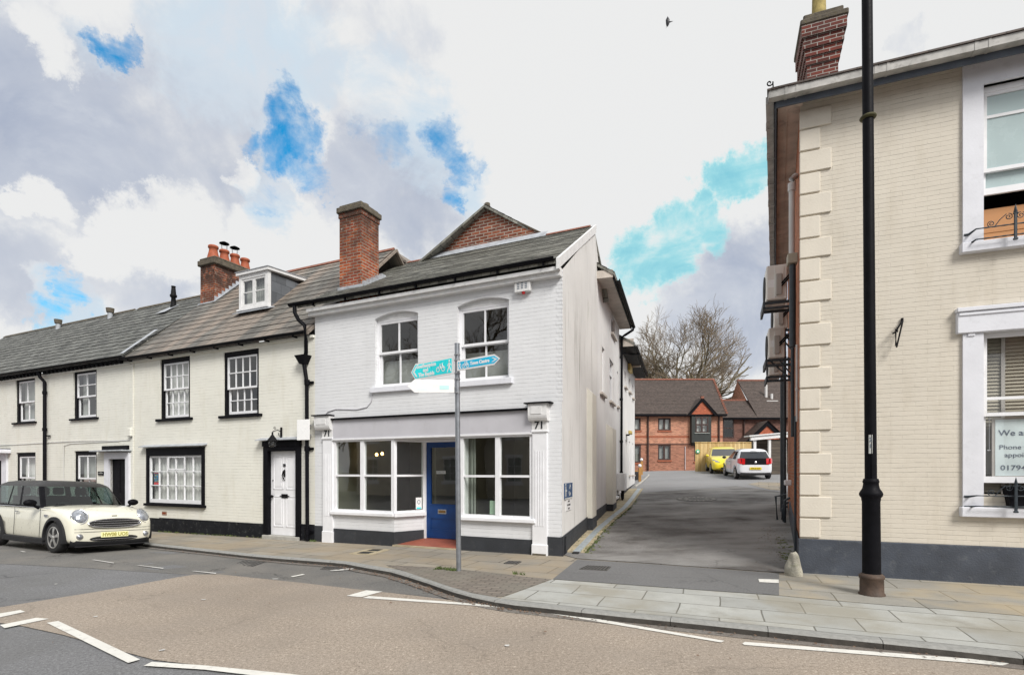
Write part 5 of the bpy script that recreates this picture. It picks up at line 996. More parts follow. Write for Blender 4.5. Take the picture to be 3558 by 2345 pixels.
# split air conditioning units on brackets up the alley wall: boxes end-on to the street
def acunit(y, z, out, ht, gap, label, br='arm'):
    x1 = rx(y) - gap; x0 = x1 - out; t = thing('air_conditioner', label, 'air conditioner', FR, (x0, y, z), 'air conditioning units on the alley wall')
    b = MB(); b.cbox(x0, x1, y, y + .82, z, z + ht, .018); part(t, 'casing', b, M['ac']); c = MB(); c.cbox(x0 + out * .38, x1 - .06, y - .012, y, z + .04, z + ht - .05, .004); part(t, 'service_panel', c, M['ac'])
    c = MB(); c.cbox(x1 - .20, x1 - .09, y - .05, y - .012, z + .07, z + ht * .72, .012); cv = part(t, 'pipe_cover', c, M['acdk']); part(t, 'rating_label', MB().box(x0 + .03, x0 + .14, y - .003, y - .0005, z + ht * .36, z + ht * .58), M['signwhite'])
    f = MB(); f.lathe([(.24, -.02), (.25, -.02), (.25, .0)], (x0, y + .45, z + ht / 2), 20, axis='x'); part(t, 'fan_guard', f, M['trim'])
    k = MB(); k.box(x0 - .06, rx(y), y + .05, y + .10, z - .06, z - .015); k.box(x0 - .06, rx(y + .7), y + .68, y + .73, z - .06, z - .015); k.box(x0 - .06, x0 - .02, y + .0, y + .8, z - .16, z - .02); k.box(x0 - .06, rx(y), y - .0, y + .04, z - .17, z - .13)
    if br == 'brace': k.cyl((x0 + .02, y + .07, z - .03), (rx(y), y + .07, z - .5), .018, n=6); k.cyl((x0 + .2, y + .07, z - .03), (rx(y), y + .07, z - .42), .015, n=6)
    part(t, 'bracket', k, M['greyiron'])
    h = MB()
    for q in (0, .05): h.tube([(x1 - .12, y - .03, z + .22 + q), (x1 + .02, y - .10, z + .36 + q), (rx(y) - .06, y - .08, z + .34 + q), (rx(y) - .05, y - .05, z + .1)], .016, 6)
    part(t, 'hoses', h, M['iron'])
acunit(1.9, 4.87, .36, .66, .14, 'nearest upper air conditioner unit, with a white label, hanging just under the eaves')
acunit(3.85, 4.78, .28, .62, .09, 'farther upper air conditioner unit, half hidden behind the nearest one', 'brace')
acunit(2.75, 3.92, .30, .62, .17, 'nearer lower air conditioner unit below the diagonal bracket', 'brace')
acunit(5.3, 3.98, .30, .60, .19, 'lowest and farthest air conditioner unit above the brick roof line')
ib = thing('wall_bracket', 'small black iron hanging bracket left on the buff wall', 'bracket', FR, (1.3, 0, 3.4)); b = MB(); b.tube([(1.33, -.02, 3.80), (1.33, -.02, 3.84)], .018, 6); b.tube([(1.335, -.03, 3.80), (1.24, -.12, 3.42), (1.235, -.12, 3.40)], .012, 6); b.tube([(1.33, -.03, 3.80), (1.22, -.14, 3.63), (1.225, -.13, 3.42)], .012, 6); b.tube([(1.22, -.14, 3.62), (1.18, -.14, 3.60)], .012, 6); b.tube([(1.215, -.14, 3.66), (1.25, -.10, 3.63), (1.26, -.06, 3.70)], .009, 6); part(ib, 'arm', b, M['iron'])
for nm, zz, yb, lb in (('lower', 1.10, -.17, 'twisted black iron window guard across the lower window sill'), ('upper', 4.80, -.16, 'twisted black iron window guard across the open upper window')):
    g = thing('window_guard', lb, 'window guard', FR, (2.9, 0, zz), 'iron window guards')
    b = MB()
    for dz_ in (0, .145):
        z = zz + dz_; X = [2.06 + i * .05 for i in range(34)]
        b.tube([(2.06, -.03, z - .01), (2.11, -.04, z - .01), (2.15, yb, z + .01)] + [(x, yb, z + .01) for x in X[3:-3]] + [(3.65, yb, z + .01), (3.70, -.04, z - .01), (3.74, -.03, z - .01)], [.018, .018, .010] + [.011 if i % 2 else .0075 for i in range(len(X) - 6)] + [.01, .018, .018], 6)
    part(g, 'rail', b, M['greyiron'])
    for x in (2.57, 3.20):
        b = MB(); b.cbox(x - .016, x + .016, yb - .035, yb - .01, zz - .05, zz + .29, .004); b.lathe([(.0, .42), (.010, .38), (.024, .31), (.012, .29)], (x, yb - .022, zz), 8); b.cbox(x - .026, x + .026, yb - .04, yb - .005, zz + .285, zz + .30, .004); b.cbox(x - .024, x + .024, yb - .04, yb - .005, zz - .07, zz - .045, .004); part(g, 'post', b, M['greyiron'])
    b = MB()
    for s_ in (-1, 1):
        for x in (2.57, 3.20):
            scroll(b, x + s_ * .065, zz + .265, yb, .045, 1.5, .006, s_, R(90)); b.tube([(x + s_ * .09, yb, zz + .305), (x + s_ * .16, yb, zz + .24), (x + s_ * .21, yb, zz + .165)], .006, 5); scroll(b, x + s_ * .255, zz + .20, yb, .045, 1.6, .006, s_, R(-90))
    part(g, 'scrollwork', b, M['greyiron'])
tr = thing('window_trough', 'black plant trough standing behind the lower window guard', 'trough', FR, (2.9, -.05, 1.12)); b = MB(); b.prism([(2.54, 1.115), (3.25, 1.115), (3.29, 1.37), (2.50, 1.37)], 'y', -.13, .02); b.box(2.49, 3.30, -.14, .03, 1.355, 1.385); part(tr, 'box', b, M['black'])
ps = thing('surgery_notice', 'pale blue framed notice with a tooth emblem inside the lower right window', 'notice', FR, (3, .2, 1.5)); b = MB(); b.box(2.44, 3.40, .150, .160, 1.52, 2.355); part(ps, 'frame', b, M['acdk']); part(ps, 'sheet', MB().box(2.475, 3.365, .144, .150, 1.53, 2.325), plain('pale_blue_sheet', (.58, .66, .68), .6))
tt = [text_mb('We are open', .115, 2.51, 2.13, .141, .002, 'LEFT', bold=.001, sx=1.08), text_mb('Phone for an', .088, 2.515, 1.93, .141, .002, 'LEFT', sx=1.12), text_mb('appointment', .088, 2.575, 1.82, .141, .002, 'LEFT', sx=1.12), text_mb('01794', .10, 2.53, 1.64, .141, .002, 'LEFT', bold=.001, sx=1.15)]
part(ps, 'lettering', join(*tt), M['inkgrey']); b = MB(); b.tube([(2.70, .19, 2.30), (2.685, .19, 2.27), (2.695, .19, 2.22), (2.715, .19, 2.195), (2.73, .19, 2.22), (2.745, .19, 2.25), (2.765, .19, 2.20), (2.785, .19, 2.20)], .006, 5); b.tube([(2.70, .19, 2.30), (2.73, .19, 2.31), (2.76, .19, 2.295), (2.80, .19, 2.31), (2.82, .19, 2.28), (2.80, .19, 2.20)], .005, 5); part(ps, 'emblem', b, plain('maroon_line', (.12, .02, .05), .5))
fl = thing('clip_chain', 'short bead chain hanging at the left edge of the surgery notice', 'chain', FR, (2.42, .2, 1.9)); b = MB(); b.cyl((2.425, .19, 2.34), (2.425, .19, 1.9), .004, n=5); b.cbox(2.41, 2.44, .18, .2, 2.33, 2.36, .003); b.cbox(2.40, 2.44, .18, .2, 1.885, 1.90, .003); part(fl, 'links', b, M['white'])

# ================================================================== ground
def ground_mesh(name, pts, off, mat, kind='structure', label=None, cat=None):
    bm = bmesh.new(); f = bm.faces.new([bm.verts.new((p[0], p[1], 0)) for p in pts]); 
    if f.normal.z == 0: bm.normal_update()
    if f.normal.z < 0: f.normal_flip()
    for ax_, val in (('x', -40), ('x', -6.5), ('x', -4.5), ('x', 0), ('y', 0), ('y', 24.5)) + ((('x', -4), ('x', -7), ('x', -5.5), ('x', -10), ('x', -16), ('y', KY[0]), ('y', KY[0] - 2.2), ('y', KY[0] - 1.1)) if off < -.05 else ()):
        n = FL.X if ax_ == 'x' else FL.Y; o = FL.w(val, 0) if ax_ == 'x' else FL.w(0, val)
        bmesh.ops.bisect_plane(bm, geom=bm.verts[:] + bm.edges[:] + bm.faces[:], plane_co=(o[0], o[1], 0), plane_no=(n[0], n[1], 0))
    bmesh.ops.triangulate(bm, faces=bm.faces[:])
    for v in bm.verts: v.co.z = (cz(v.co.x, v.co.y, ROAD) + off - ROAD) if off < -.05 else gz(v.co.x, v.co.y) + off
    mb = MB(); mb.bm(bm); o = solo(name, label, cat, mb, mat, FW, (0, 0, 0), kind=kind); return o
ROAD = -.085
big = MB(); xs = [-320, -40, -28, -20, -16, -10, -7, -6.5, -5.5, -4.5, -4, 0, 20, 60, 320]; ys = [-320, -40, -10, KY[0] - 2.2, KY[0] - 1.1, KY[0], 0, 12, 24.5, 60, 320]
for i in range(len(xs)):
    for k in range(len(ys)): X, Y = FL.w(xs[i], ys[k]); big.v.append((X, Y, cz(X, Y, ROAD)))
n = len(ys)
for i in range(len(xs) - 1):
    for k in range(n - 1): big.f.append([i * n + k, (i + 1) * n + k, (i + 1) * n + k + 1, i * n + k + 1]); big.m.append(0); big.s.append(False)
solo('road', None, None, big, M['tarmac'], kind='structure')
P = lambda l, off=0.0: [gp(x, y, off) for x, y in l]
kpx = [(494, 1887), (579, 1897), (720, 1912), (874, 1929), (1010, 1940), (1147, 1950), (1200, 1955), (1263, 1967), (1358, 1983), (1420, 2001), (1484, 2021), (1530, 2037), (1578, 2053), (1645, 2071), (1717, 2086), (1790, 2097), (1881, 2106), (2020, 2122), (2171, 2138), (2330, 2153), (2486, 2169), (2670, 2188), (2858, 2208), (3070, 2229), (3289, 2251), (3558, 2281)]
kp = [Vector(p) for p in P(kpx)]
l0 = FL.loc(*kp[0]); kp = [Vector(FL.w(-60, l0[1])), Vector(FL.w(-30, l0[1])), Vector(FL.w(-20, l0[1]))] + kp
r0 = FR.loc(*kp[-1]); kp += [Vector(FR.w(6, r0[1])), Vector(FR.w(12, r0[1] - .0)), Vector(FR.w(40, r0[1]))]
nor = []
for i in range(len(kp)):
    a = kp[max(0, i - 1)]; b = kp[min(len(kp) - 1, i + 1)]; t = (b - a).normalized(); nor.append(Vector((-t.y, t.x)))
KW = .14; kin = [p + m * KW for p, m in zip(kp, nor)]
# kerb stones
kb = MB(); acc = 0.0
path = []
for i in range(len(kp) - 1):
    L_ = (kp[i + 1] - kp[i]).length; ns = max(1, int(L_ / .3))
    for k in range(ns): path.append((kp[i].lerp(kp[i + 1], k / ns), nor[i].lerp(nor[i + 1], k / ns)))
stone = []; rnd = random.Random(3)
for i in range(len(path) - 1):
    a, na = path[i]; b, nb = path[i + 1]; seg = (b - a).length
    if seg > .6: pass
    gap = .0
    acc += seg
    if acc > .9: gap = .006; acc = 0
    b2 = a + (b - a) * (1 - gap / max(seg, .01))
    def z(p, o): return (p.x, p.y, gz(p.x, p.y) + o)
    c = .018; j = 0
    v = [z(a - na * 0, -.15), z(b2, -.15), z(b2, -c), z(a, -c), z(a + na * c, .003), z(b2 + nb * c, .003), z(a + na * KW, .003), z(b2 + nb * KW, .003), z(a + na * KW, -.06), z(b2 + nb * KW, -.06)]
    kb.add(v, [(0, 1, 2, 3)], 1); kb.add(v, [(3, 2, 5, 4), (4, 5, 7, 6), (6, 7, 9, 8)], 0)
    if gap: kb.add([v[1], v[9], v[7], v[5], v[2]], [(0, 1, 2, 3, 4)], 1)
solo('kerb', None, None, kb, [M['kerb'], M['kerb_face']], kind='structure')
far_r = FR.w(40, .12); 
pave = [FL.w(-60, .15), FL.w(.1, .15), FR.w(-.05, .15), FR.w(40, .15)] + [tuple(p) for p in kin[::-1]]
ground_mesh('pavement', pave, .0, M['slab_l'])
ground_mesh('block_paving', P([(1340, 1963), (1460, 1968), (1578, 1976), (1700, 1988), (1830, 2004), (1916, 2012)]) + P([(1750, 2072), (1717, 2074), (1640, 2060), (1570, 2040), (1480, 2010), (1400, 1983)]), .005, M['setts'])
ki = [tuple(p) for p in kin]; i0 = 3 + kpx.index((1717, 2086)); iR = 3 + len(kpx)
ground_mesh('crossing_slabs', P([(1919, 2013), (2300, 2041), (2707, 2070), (2913, 2089), (3104, 2105), (3315, 2120), (3558, 2141)]) + [FR.w(8, r0[1] + .95), ] + [tuple(kin[iR + 0])] + ki[i0:iR][::-1], .005, M['slab_r'])
ground_mesh('house_front_slabs', P([(2707, 2069), (2707, 1999)]) + [FR.w(.05, .03), FR.w(8, .03), FR.w(8, r0[1] + 1.0)] + P([(3558, 2140), (3315, 2119), (3104, 2104), (2913, 2088)]), .006, M['slab_y'])
ground_mesh('alley_apron', P([(2006, 1944), (2265, 1960), (2707, 1992), (2707, 2069), (2300, 2040), (1921, 2012)]), .007, M['lane2'])
lane = P([(2006, 1941), (2265, 1958), (2707, 1990)]) + [FR.w(-.02, -.02), FR.w(rx(8.9) - .02, 8.9), FR.w(14, 9.0), (22, 30), (30, 52), (-6, 52), (-4, 30), FS.w(16.0, .4), FS.w(16, -.02), FS.w(.1, -.02)]
ground_mesh('alley_lane', lane, .010, M['lane'])
yard = [(3.5, 27.5), (9, 26.6), (13, 25.0), (22, 27), (30, 52), (-6, 52), (-4, 30)]
ground_mesh('yard', P([(2245, 1712), (2420, 1700), (2560, 1690), (2640, 1700), (2722, 1712)]) + [(24, 27), (30, 51), (-5, 51), (-3, 30)], .016, M['yard'])
ground_mesh('parking_flags', P([(2600, 1683), (2640, 1675), (2725, 1678), (2724, 1705), (2680, 1703)]) + P([(2640, 1694)]), .022, M['slab_l'])
# road surfaces
bay = P([(0, 2030), (400, 1975), (560, 1985), (800, 1993), (1246, 2049), (1560, 2079), (1640, 2092)], ROAD) ; 
ground_mesh('parking_bay', [FL.w(-40, l0[1] - .01), FL.w(-12, l0[1] - .01)] + [tuple(p - m * .01) for p, m in list(zip(kp, nor))[3:3 + kpx.index((1717, 2086))]] + P([(1560, 2079), (1246, 2049), (765, 1996), (672, 1996), (520, 1988), (330, 1975), (0, 1958)], ROAD) + [FL.w(-40, l0[1] - 2.1)], ROAD + .004, M['tarmac_bay'])
buff = P([(-600, 2240), (0, 2111), (160, 2085), (340, 2056), (550, 2018), (672, 1997), (765, 1996), (900, 2010), (1050, 2026), (1246, 2049), (1450, 2071), (1600, 2090), (1850, 2122), (2100, 2146), (2500, 2186), (3000, 2244), (3558, 2305)], ROAD) + [FR.w(12, r0[1] - .05), FR.w(12, r0[1] - 3.2)] + P([(3300, 2900), (1700, 2460), (985, 2346), (850, 2334), (710, 2316), (535, 2294), (393, 2256), (219, 2207), (82, 2177), (-40, 2160), (-500, 2235)], ROAD)
ground_mesh('buff_road_surface', buff, ROAD + .009, M['buff'])
gd = [tuple(p) for p in kp[2:]] + [tuple(p - m * .13) for p, m in list(zip(kp, nor))[2:]][::-1]; ground_mesh('gutter_channel', gd, ROAD + .013, M['gutterdirt'])
MK = []
def marking(pts, mat='marking', grp=None):
    o = ground_mesh('road_marking', P(pts, ROAD), ROAD + .016, M[mat]); MK.append(o)
zb = lambda l: [(x * .54645, 1800 + y * .54645) for x, y in l]
marking(zb([(-60, 632), (0, 612), (130, 590), (160, 601), (0, 637), (-60, 655)])); marking(zb([(0, 686), (228, 640), (310, 646), (28, 706)])); marking(zb([(297, 672), (370, 660), (890, 907), (815, 929)])); marking(zb([(913, 947), (965, 922), (1300, 945), (1830, 998), (2300, 1060), (2280, 1085), (1700, 1020), (1300, 972)]))
marking(zb([(580, 268), (600, 267), (725, 286), (722, 291)]), 'marking_w'); marking(zb([(870, 303), (890, 303), (1040, 320), (1036, 326)]), 'marking_w'); marking(zb([(1215, 340), (1235, 339), (1376, 352), (1372, 358)]), 'marking_w')
marking(zb([(1848, 375), (1925, 359), (1940, 363), (1862, 378)])); marking(zb([(1730, 389), (1765, 388), (1772, 392), (1735, 393)]), 'marking_w'); marking(zb([(2095, 337), (2200, 324), (2260, 322), (2230, 332), (2110, 341)]), 'marking_w'); marking(zb([(125, 211), (150, 213), (168, 219), (145, 219)]), 'marking_w')
z6 = lambda l: [(1200 + x * .63052, 1750 + y * .63052) for x, y in l]
marking(z6([(6, 512), (115, 481), (205, 488), (88, 519)])); marking(z6([(95, 524), (130, 513), (998, 579), (990, 588)])); marking(z6([(1070, 597), (1085, 591), (1115, 592), (2088, 762), (2070, 771), (1072, 601)]))
z7 = lambda l: [(2300 + x * .5288, 1700 + y * .5288) for x, y in l]
marking(z7([(528, 1020), (545, 1010), (2260, 1140), (2282, 1152), (2240, 1166), (540, 1030)])); 
o = ground_mesh('road_marking', P(z7([(633, 592), (767, 596), (768, 619), (640, 613)])), .013, M['marking'])
# drain covers and similar
def flat_cover(name, label, cat, px, off, mat, rows, bars_n, h=.006):
    q = [Vector(gp(x, y, off)) for x, y in px]; mb = MB(); zc = [gz(p.x, p.y) + off for p in q]; 
    v = [(p.x, p.y, z_ + h) for p, z_ in zip(q, zc)] + [(p.x, p.y, z_ - .01) for p, z_ in zip(q, zc)]; mb.add(v, [(0, 1, 2, 3), (4, 5, 1, 0), (5, 6, 2, 1), (6, 7, 3, 2), (7, 4, 0, 3)])
    cx = sum(p.x for p in q) / 4; cy = sum(p.y for p in q) / 4; t = thing(name, label, cat, FW, (cx, cy, zc[0])); part(t, 'frame', mb, M[mat], fix=True); s = MB()
    for k in range(bars_n):
        f0, f1 = (k + .25) / bars_n, (k + .75) / bars_n; A_, B_ = q[0].lerp(q[1], f0), q[0].lerp(q[1], f1); C_, D_ = q[3].lerp(q[2], f1), q[3].lerp(q[2], f0)
        for r in range(rows):
            g0, g1 = (r + .15) / rows, (r + .85) / rows; pts = [A_.lerp(D_, g0), B_.lerp(C_, g0), B_.lerp(C_, g1), A_.lerp(D_, g1)]; s.add([(p.x, p.y, gz(p.x, p.y) + off + h + .002) for p in pts], [(0, 1, 2, 3)])
    part(t, 'slots', s, M['dark']); return t
flat_cover('gully_grate', 'iron gully grate in the gutter below the kerb bend', 'drain', [(1112, 1976), (1178, 1979), (1200, 1970), (1136, 1967)], ROAD + .014, 'castiron', 1, 9)
flat_cover('manhole_cover', 'worn square manhole cover in the parking bay', 'manhole cover', [(795, 1960), (880, 1967), (925, 1952), (842, 1947)], ROAD + .010, 'castiron', 5, 6)
flat_cover('inspection_cover', 'tan block infilled inspection cover in the pavement by the shop window', 'inspection cover', [(1212, 1923), (1295, 1926), (1356, 1908), (1282, 1906)], .006, 'conc_y', 2, 1)
flat_cover('stop_valve_cover', 'small dark iron cover in the slabs by the shop corner', 'inspection cover', [(1750, 1956), (1796, 1958), (1812, 1950), (1768, 1948)], .010, 'castiron', 3, 4)
flat_cover('inspection_cover', 'patterned brown cover at the mouth of the alley', 'inspection cover', [(2013, 1976), (2108, 1981), (2122, 1968), (2040, 1964)], .014, 'castiron', 4, 8)
mc = thing('round_manhole', 'round pale ringed manhole cover in the alley lane', 'manhole cover', FW, (*gp(2420, 1735), 0)); cx, cy = gp(2420, 1735); b = MB(); rl = MB()
for k in range(24):
    a0, a1 = k * math.pi / 12, (k + .6) * math.pi / 12
    for r0_, r1_ in ((.50, .62), (.3, .42)):
        v = [(cx + r_ * math.cos(a), cy + r_ * math.sin(a)) for r_, a in ((r0_, a0), (r1_, a0), (r1_, a1), (r0_, a1))]; b.add([(x, y, gz(x, y) + .026) for x, y in v], [(0, 1, 2, 3)])
part(mc, 'stud_ring', b, M['conc'], fix=True); v = [(cx + .66 * math.cos(i * .2618), cy + .66 * math.sin(i * .2618)) for i in range(24)]; part(mc, 'plate', MB().add([(x, y, gz(x, y) + .021) for x, y in v], [tuple(range(24))]), M['castiron'])
# drainage channel along the alley wall
chp = [(2003, 1921), (2030, 1893), (2078, 1842), (2126, 1800), (2170, 1765), (2197, 1732), (2221, 1699)]
cp_ = [Vector(gp(x, y)) for x, y in chp]; mb = MB(); ed = MB(); 
def strip(mb, pts, o0, o1, z0, z1=None):
    ns = []
    for i in range(len(pts)): t = (pts[min(i + 1, len(pts) - 1)] - pts[max(i - 1, 0)]).normalized(); ns.append(Vector((t.y, -t.x)))
    v = []
    for p, m in zip(pts, ns):
        for o, h in ((o0, z0 - .05), (o0, z0), (o1, z0), (o1, z0 - .05)): q = p + m * o; v.append((q.x, q.y, gz(q.x, q.y) + h))
    for i in range(len(pts) - 1):
        b = 4 * i; mb.add([v[b + k] for k in range(8)], [(0, 1, 5, 4), (1, 2, 6, 5), (2, 3, 7, 6)])
    mb.add(v[:4], [(0, 3, 2, 1)]); mb.add(v[-4:], [(0, 1, 2, 3)])
strip(ed, cp_, -.42, -.075, .035); strip(ed, cp_, .075, .16, .03); strip(mb, cp_, -.075, .075, .032); solo('channel_edging', None, None, ed, M['conc_y'], kind='structure', fix=True)
dc = thing('drain_channel', 'long galvanised drain channel running along the foot of the alley wall', 'drain', FW, (cp_[0].x, cp_[0].y, 0)); part(dc, 'grating', mb, M['grille_steel'], fix=True); b = MB(); strip(b, [cp_[0] - (cp_[1] - cp_[0]).normalized() * .12, cp_[0] - (cp_[1] - cp_[0]).normalized() * .004], -.06, .06, .033); part(dc, 'end_sump', b, M['dark'], fix=True)

# ================================================================== street furniture
lx, ly = gp(3029, 2066); LP = thing('street_lamp', 'tall black cast iron street lamp post standing on the pavement', 'street lamp', FW, (lx, ly, 0)); LP.rotation_euler = (0, R(-.45), 0)
b = MB(); b.lathe([(.150, 0), (.150, .02), (.135, .035), (.133, .21), (.142, .22), (.145, .25), (.128, .265), (.112, .28)], (lx, ly, 0), 28); part(LP, 'base', b, plain('rusty_iron_base', (.07, .045, .032), .7, .4, sc=9, bmp=.4))
b = MB(); b.lathe([(.108, .27), (.104, .30), (.101, 1.20), (.106, 1.22), (.108, 1.235), (.108, 1.25), (.127, 1.275), (.133, 1.30), (.125, 1.325), (.098, 1.37), (.088, 1.41), (.086, 1.44), (.092, 1.45), (.092, 1.47), (.085, 1.48), (.085, 1.495), (.072, 1.50)], (lx, ly, 0), 28); part(LP, 'pedestal', b, M['black'])
b = MB(); b.lathe([(.068, 1.48), (.065, 3.2), (.062, 6.13), (.060, 8.4)], (lx, ly, 0), 24); b.cyl((lx - .03, ly - .066, 1.5), (lx - .03, ly - .062, 2.1), .005, n=5); part(LP, 'shaft', b, M['black'])
b = MB(); b.lathe([(.066, 6.125), (.088, 6.135), (.096, 6.15), (.088, 6.165), (.066, 6.175)], (lx, ly, 0), 24); part(LP, 'ring', b, plain('mossy_iron_ring', (.06, .055, .02), .8, .4, sc=20))
b = MB(); b.lathe([(.08, 8.38), (.12, 8.45), (.05, 8.5)], (lx, ly, 0), 16); b.lathe([(.30, 9.05), (.18, 9.25), (.05, 9.35), (0, 9.5)], (lx, ly, 0), 16); part(LP, 'lantern_head', b, M['black']); part(LP, 'lantern_glass', MB().lathe([(.13, 8.48), (.27, 9.05)], (lx, ly, 0), 6), M['glass'])
FK = Frame(lx - .0148, ly, 6.67, -4.5); ns = thing('number_sticker', 'white sticker reading 21 on the lamp post shaft', 'sticker', FK, (0, -.07, 1.95)); b = MB()
n_ = 8; v = []
for i in range(n_ + 1): a = R(-90) + (i / n_ - .5) * R(34); v += [(.0715 * math.cos(a), .0715 * math.sin(a), 1.82), (.0715 * math.cos(a), .0715 * math.sin(a), 2.06)]
b.add(v, [(2 * i, 2 * i + 2, 2 * i + 3, 2 * i + 1) for i in range(n_)], 0, True); part(ns, 'sheet', b, M['curtain']); part(ns, 'lettering', join(text_mb('2', .075, 0, 1.995, -.0745, .002), text_mb('1', .075, 0, 1.915, -.0745, .002)), M['inkgrey'])
fx, fy = gp(1594, 1983); SP = thing('signpost', 'slim grey galvanised signpost carrying three finger signs at the pavement edge', 'signpost', FW, (fx, fy, 0)); SP.rotation_euler = (0, R(-.42), 0)
b = MB(); b.cyl((fx, fy, -.1), (fx, fy, 3.63), .040, n=18); b.cyl((fx, fy, 3.63), (fx, fy, 3.645), .043, n=18); part(SP, 'pole', b, M['steel'])
b = MB()
for z in (3.46, 3.37, 3.165, 3.07, 2.85): part(SP, 'clip', MB().cyl((fx, fy, z - .012), (fx, fy, z + .012), .048, n=16).cbox(fx - .012, fx + .012, fy - .075, fy - .04, z - .012, z + .012, .003), M['alu'])
def finger(name, label, ang, L_, z0, z1, arrow_left, face, st, texts, icons):
    fr_ = Frame(fx - .02, fy, math.cos(ang), math.sin(ang)); t = thing(name, label, 'sign', fr_, (0, 0, z0), 'finger signs on the grey signpost'); s = -1 if arrow_left else 1; x0 = .045; tip = .12; zc = (z0 + z1) / 2
    def outl(k, y0, y1, m):
        b_ = MB(); pts = [(s * (x0 + k), z0 + k), (s * (L_ - tip), z0 + k), (s * (L_ - k * 1.2), zc), (s * (L_ - tip), z1 - k), (s * (x0 + k), z1 - k)]; b_.prism(pts, 'y', y0, y1); return b_
    part(t, 'back_plate', outl(0, -.056, -.050, 0), M['alu']); part(t, 'border', outl(.002, -.0585, -.0562, 0), M['signwhite'])
    if face: part(t, 'face', outl(.028, -.0605, -.0587, 0), M[face])
    else:
        b_ = MB(); b_.box(-.28, -.13, -.0605, -.0587, z0 + .05, z0 + .115); part(t, 'faded_patch', b_, M['signpale']); part(t, 'faded_patch', MB().box(-.64, -.47, -.0605, -.0587, z0 + .04, z0 + .12), M['signfaint'])
    if face:
        b_ = MB(); 
        for k in (0,): b_.prism([(s * (L_ - tip - .055), z0 + .05), (s * (L_ - tip - .02), z0 + .05), (s * (L_ - .055), zc), (s * (L_ - tip - .02), z1 - .05), (s * (L_ - tip - .055), z1 - .05), (s * (L_ - .10), zc)], 'y', -.0625, -.0607)
        part(t, 'arrow', b_, M['signwhite'])
    if texts: part(t, 'lettering', join(*[text_mb(s_, sz, x, z, -.0615, .002, 'LEFT' if not arrow_left else 'LEFT', bold=.004) for s_, sz, x, z in texts]), M['signwhite'])
    if icons:
        b_ = MB()
        for kind, x, z, h in icons:
            if kind == 'walk': b_.lathe([(0, -.0625), (.09 * h, -.0625), (.09 * h, -.0607)], (x, 0, z + h * .42), 10, axis='y'); b_.prism([(x - .07 * h, z + .3 * h), (x + .1 * h, z + .3 * h), (x + .1 * h, z - .05 * h), (x - .07 * h, z - .05 * h)], 'y', -.0625, -.0607); b_.prism([(x - .07 * h, z - .05 * h), (x + .05 * h, z - .05 * h), (x - .18 * h, z - .5 * h), (x - .28 * h, z - .5 * h)], 'y', -.0625, -.0607); b_.prism([(x - .03 * h, z - .05 * h), (x + .1 * h, z - .05 * h), (x + .3 * h, z - .5 * h), (x + .2 * h, z - .5 * h)], 'y', -.0625, -.0607); b_.prism([(x - .07 * h, z + .28 * h), (x - .25 * h, z + .02 * h), (x - .2 * h, z), (x - .02 * h, z + .2 * h)], 'y', -.0625, -.0607); b_.prism([(x + .08 * h, z + .28 * h), (x + .28 * h, z + .05 * h), (x + .24 * h, z), (x + .04 * h, z + .2 * h)], 'y', -.0625, -.0607)
            else:
                for dx in (-.42, .42):
                    v = [(x + dx * h + r_ * h * math.cos(i * .5236), -.062, z - .18 * h + r_ * h * math.sin(i * .5236)) for r_ in (.30, .21) for i in range(12)]; b_.add(v, [(i, 12 + i, 12 + (i + 1) % 12, (i + 1) % 12) for i in range(12)])
                for a, c in (((-.42, -.18), (-.1, .28)), ((-.1, .28), (.3, .28)), ((.3, .28), (.42, -.18)), ((-.1, .28), (.05, -.18)), ((.05, -.18), (.3, .28)), ((.28, .28), (.25, .42)), ((-.15, .38), (-.02, .38)), ((.2, .42), (.36, .42))):
                    b_.tube([(x + a[0] * h, -.062, z + a[1] * h), (x + c[0] * h, -.062, z + c[1] * h)], .035 * h, 5)
        part(t, 'symbols', b_, M['signwhite'], fix=True)
    return t
finger('finger_sign', 'turquoise finger sign with three lines of white lettering pointing left', R(-39.4), 1.08, 3.15, 3.435, True, 'signcyan', 0, [('Southampton', .088, -.92, 3.368), ('and', .088, -.76, 3.295), ('The Rapids', .088, -.88, 3.222)], [('bike', -.33, 3.29, .15), ('walk', -.13, 3.29, .19)])
finger('finger_sign', 'narrow turquoise finger sign reading Town Centre pointing right', R(-39.0), .95, 3.185, 3.352, False, 'signblue', 0, [('Town Centre', .072, .335, 3.268)], [('walk', .105, 3.268, .13), ('bike', .235, 3.268, .11)])
finger('finger_sign', 'washed out white finger sign pointing left below the turquoise ones', R(0), .80, 2.845, 3.06, True, None, 0, None, None)
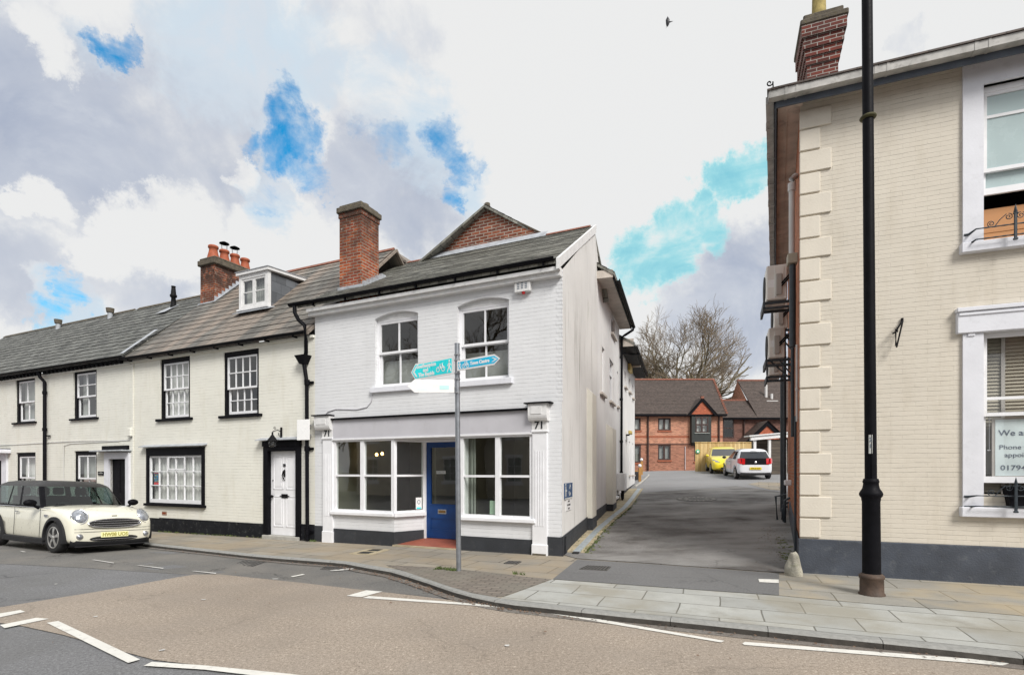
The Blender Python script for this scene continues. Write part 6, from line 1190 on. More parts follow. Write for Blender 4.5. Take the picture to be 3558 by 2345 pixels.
# guard stone, weeds, leaves
bx2, by2 = gp(2757, 1999); bm = bmesh.new(); bmesh.ops.create_icosphere(bm, subdivisions=4, radius=1)
from mathutils import noise as mno
for v in bm.verts:
    n1 = mno.noise(v.co * 1.6 + Vector((3, 1, 7))) * .22 + mno.noise(v.co * 5) * .06; c = v.co * (1 + n1); c.z = c.z * .26 + .10; tpr = 1 - max(0, c.z) * .9; v.co = Vector((bx2 + c.x * .125 * tpr + .02 * c.z, by2 + c.y * .15 * tpr, c.z))
gs = MB(); gs.bm(bm, 0, True); solo('guard_stone', 'pale lichened boulder guarding the corner of the buff house', 'stone', gs, M['boulder'], FW, (bx2, by2, 0))
def tufts(name, spots, mat, n, h, seed, spread=.06):
    rnd = random.Random(seed); mb = MB()
    for (x, y) in spots:
        for _ in range(n):
            a = rnd.uniform(0, 6.28); r_ = rnd.uniform(0, spread); bx_, by_ = x + r_ * math.cos(a), y + r_ * math.sin(a); hh = h * rnd.uniform(.5, 1.2); la = rnd.uniform(0, 6.28); ln = hh * rnd.uniform(.3, .9); w_ = .004 + hh * .05
            z_ = gz(bx_, by_) + off_; px_, py_ = math.cos(la + 1.57) * w_, math.sin(la + 1.57) * w_
            mb.add([(bx_ - px_, by_ - py_, z_), (bx_ + px_, by_ + py_, z_), (bx_ + ln * .5 * math.cos(la), by_ + ln * .5 * math.sin(la), z_ + hh * .7), (bx_ + ln * math.cos(la), by_ + ln * math.sin(la), z_ + hh)], [(0, 1, 2), (1, 3, 2)])
    return solo(name, None, None, mb, M[mat], kind='stuff')
def along(pts, n, jit, seed):
    rnd = random.Random(seed); out = []
    for _ in range(n):
        t = rnd.random() * (len(pts) - 1); i = int(t); p = Vector(pts[i]).lerp(Vector(pts[i + 1]), t - i); out.append((p.x + rnd.gauss(0, jit), p.y + rnd.gauss(0, jit)))
    return out
off_ = 0.0
sp_ = along([gp(1515, 1976), gp(1592, 1984)], 26, .03, 1) + along([FL.w(-12, -.03), FL.w(-11.2, -.03)], 12, .02, 2) + along([FL.w(-10.6, -.03), FL.w(-8.6, -.03)], 12, .02, 3) + along([FL.w(-6.4, -.05), FL.w(-6.1, -.05)], 10, .02, 4)
sp_ += along([tuple(p + Vector((.16, -.02))) for p in cp_[:5]], 120, .035, 5) + along([FS.w(.3, -.06), FS.w(2.5, -.06)], 16, .02, 6) + along([FR.w(rx(.3) - .1, .3), FR.w(rx(1.4) - .12, 1.4)], 14, .03, 7)
sp_ += along([gp(1780, 1992), gp(1820, 1998)], 6, .02, 8)
tufts('weeds', sp_, 'grass', 9, .05, 11, .04)
ms = MB(); rnd = random.Random(4)
for (x, y) in along([tuple(p + Vector((.20, -.03))) for p in cp_[:6]], 160, .05, 15) + along([FR.w(rx(.2) - .12, .2), FR.w(rx(3) - .2, 3)], 60, .08, 16) + along([FL.w(-12, -.03), FL.w(-6.6, -.03)], 60, .015, 17):
    r_ = rnd.uniform(.012, .04); z_ = gz(x, y) + .012; v = [(x + r_ * rnd.uniform(.6, 1.2) * math.cos(i), y + r_ * rnd.uniform(.6, 1.2) * math.sin(i), z_ + rnd.uniform(0, .004)) for i in range(6)]; ms.add(v + [(x, y, z_ + r_ * .45)], [(i, (i + 1) % 6, 6) for i in range(6)])
solo('moss', None, None, ms, M['moss'], kind='stuff')
lv = MB(); rnd = random.Random(8); kk = [tuple(p) for p in kp]
sp2 = along([tuple(p - m * .06) for p, m in list(zip(kp, nor))[4:20]], 420, .05, 21) + along([tuple(p - m * .08) for p, m in list(zip(kp, nor))[18:29]], 90, .04, 22) + [(x, y) for x, y in along([tuple(p - m * .10) for p, m in list(zip(kp, nor))[9:15]], 220, .05, 23)]
for k, (x, y) in enumerate(sp2 + along([FR.w(-.25, .3), FR.w(-.1, 4)], 160, .16, 24) + [(rnd.uniform(-8, 5), rnd.uniform(2.5, 9)) for _ in range(60)]):
    ono = k >= len(sp2); lo = FR.loc(x, y)
    base = ROAD + .02 if (k < len(sp2) or k >= len(sp2) + 160) else .012
    if k >= len(sp2) + 160 and (FL.loc(x, y)[1] > l0[1] - .2): continue
    a = rnd.uniform(0, 6.28); s_ = rnd.uniform(.008, .024); z_ = gz(x, y) + base + rnd.uniform(0, .012); c_, d_ = math.cos(a) * s_, math.sin(a) * s_
    lv.add([(x - c_, y - d_, z_), (x + d_ * .5, y - c_ * .5, z_ + rnd.uniform(0, .01)), (x + c_, y + d_, z_ + rnd.uniform(0, .012)), (x - d_ * .5, y + c_ * .5, z_)], [(0, 1, 2, 3)])
solo('fallen_leaves', None, None, lv, M['leaf_litter'], kind='stuff')
chw = MB(); rnd = random.Random(31)
for _ in range(34):
    x, y = rnd.uniform(-7, 5), rnd.uniform(3, 8.2)
    if (Vector((x, y)) - Vector((0, 0))).length < 2 or FL.loc(x, y)[1] > -4.6 - 0 * x: continue
    r_ = rnd.uniform(.012, .032); chw.add([(x + r_ * rnd.uniform(.7, 1.3) * math.cos(i * .9), y + r_ * rnd.uniform(.7, 1.3) * math.sin(i * .9), cz(x, y, ROAD) + .0175) for i in range(7)], [tuple(range(7))])
solo('gum_spots', None, None, chw, M['marking_w'], kind='stuff')
# ================================================================== behind the alley: brick housing, fence, carport, tree
def fw(px, Y): return (px - CX) / F * Y
def fz(py, Y): return EYE + (HY - py) / F * Y
Y0 = 46.0
T = thing('brick_flats', 'two storey pink brick block with tiled roof and black oriel window beyond the alley', 'building', FW, (12, Y0, 1.6))
hol = [(12.62, 13.72, 5.08, 6.15), (12.62, 13.72, 2.52, 3.84), (10.0, 11.12, 5.08, 6.15), (10.0, 11.14, 2.3, 3.84), (7.0, 8.1, 5.08, 6.15)]
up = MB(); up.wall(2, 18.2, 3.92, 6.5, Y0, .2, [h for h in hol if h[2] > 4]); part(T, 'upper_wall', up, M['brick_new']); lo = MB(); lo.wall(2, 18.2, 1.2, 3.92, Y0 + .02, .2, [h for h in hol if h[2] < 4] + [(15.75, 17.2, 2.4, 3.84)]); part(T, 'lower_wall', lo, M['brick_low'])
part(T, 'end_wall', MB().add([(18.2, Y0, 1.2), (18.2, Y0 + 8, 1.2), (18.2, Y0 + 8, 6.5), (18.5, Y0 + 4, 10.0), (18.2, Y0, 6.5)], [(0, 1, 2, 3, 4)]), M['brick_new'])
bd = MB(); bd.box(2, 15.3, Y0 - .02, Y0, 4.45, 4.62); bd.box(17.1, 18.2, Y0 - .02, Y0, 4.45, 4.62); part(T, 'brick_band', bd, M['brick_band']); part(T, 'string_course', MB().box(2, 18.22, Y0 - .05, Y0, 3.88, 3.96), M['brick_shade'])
for (a, b, c, e) in hol + [(15.75, 17.2, 2.4, 3.84)]:
    fb = MB(); bars(fb, a, b, c, e, Y0 + .04, Y0 + .12, 2, 1, .12, .16, .12); wn = part(T, 'window', fb, M['brown_frame']); part(wn, 'pane', pane_mb(a + .08, b - .08, c + .08, e - .08, Y0 + .10), M['glass']); part(wn, 'sill', MB().box(a - .06, b + .06, Y0 - .05, Y0 + .05, c - .14, c), M['brick_band'])
    room(wn, a, b, c, e, Y0 + .2, .8); part(wn, 'curtain', curtain_mb(a + .1, b - .1, c + .1, e - .1, Y0 + .25, 7, .02), M['curtain' if c > 4 else 'curtain_g'])
ob = MB(); ob.box(15.38, 17.05, Y0 - .45, Y0 - .002, 4.0, 4.85); ob.box(15.38, 15.70, Y0 - .45, Y0 - .002, 4.85, 6.32); ob.box(16.80, 17.05, Y0 - .45, Y0 - .002, 4.85, 6.32); ob.box(15.70, 16.80, Y0 - .45, Y0 - .002, 6.22, 6.34); ob.prism([(Y0 - .45, 4.0), (Y0 - .002, 4.0), (Y0 - .002, 3.75)], 'x', 15.45, 17.0)
orl = part(T, 'oriel', ob, M['dkgreen']); fb = MB(); bars(fb, 15.70, 16.80, 4.85, 6.22, Y0 - .47, Y0 - .38, 2, 2, .10, .14); part(orl, 'frame', fb, M['brown_frame']); part(orl, 'pane', pane_mb(15.72, 16.78, 4.9, 6.2, Y0 - .42), M['glass']); part(orl, 'blind', curtain_mb(15.74, 16.76, 4.9, 6.2, Y0 - .2, 16, .02), M['curtain'])
part(orl, 'sill', MB().box(15.6, 16.9, Y0 - .52, Y0 - .45, 4.78, 4.84), M['curtain_g'])
rf = MB(); slope(rf, 1.8, 18.35, Y0 - .45, 6.45, Y0 + 4, 10.15, 26, .02, (0, .5), seed=31); roof_under(rf, 1.8, 18.35, Y0 - .45, 6.44, Y0 + 4, 10.14, .12, (0, .5)); ro = part(T, 'roof', rf, M['rooftile'])
rd = MB()
for k in range(40): rd.prism([(Y0 + 3.85, 10.1), (Y0 + 4, 10.24), (Y0 + 4.15, 10.1)], 'x', 2.2 + k * .42, 2.2 + k * .42 + .41)
for k in range(16): t = k / 16; rd.box(18.30 + .5 * t, 18.50 + .5 * t, Y0 - .4 + 4.4 * t, Y0 - .1 + 4.4 * t, 6.5 + 3.68 * t, 6.62 + 3.68 * t + .02)
part(ro, 'ridge_tiles', rd, M['ridge_red']); ev = MB(); ev.box(1.8, 18.4, Y0 - .5, Y0 - .0, 6.28, 6.44); part(T, 'eaves_fascia', ev, M['black'])
gd_ = MB(); gd_.prism([(14.95, 6.30), (16.24, 7.80), (17.55, 6.30), (17.30, 6.30), (16.24, 7.52), (15.20, 6.30)], 'y', Y0 - .62, Y0 - .45); gbl = part(T, 'oriel_gable', gd_, M['black']); part(gbl, 'hung_tiles', MB().prism([(15.25, 6.42), (17.25, 6.42), (16.24, 7.55)], 'y', Y0 - .52, Y0 - .3), M['tilehung'])
q = MB(); q.add([(14.9, Y0 - .65, 6.32), (16.24, Y0 - .65, 7.86), (16.24, Y0 + 1.1, 7.86), (14.9, Y0 - .5, 6.4), (17.6, Y0 - .65, 6.32), (17.6, Y0 - .5, 6.4)], [(0, 1, 2, 3), (1, 4, 5, 2)]); part(gbl, 'tiles', q, M['rooftile']); part(gbl, 'finial', MB().box(16.12, 16.36, Y0 - .66, Y0 - .4, 7.74, 7.95), M['ridge_red'])
dp = MB(); dp.cyl((11.73, Y0 - .1, 1.6), (11.73, Y0 - .1, 6.3), .07, n=8); dp.cyl((17.85, Y0 - .1, 1.6), (17.85, Y0 - .1, 6.3), .07, n=8); part(T, 'downpipe', MB().cyl((11.73, Y0 - .1, 1.6), (11.73, Y0 - .1, 6.3), .07, n=8), M['brown_frame']); part(T, 'downpipe', MB().cyl((17.85, Y0 - .1, 1.6), (17.85, Y0 - .1, 6.3), .07, n=8), M['brown_frame']); part(T, 'thin_pipe', MB().cyl((14.95, Y0 - .04, 1.7), (14.95, Y0 - .04, 3.7), .03, n=6), M['lilac'])
Y1 = 50.0
T = thing('rear_brick_block', 'brick block set back to the right, coloured darker for its shadow, with a tall tiled roof', 'building', FW, (24, Y1, 1.6))
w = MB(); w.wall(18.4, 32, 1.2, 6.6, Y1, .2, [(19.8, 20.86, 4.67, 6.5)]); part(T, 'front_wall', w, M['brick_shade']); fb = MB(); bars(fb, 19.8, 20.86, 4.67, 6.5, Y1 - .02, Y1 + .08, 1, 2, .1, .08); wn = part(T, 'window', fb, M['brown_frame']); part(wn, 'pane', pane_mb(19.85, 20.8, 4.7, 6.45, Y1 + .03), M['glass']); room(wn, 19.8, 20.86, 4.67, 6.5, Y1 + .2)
rf = MB(); slope(rf, 18.8, 23.4, Y1 - .4, 6.55, Y1 + 2.3, 8.5, 12, .02, seed=33); roof_under(rf, 18.8, 23.4, Y1 - .4, 6.54, Y1 + 2.3, 8.49, .12); slope(rf, 22.9, 32, Y1 - .4, 6.55, Y1 + 4.4, 10.8, 26, .02, (.15, 0), seed=34); roof_under(rf, 22.9, 32, Y1 - .4, 6.54, Y1 + 4.4, 10.79, .12, (.15, 0)); ro = part(T, 'roof', rf, M['rooftile'])
gq = MB(); gq.prism([(Y1 + 2.0, 8.2), (Y1 + 6.8, 8.2), (Y1 + 4.42, 10.72)], 'x', 23.02, 23.06); part(T, 'gable_end', gq, M['brick_new']); q = MB(); q.box(18.9, 23.0, Y1 + 2.2, Y1 + 2.45, 8.45, 8.6); q.box(23.0, 32, Y1 + 4.3, Y1 + 4.5, 10.75, 10.9); part(ro, 'ridge_tiles', q, M['ridge_red'])
part(ro, 'eaves_fascia', MB().box(18.8, 32, Y1 - .45, Y1 - .02, 6.4, 6.54), M['black']); fp = MB(); fp.cyl((24.9, Y1 + 2.2, 8.3), (24.9, Y1 + 2.2, 10.0), .14, n=8); fp.cyl((25.35, Y1 + 2.0, 8.0), (25.35, Y1 + 2.0, 9.1), .14, n=8); fp.box(24.7, 25.8, Y1 + 1.6, Y1 + 1.8, 8.25, 8.4); part(ro, 'flue_pipes', fp, M['pipe_w']); part(T, 'downpipe', MB().cyl((21.75, Y1 - .1, 1.6), (21.75, Y1 - .1, 6.4), .07, n=8), M['brown_frame'])
T = thing('porch', 'tiled porch gable with black bargeboards above the fence', 'porch', FW, (23, 48, 1.6)); q = MB(); q.prism([(20.9, 4.1), (23.0, 6.05), (25.1, 4.1), (24.6, 4.1), (23.0, 5.65), (21.4, 4.1)], 'y', 47.9, 48.1); part(T, 'bargeboards', q, M['black']); part(T, 'hung_tiles', MB().prism([(21.3, 4.1), (24.7, 4.1), (23.0, 5.75)], 'y', 48.0, 48.2), M['tilehung'])
q = MB(); q.add([(20.8, 47.8, 4.05), (23, 47.8, 6.12), (23, 50, 6.12), (20.8, 50, 4.05), (25.2, 47.8, 4.05), (25.2, 50, 4.05)], [(0, 1, 2, 3), (1, 4, 5, 2)]); part(T, 'roof', q, M['rooftile']); part(T, 'wall', MB().box(21.2, 24.8, 48.1, 50, 1.3, 4.1), M['brick_shade'])
# fence
T = thing('timber_fence', 'tall new pine board fence behind the parked cars', 'fence', FW, (13.3, 33, 1.5)); b = MB()
for k in range(30): b.box(11.36 + k * .131, 11.36 + k * .131 + .127, 33 + .012 * (k % 2), 33.03 + .012 * (k % 2), 1.5, 3.33)
part(T, 'boards', b, M['wood_new']); part(T, 'capping', MB().box(11.33, 15.32, 32.97, 33.07, 3.33, 3.38), M['wood_new']); b = MB(); [part(T, 'post', MB().box(x, x + .1, 33.05, 33.15, 1.4, 3.3), M['wood']) for x in (11.4, 13.3, 15.2)]
sg = thing('green_sign', 'round green and white sign on the left end of the fence', 'sign', FW, (11.5, 32.95, 2.8)); part(sg, 'disc', MB().lathe([(0, -.02), (.13, -.02), (.13, .0)], (11.5, 32.97, 2.78), 14, axis='y'), plain('green_sign_face', (.05, .45, .25), .5)); part(sg, 'symbol', MB().box(11.45, 11.55, 32.94, 32.948, 2.72, 2.84), M['signwhite'])
bs = MB(); bs.cbox(14.0, 14.3, 32.9, 32.96, 2.68, 2.92, .01); solo('bay_plate', 'small pale plate fixed on the fence above the white car roof', 'sign', bs, M['signpale'], FW, (14.1, 32.95, 2.7))
# carport
YC = 28.2; T = thing('carport', 'peeling white timber carport with dark boarded sides', 'carport', FW, (13.6, YC, 1.15)); b = MB()
for x in (12.82, 13.60, 14.42, 15.6): part(T, 'post', MB().box(x, x + .12, YC, YC + .12, 1.0, 3.25), M['white_d'])
b = MB(); b.prism([(12.62, 3.20), (16.2, 3.52), (16.2, 3.72), (12.62, 3.40)], 'y', YC - .1, YC + .05); b.prism([(12.5, 3.40), (16.2, 3.73), (16.2, 3.79), (12.5, 3.46)], 'y', YC - .18, YC + .5); part(T, 'roof_edge', b, M['white_d'])
b = MB(); part(T, 'dark_boarding', MB().box(13.72, 14.42, YC + .05, YC + .09, 1.05, 3.25), M['dkboards']); part(T, 'dark_boarding', MB().box(13.02, 16, YC + .7, YC + .75, 1.0, 3.3), M['dkboards'])
# posts, kerb, bench and scooter left of the lane
for k, (px, py, h) in enumerate(((2223, 1674, .80), (2229, 1650, .90))):
    x, y = gp(px, py); t = thing('rope_post', ('nearer' if k == 0 else 'farther') + ' wooden rope post with a white ball top beside the alley cottage', 'post', FW, (x, y, gz(x, y)), 'rope posts beside the alley'); z_ = gz(x, y)
    part(t, 'post', MB().box(x - .06, x + .06, y - .06, y + .06, z_, z_ + h - .1), M['wood']); part(t, 'ball_top', MB().lathe([(0, -.09), (.07, -.06), (.095, 0), (.07, .06), (0, .09)], (x, y, z_ + h), 12), M['white'])
wk = MB(); pts = [Vector((*gp(x, y), 0)) for x, y in ((2206, 1694), (2222, 1683), (2240, 1668), (2252, 1656), (2254, 1651))]; wk.tube([(p.x, p.y, gz(p.x, p.y) + .04) for p in pts], .05, 6); solo('edge_kerb', None, None, wk, M['conc'], kind='structure')
bx3, by3 = 9.6, 42.0; zb3 = gz(bx3, by3); t = thing('garden_bench', 'orange brown timber bench against the flats', 'bench', FW, (bx3, by3, zb3)); part(t, 'seat', MB().box(bx3 - 1, bx3 + .9, by3 - .3, by3 + .2, zb3 + .42, zb3 + .48), M['wood']); part(t, 'backrest', MB().box(bx3 - 1, bx3 + .9, by3 + .2, by3 + .26, zb3 + .6, zb3 + 1.0), M['wood']); b = MB(); [part(t, 'leg', MB().box(x, x + .08, y, y + .08, zb3, zb3 + .44 + (y > by3) * .5), M['wood']) for x in (bx3 - .95, bx3 + .8) for y in (by3 - .28, by3 + .16)]
sx_, sy_ = gp(2206, 1672); zz = gz(sx_, sy_); t = thing('scooter', 'dark motor scooter with a white windshield parked past the alley cottage', 'scooter', FW, (sx_, sy_, zz)); b = MB()
for dx in (-.55, .55): part(t, 'wheel', MB().lathe([(.2, -.05), (.25, -.03), (.25, .03), (.2, .05)], (sx_ - .35 + dx, sy_ + .6, zz + .25), 14, axis='y'), M['rubber'])
part(t, 'body', MB().cbox(sx_ - .9, sx_ + .05, sy_ + .45, sy_ + .75, zz + .3, zz + .75, .08), M['navy']); part(t, 'windshield', MB().prism([(sx_ + .0, zz + .75), (sx_ + .1, zz + .75), (sx_ - .1, zz + 1.2), (sx_ - .16, zz + 1.2)], 'y', sy_ + .4, sy_ + .8), M['signwhite'])
# ------------------------------------------------------------------ the bare tree
def tree(name, label, X, Y, Hh, cw, base, seed, levels=6, stems=8, dens=1.0):
    rnd = random.Random(seed); tr = MB(); tw = MB(); c0 = Vector((X, Y, base + Hh * .60)); ext = Vector((cw / 2, cw / 2, Hh * .42))
    def inside(p): q = p - c0; return (q.x / ext.x) ** 2 + (q.y / ext.y) ** 2 + (q.z / ext.z) ** 2
    def grow(p, d, r, ln, lv):
        if lv == 0 or r < .004: return
        pts = [p]; rs = [r]; n = 4 if lv > 2 else 3; q = p
        for i in range(n):
            d = (d + Vector((rnd.gauss(0, .17), rnd.gauss(0, .17), rnd.gauss(.05, .12)))).normalized(); q = q + d * ln / n; pts.append(q); rs.append(r * (1 - .28 * (i + 1) / n))
            if inside(q) > .97 + rnd.uniform(-.06, .06): break
        (tr if r > .045 else tw).tube(pts, [max(.013, x) for x in rs], 6 if r > .08 else (4 if r > .03 else 3), caps=False)
        if inside(q) > .98: return
        kids = (3 if lv > 3 else 4) if lv > 1 else 0
        for k in range(int(kids * dens + rnd.random())):
            i = rnd.choice(range(1, len(pts))) if k else len(pts) - 1
            sp_ = .45 if k == 0 else .85; nd = (d + Vector((rnd.gauss(0, sp_), rnd.gauss(0, sp_), rnd.gauss(.12, sp_ * .6)))).normalized()
            out = (pts[i] - c0); out.z *= .6
            if out.length > .1: nd = (nd + out.normalized() * .28).normalized()
            grow(pts[i], nd, rs[i] * rnd.uniform(.60, .84), ln * rnd.uniform(.66, .88), lv - 1)
    top = base + Hh * .26; tr.tube([(X, Y, base - .3), (X + .05, Y, base + 1), (X, Y, top)], [.75, .55, .5], 10)
    for k in range(stems):
        a = k / stems * 6.283 + rnd.uniform(-.3, .3); tilt = rnd.uniform(.15, .75); d = Vector((math.cos(a) * tilt, math.sin(a) * tilt, 1)).normalized(); grow(Vector((X, Y, top - rnd.uniform(0, 1.2))), d, rnd.uniform(.22, .34), Hh * .22, levels)
    t = thing(name, label, 'tree', FW, (X, Y, base)); part(t, 'trunk', tr, M['bark']); part(t, 'crown', tw, M['twig']); return t
tree('bare_tree', 'large bare branching tree rising behind the brick flats', 19.8, 60, 19.3, 12.8, 1.7, 21, levels=7, stems=12, dens=.99)

# ------------------------------------------------------------------ bird
bX = pdir(2322, 88) * 55 + Vector((0, 0, EYE)); b = MB(); s_ = .30
b.add([tuple(bX + Vector(v) * s_) for v in ((0, 0, .05), (-.5, 0, .45), (.1, .05, .9), (.35, 0, 1.0), (1.3, -.2, .85), (.3, .05, .55), (-.6, -.1, -1.2), (-.35, 0, -.1))], [(0, 1, 2, 5), (5, 2, 3, 4), (0, 7, 6, 1), (0, 5, 7)]); b.lathe([(0, -.35), (.13, -.1), (.15, .2), (0, .5)], tuple(bX + Vector((-.05, 0, .18))), 8)
solo('bird', 'dark bird gliding high in the white sky', 'bird', b, M['ink'], FW, tuple(bX))

# ================================================================== cars
def loft(stn, sec, sub=1):
    """closed lower body from stations (x, half width, bottom, shoulder, top centre)"""
    bm = bmesh.new(); rings = []
    for s in stn:
        half = sec(*s); pts = half + [(-y, z) for y, z in half[::-1][1:-1]]
        rings.append([bm.verts.new((s[0], y, z)) for y, z in pts])
    n = len(rings[0])
    for a, b in zip(rings, rings[1:]):
        for i in range(n): bm.faces.new((a[i], a[(i + 1) % n], b[(i + 1) % n], b[i]))
    bm.faces.new(rings[0]); bm.faces.new(rings[-1][::-1]); bmesh.ops.recalc_face_normals(bm, faces=bm.faces[:]); me = bpy.data.meshes.new('t'); bm.to_mesh(me); bm.free(); return me
def sec_default(x, w, zb, zs, zt):
    H_ = zs - zb; return [(0, zb), (w * .80, zb), (w * .95, zb + .07 * H_), (w * .99, zb + .22 * H_), (w, zb + H_ * .48), (w * .985, zb + .85 * H_), (w * .95, zs - .02 * H_), (w * .86, zs + (zt - zs) * .45), (w * .6, zs + (zt - zs) * .8), (w * .3, zt - (zt - zs) * .05), (0, zt)]
def apply_mods(me, mods):
    o = bpy.data.objects.new('t', me); SC.collection.objects.link(o); cut = []
    for m in mods:
        if m[0] == 'SUB': k = o.modifiers.new('s', 'SUBSURF'); k.levels = m[1]; k.render_levels = m[1]
        else:
            c = MB(); c.cyl(m[1], m[2], m[3], n=36, sm=False); cm = bpy.data.meshes.new('c'); cm.from_pydata(c.v, [], c.f); bm = bmesh.new(); bm.from_mesh(cm); bmesh.ops.remove_doubles(bm, verts=bm.verts[:], dist=1e-4); bmesh.ops.recalc_face_normals(bm, faces=bm.faces[:]); bm.to_mesh(cm); bm.free()
            co = bpy.data.objects.new('c', cm); SC.collection.objects.link(co); cut.append(co); k = o.modifiers.new('b', 'BOOLEAN'); k.operation = 'DIFFERENCE'; k.object = co; k.solver = 'EXACT'
    dg = bpy.context.evaluated_depsgraph_get(); r = bpy.data.meshes.new_from_object(o.evaluated_get(dg)); bpy.data.objects.remove(o)
    for c in cut: bpy.data.objects.remove(c)
    return r
def me2mb(me, sm=True):
    mb = MB(); mb.add([tuple(v.co) for v in me.vertices], [tuple(p.vertices) for p in me.polygons], 0, sm); bpy.data.meshes.remove(me); return mb
def ring_pts(z, xf, xr, w, bf, br, segs):
    """half outline of the cabin from front centre round the side to rear centre; segs = fractions along the side of the pillar edges"""
    cf, cr = .07, .06; p = [(xf, 0), (xf - bf * .15, w * .4), (xf - bf * .5, w * .75), (xf - bf, w - .05)]
    xa, xb = xf - bf - cf, xr + br + cr
    p += [(xa, w)] + [(xa + (xb - xa) * f, w + .012 * math.sin(f * math.pi)) for f in segs] + [(xb, w)]
    p += [(xr + br, w - .05), (xr + br * .5, w * .75), (xr + br * .12, w * .4), (xr, 0)]
    return [(x, y, z) for x, y in p]
def cabin(levels, segs, winmask, front=True, rear=True):
    """returns (pillars, glass, roof) builders; levels = list of ring args bottom to top, the last ones forming the roof"""
    rings = []
    for L_ in levels: h = ring_pts(*L_, segs); rings.append(h + [(x, -y, z) for x, y, z in h[::-1][1:-1]])
    n = len(rings[0]); H = len(ring_pts(*levels[0], segs)); pil, gl, rf = MB(), MB(), MB(); ns = len(segs) + 1
    def seg_kind(i):
        j = i if i < H - 1 else n - 1 - i                          # mirrored index
        if j < 3: return 'ws'
        if j == 3: return 'pil'
        if j < 4 + ns: return 'win' if winmask[j - 4] else 'pil'
        if j == 4 + ns: return 'pil'
        return 'rw'
    nl = len(levels) - 1
    for k in range(nl):
        for i in range(n):
            a, b, c, d = rings[k][i], rings[k][(i + 1) % n], rings[k + 1][(i + 1) % n], rings[k + 1][i]; kd = seg_kind(i)
            if k == 1 and (kd == 'win' or (kd == 'ws' and front) or (kd == 'rw' and rear)): tgt = gl
            elif k >= 2: tgt = rf
            else: tgt = pil
            tgt.add([a, b, c, d], [(0, 1, 2, 3)], 0, tgt is not pil)
    rf.add(rings[-1], [tuple(range(n))], 0, True); return pil, gl, rf
def weld(mb, dist=1e-4, sub=0):
    me = bpy.data.meshes.new('t'); me.from_pydata(mb.v, [], mb.f); bm = bmesh.new(); bm.from_mesh(me); bmesh.ops.remove_doubles(bm, verts=bm.verts[:], dist=dist); bm.to_mesh(me); bm.free()
    if sub: m2 = apply_mods(me, [('SUB', sub)]); return me2mb(m2)
    return me2mb(me)
def wheel(car, x, y, r, wd, side, spokes=5):
    s = side; t = MB(); t.lathe([(r * .62, -wd / 2 + .01), (r * .90, -wd / 2), (r * .98, -wd / 2 + .025), (r, 0), (r * .98, wd / 2 - .025), (r * .90, wd / 2), (r * .62, wd / 2 - .01)], (x, y, r), 32, axis='y'); w_ = part(car, 'wheel', t, M['rubber'])
    rm = MB(); yo = y + s * (wd / 2 - .015)
    rm.lathe([(r * .70, -.012), (r * .70, .012), (r * .64, .014), (r * .60, -.03)] if s > 0 else [(r * .60, .03), (r * .64, -.014), (r * .70, -.012), (r * .70, .012)], (x, yo, r), 32, axis='y')
    for k in range(spokes):
        a = k * 2 * math.pi / spokes + .3; ca, sa = math.cos(a), math.sin(a)
        def q(rr, tt, yy): return (x + ca * rr - sa * tt, yo + s * yy, r + sa * rr + ca * tt)
        v = [q(.02, -.03, .012), q(.02, .03, .012), q(r * .36, -.022, .016), q(r * .36, .022, .016), q(r * .66, -.045, .004), q(r * .66, .045, .004)]; v2 = [(p[0], p[1] - s * .03, p[2]) for p in v]
        rm.add(v + v2, [(0, 2, 3, 1), (2, 4, 5, 3), (0, 6, 8, 2), (2, 8, 10, 4), (1, 3, 9, 7), (3, 5, 11, 9)])
    rm.lathe([(0, s * .022), (.04, s * .02), (.045, 0)], (x, yo, r), 14, axis='y'); part(w_, 'rim', rm, M['alloy'], fix=True)
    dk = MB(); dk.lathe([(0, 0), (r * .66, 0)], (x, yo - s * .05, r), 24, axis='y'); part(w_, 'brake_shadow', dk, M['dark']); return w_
def arch_trim(mb, x, r0, r1, y0, y1, s, zc, a0=-8, a1=188, n=20):
    v = []
    for i in range(n + 1):
        a = R(a0 + (a1 - a0) * i / n); c, d = math.cos(a), math.sin(a)
        for rr, yy in ((r0, y0), (r0, y1), (r1, y1 - .012), (r1, y0)): v.append((x + rr * c, s * yy, zc + rr * d))
    for i in range(n):
        b = 4 * i
        for k in range(4): mb.add([v[b + k], v[b + (k + 1) % 4], v[b + 4 + (k + 1) % 4], v[b + 4 + k]], [(0, 1, 2, 3)])
def carframe(X, Y, hx, hy): return Frame(X, Y, hx, hy)                # local +x = the way the car points

def seats(t, pts, z=.35):
    for (x, y) in pts:
        b = MB(); b.cbox(x - .25, x + .25, y - .23, y + .23, z, z + .22, .05); b.add([(x - .28, y - .22, z + .2), (x - .28, y + .22, z + .2), (x - .44, y + .20, z + .78), (x - .44, y - .20, z + .78), (x - .16, y - .22, z + .2), (x - .16, y + .22, z + .2), (x - .36, y + .20, z + .78), (x - .36, y - .20, z + .78)], [(0, 1, 2, 3), (4, 7, 6, 5), (0, 3, 7, 4), (1, 5, 6, 2), (3, 2, 6, 7)])
        b.cbox(x - .46, x - .37, y - .11, y + .11, z + .80, z + .98, .03); part(t, 'seat', b, M['seat'])

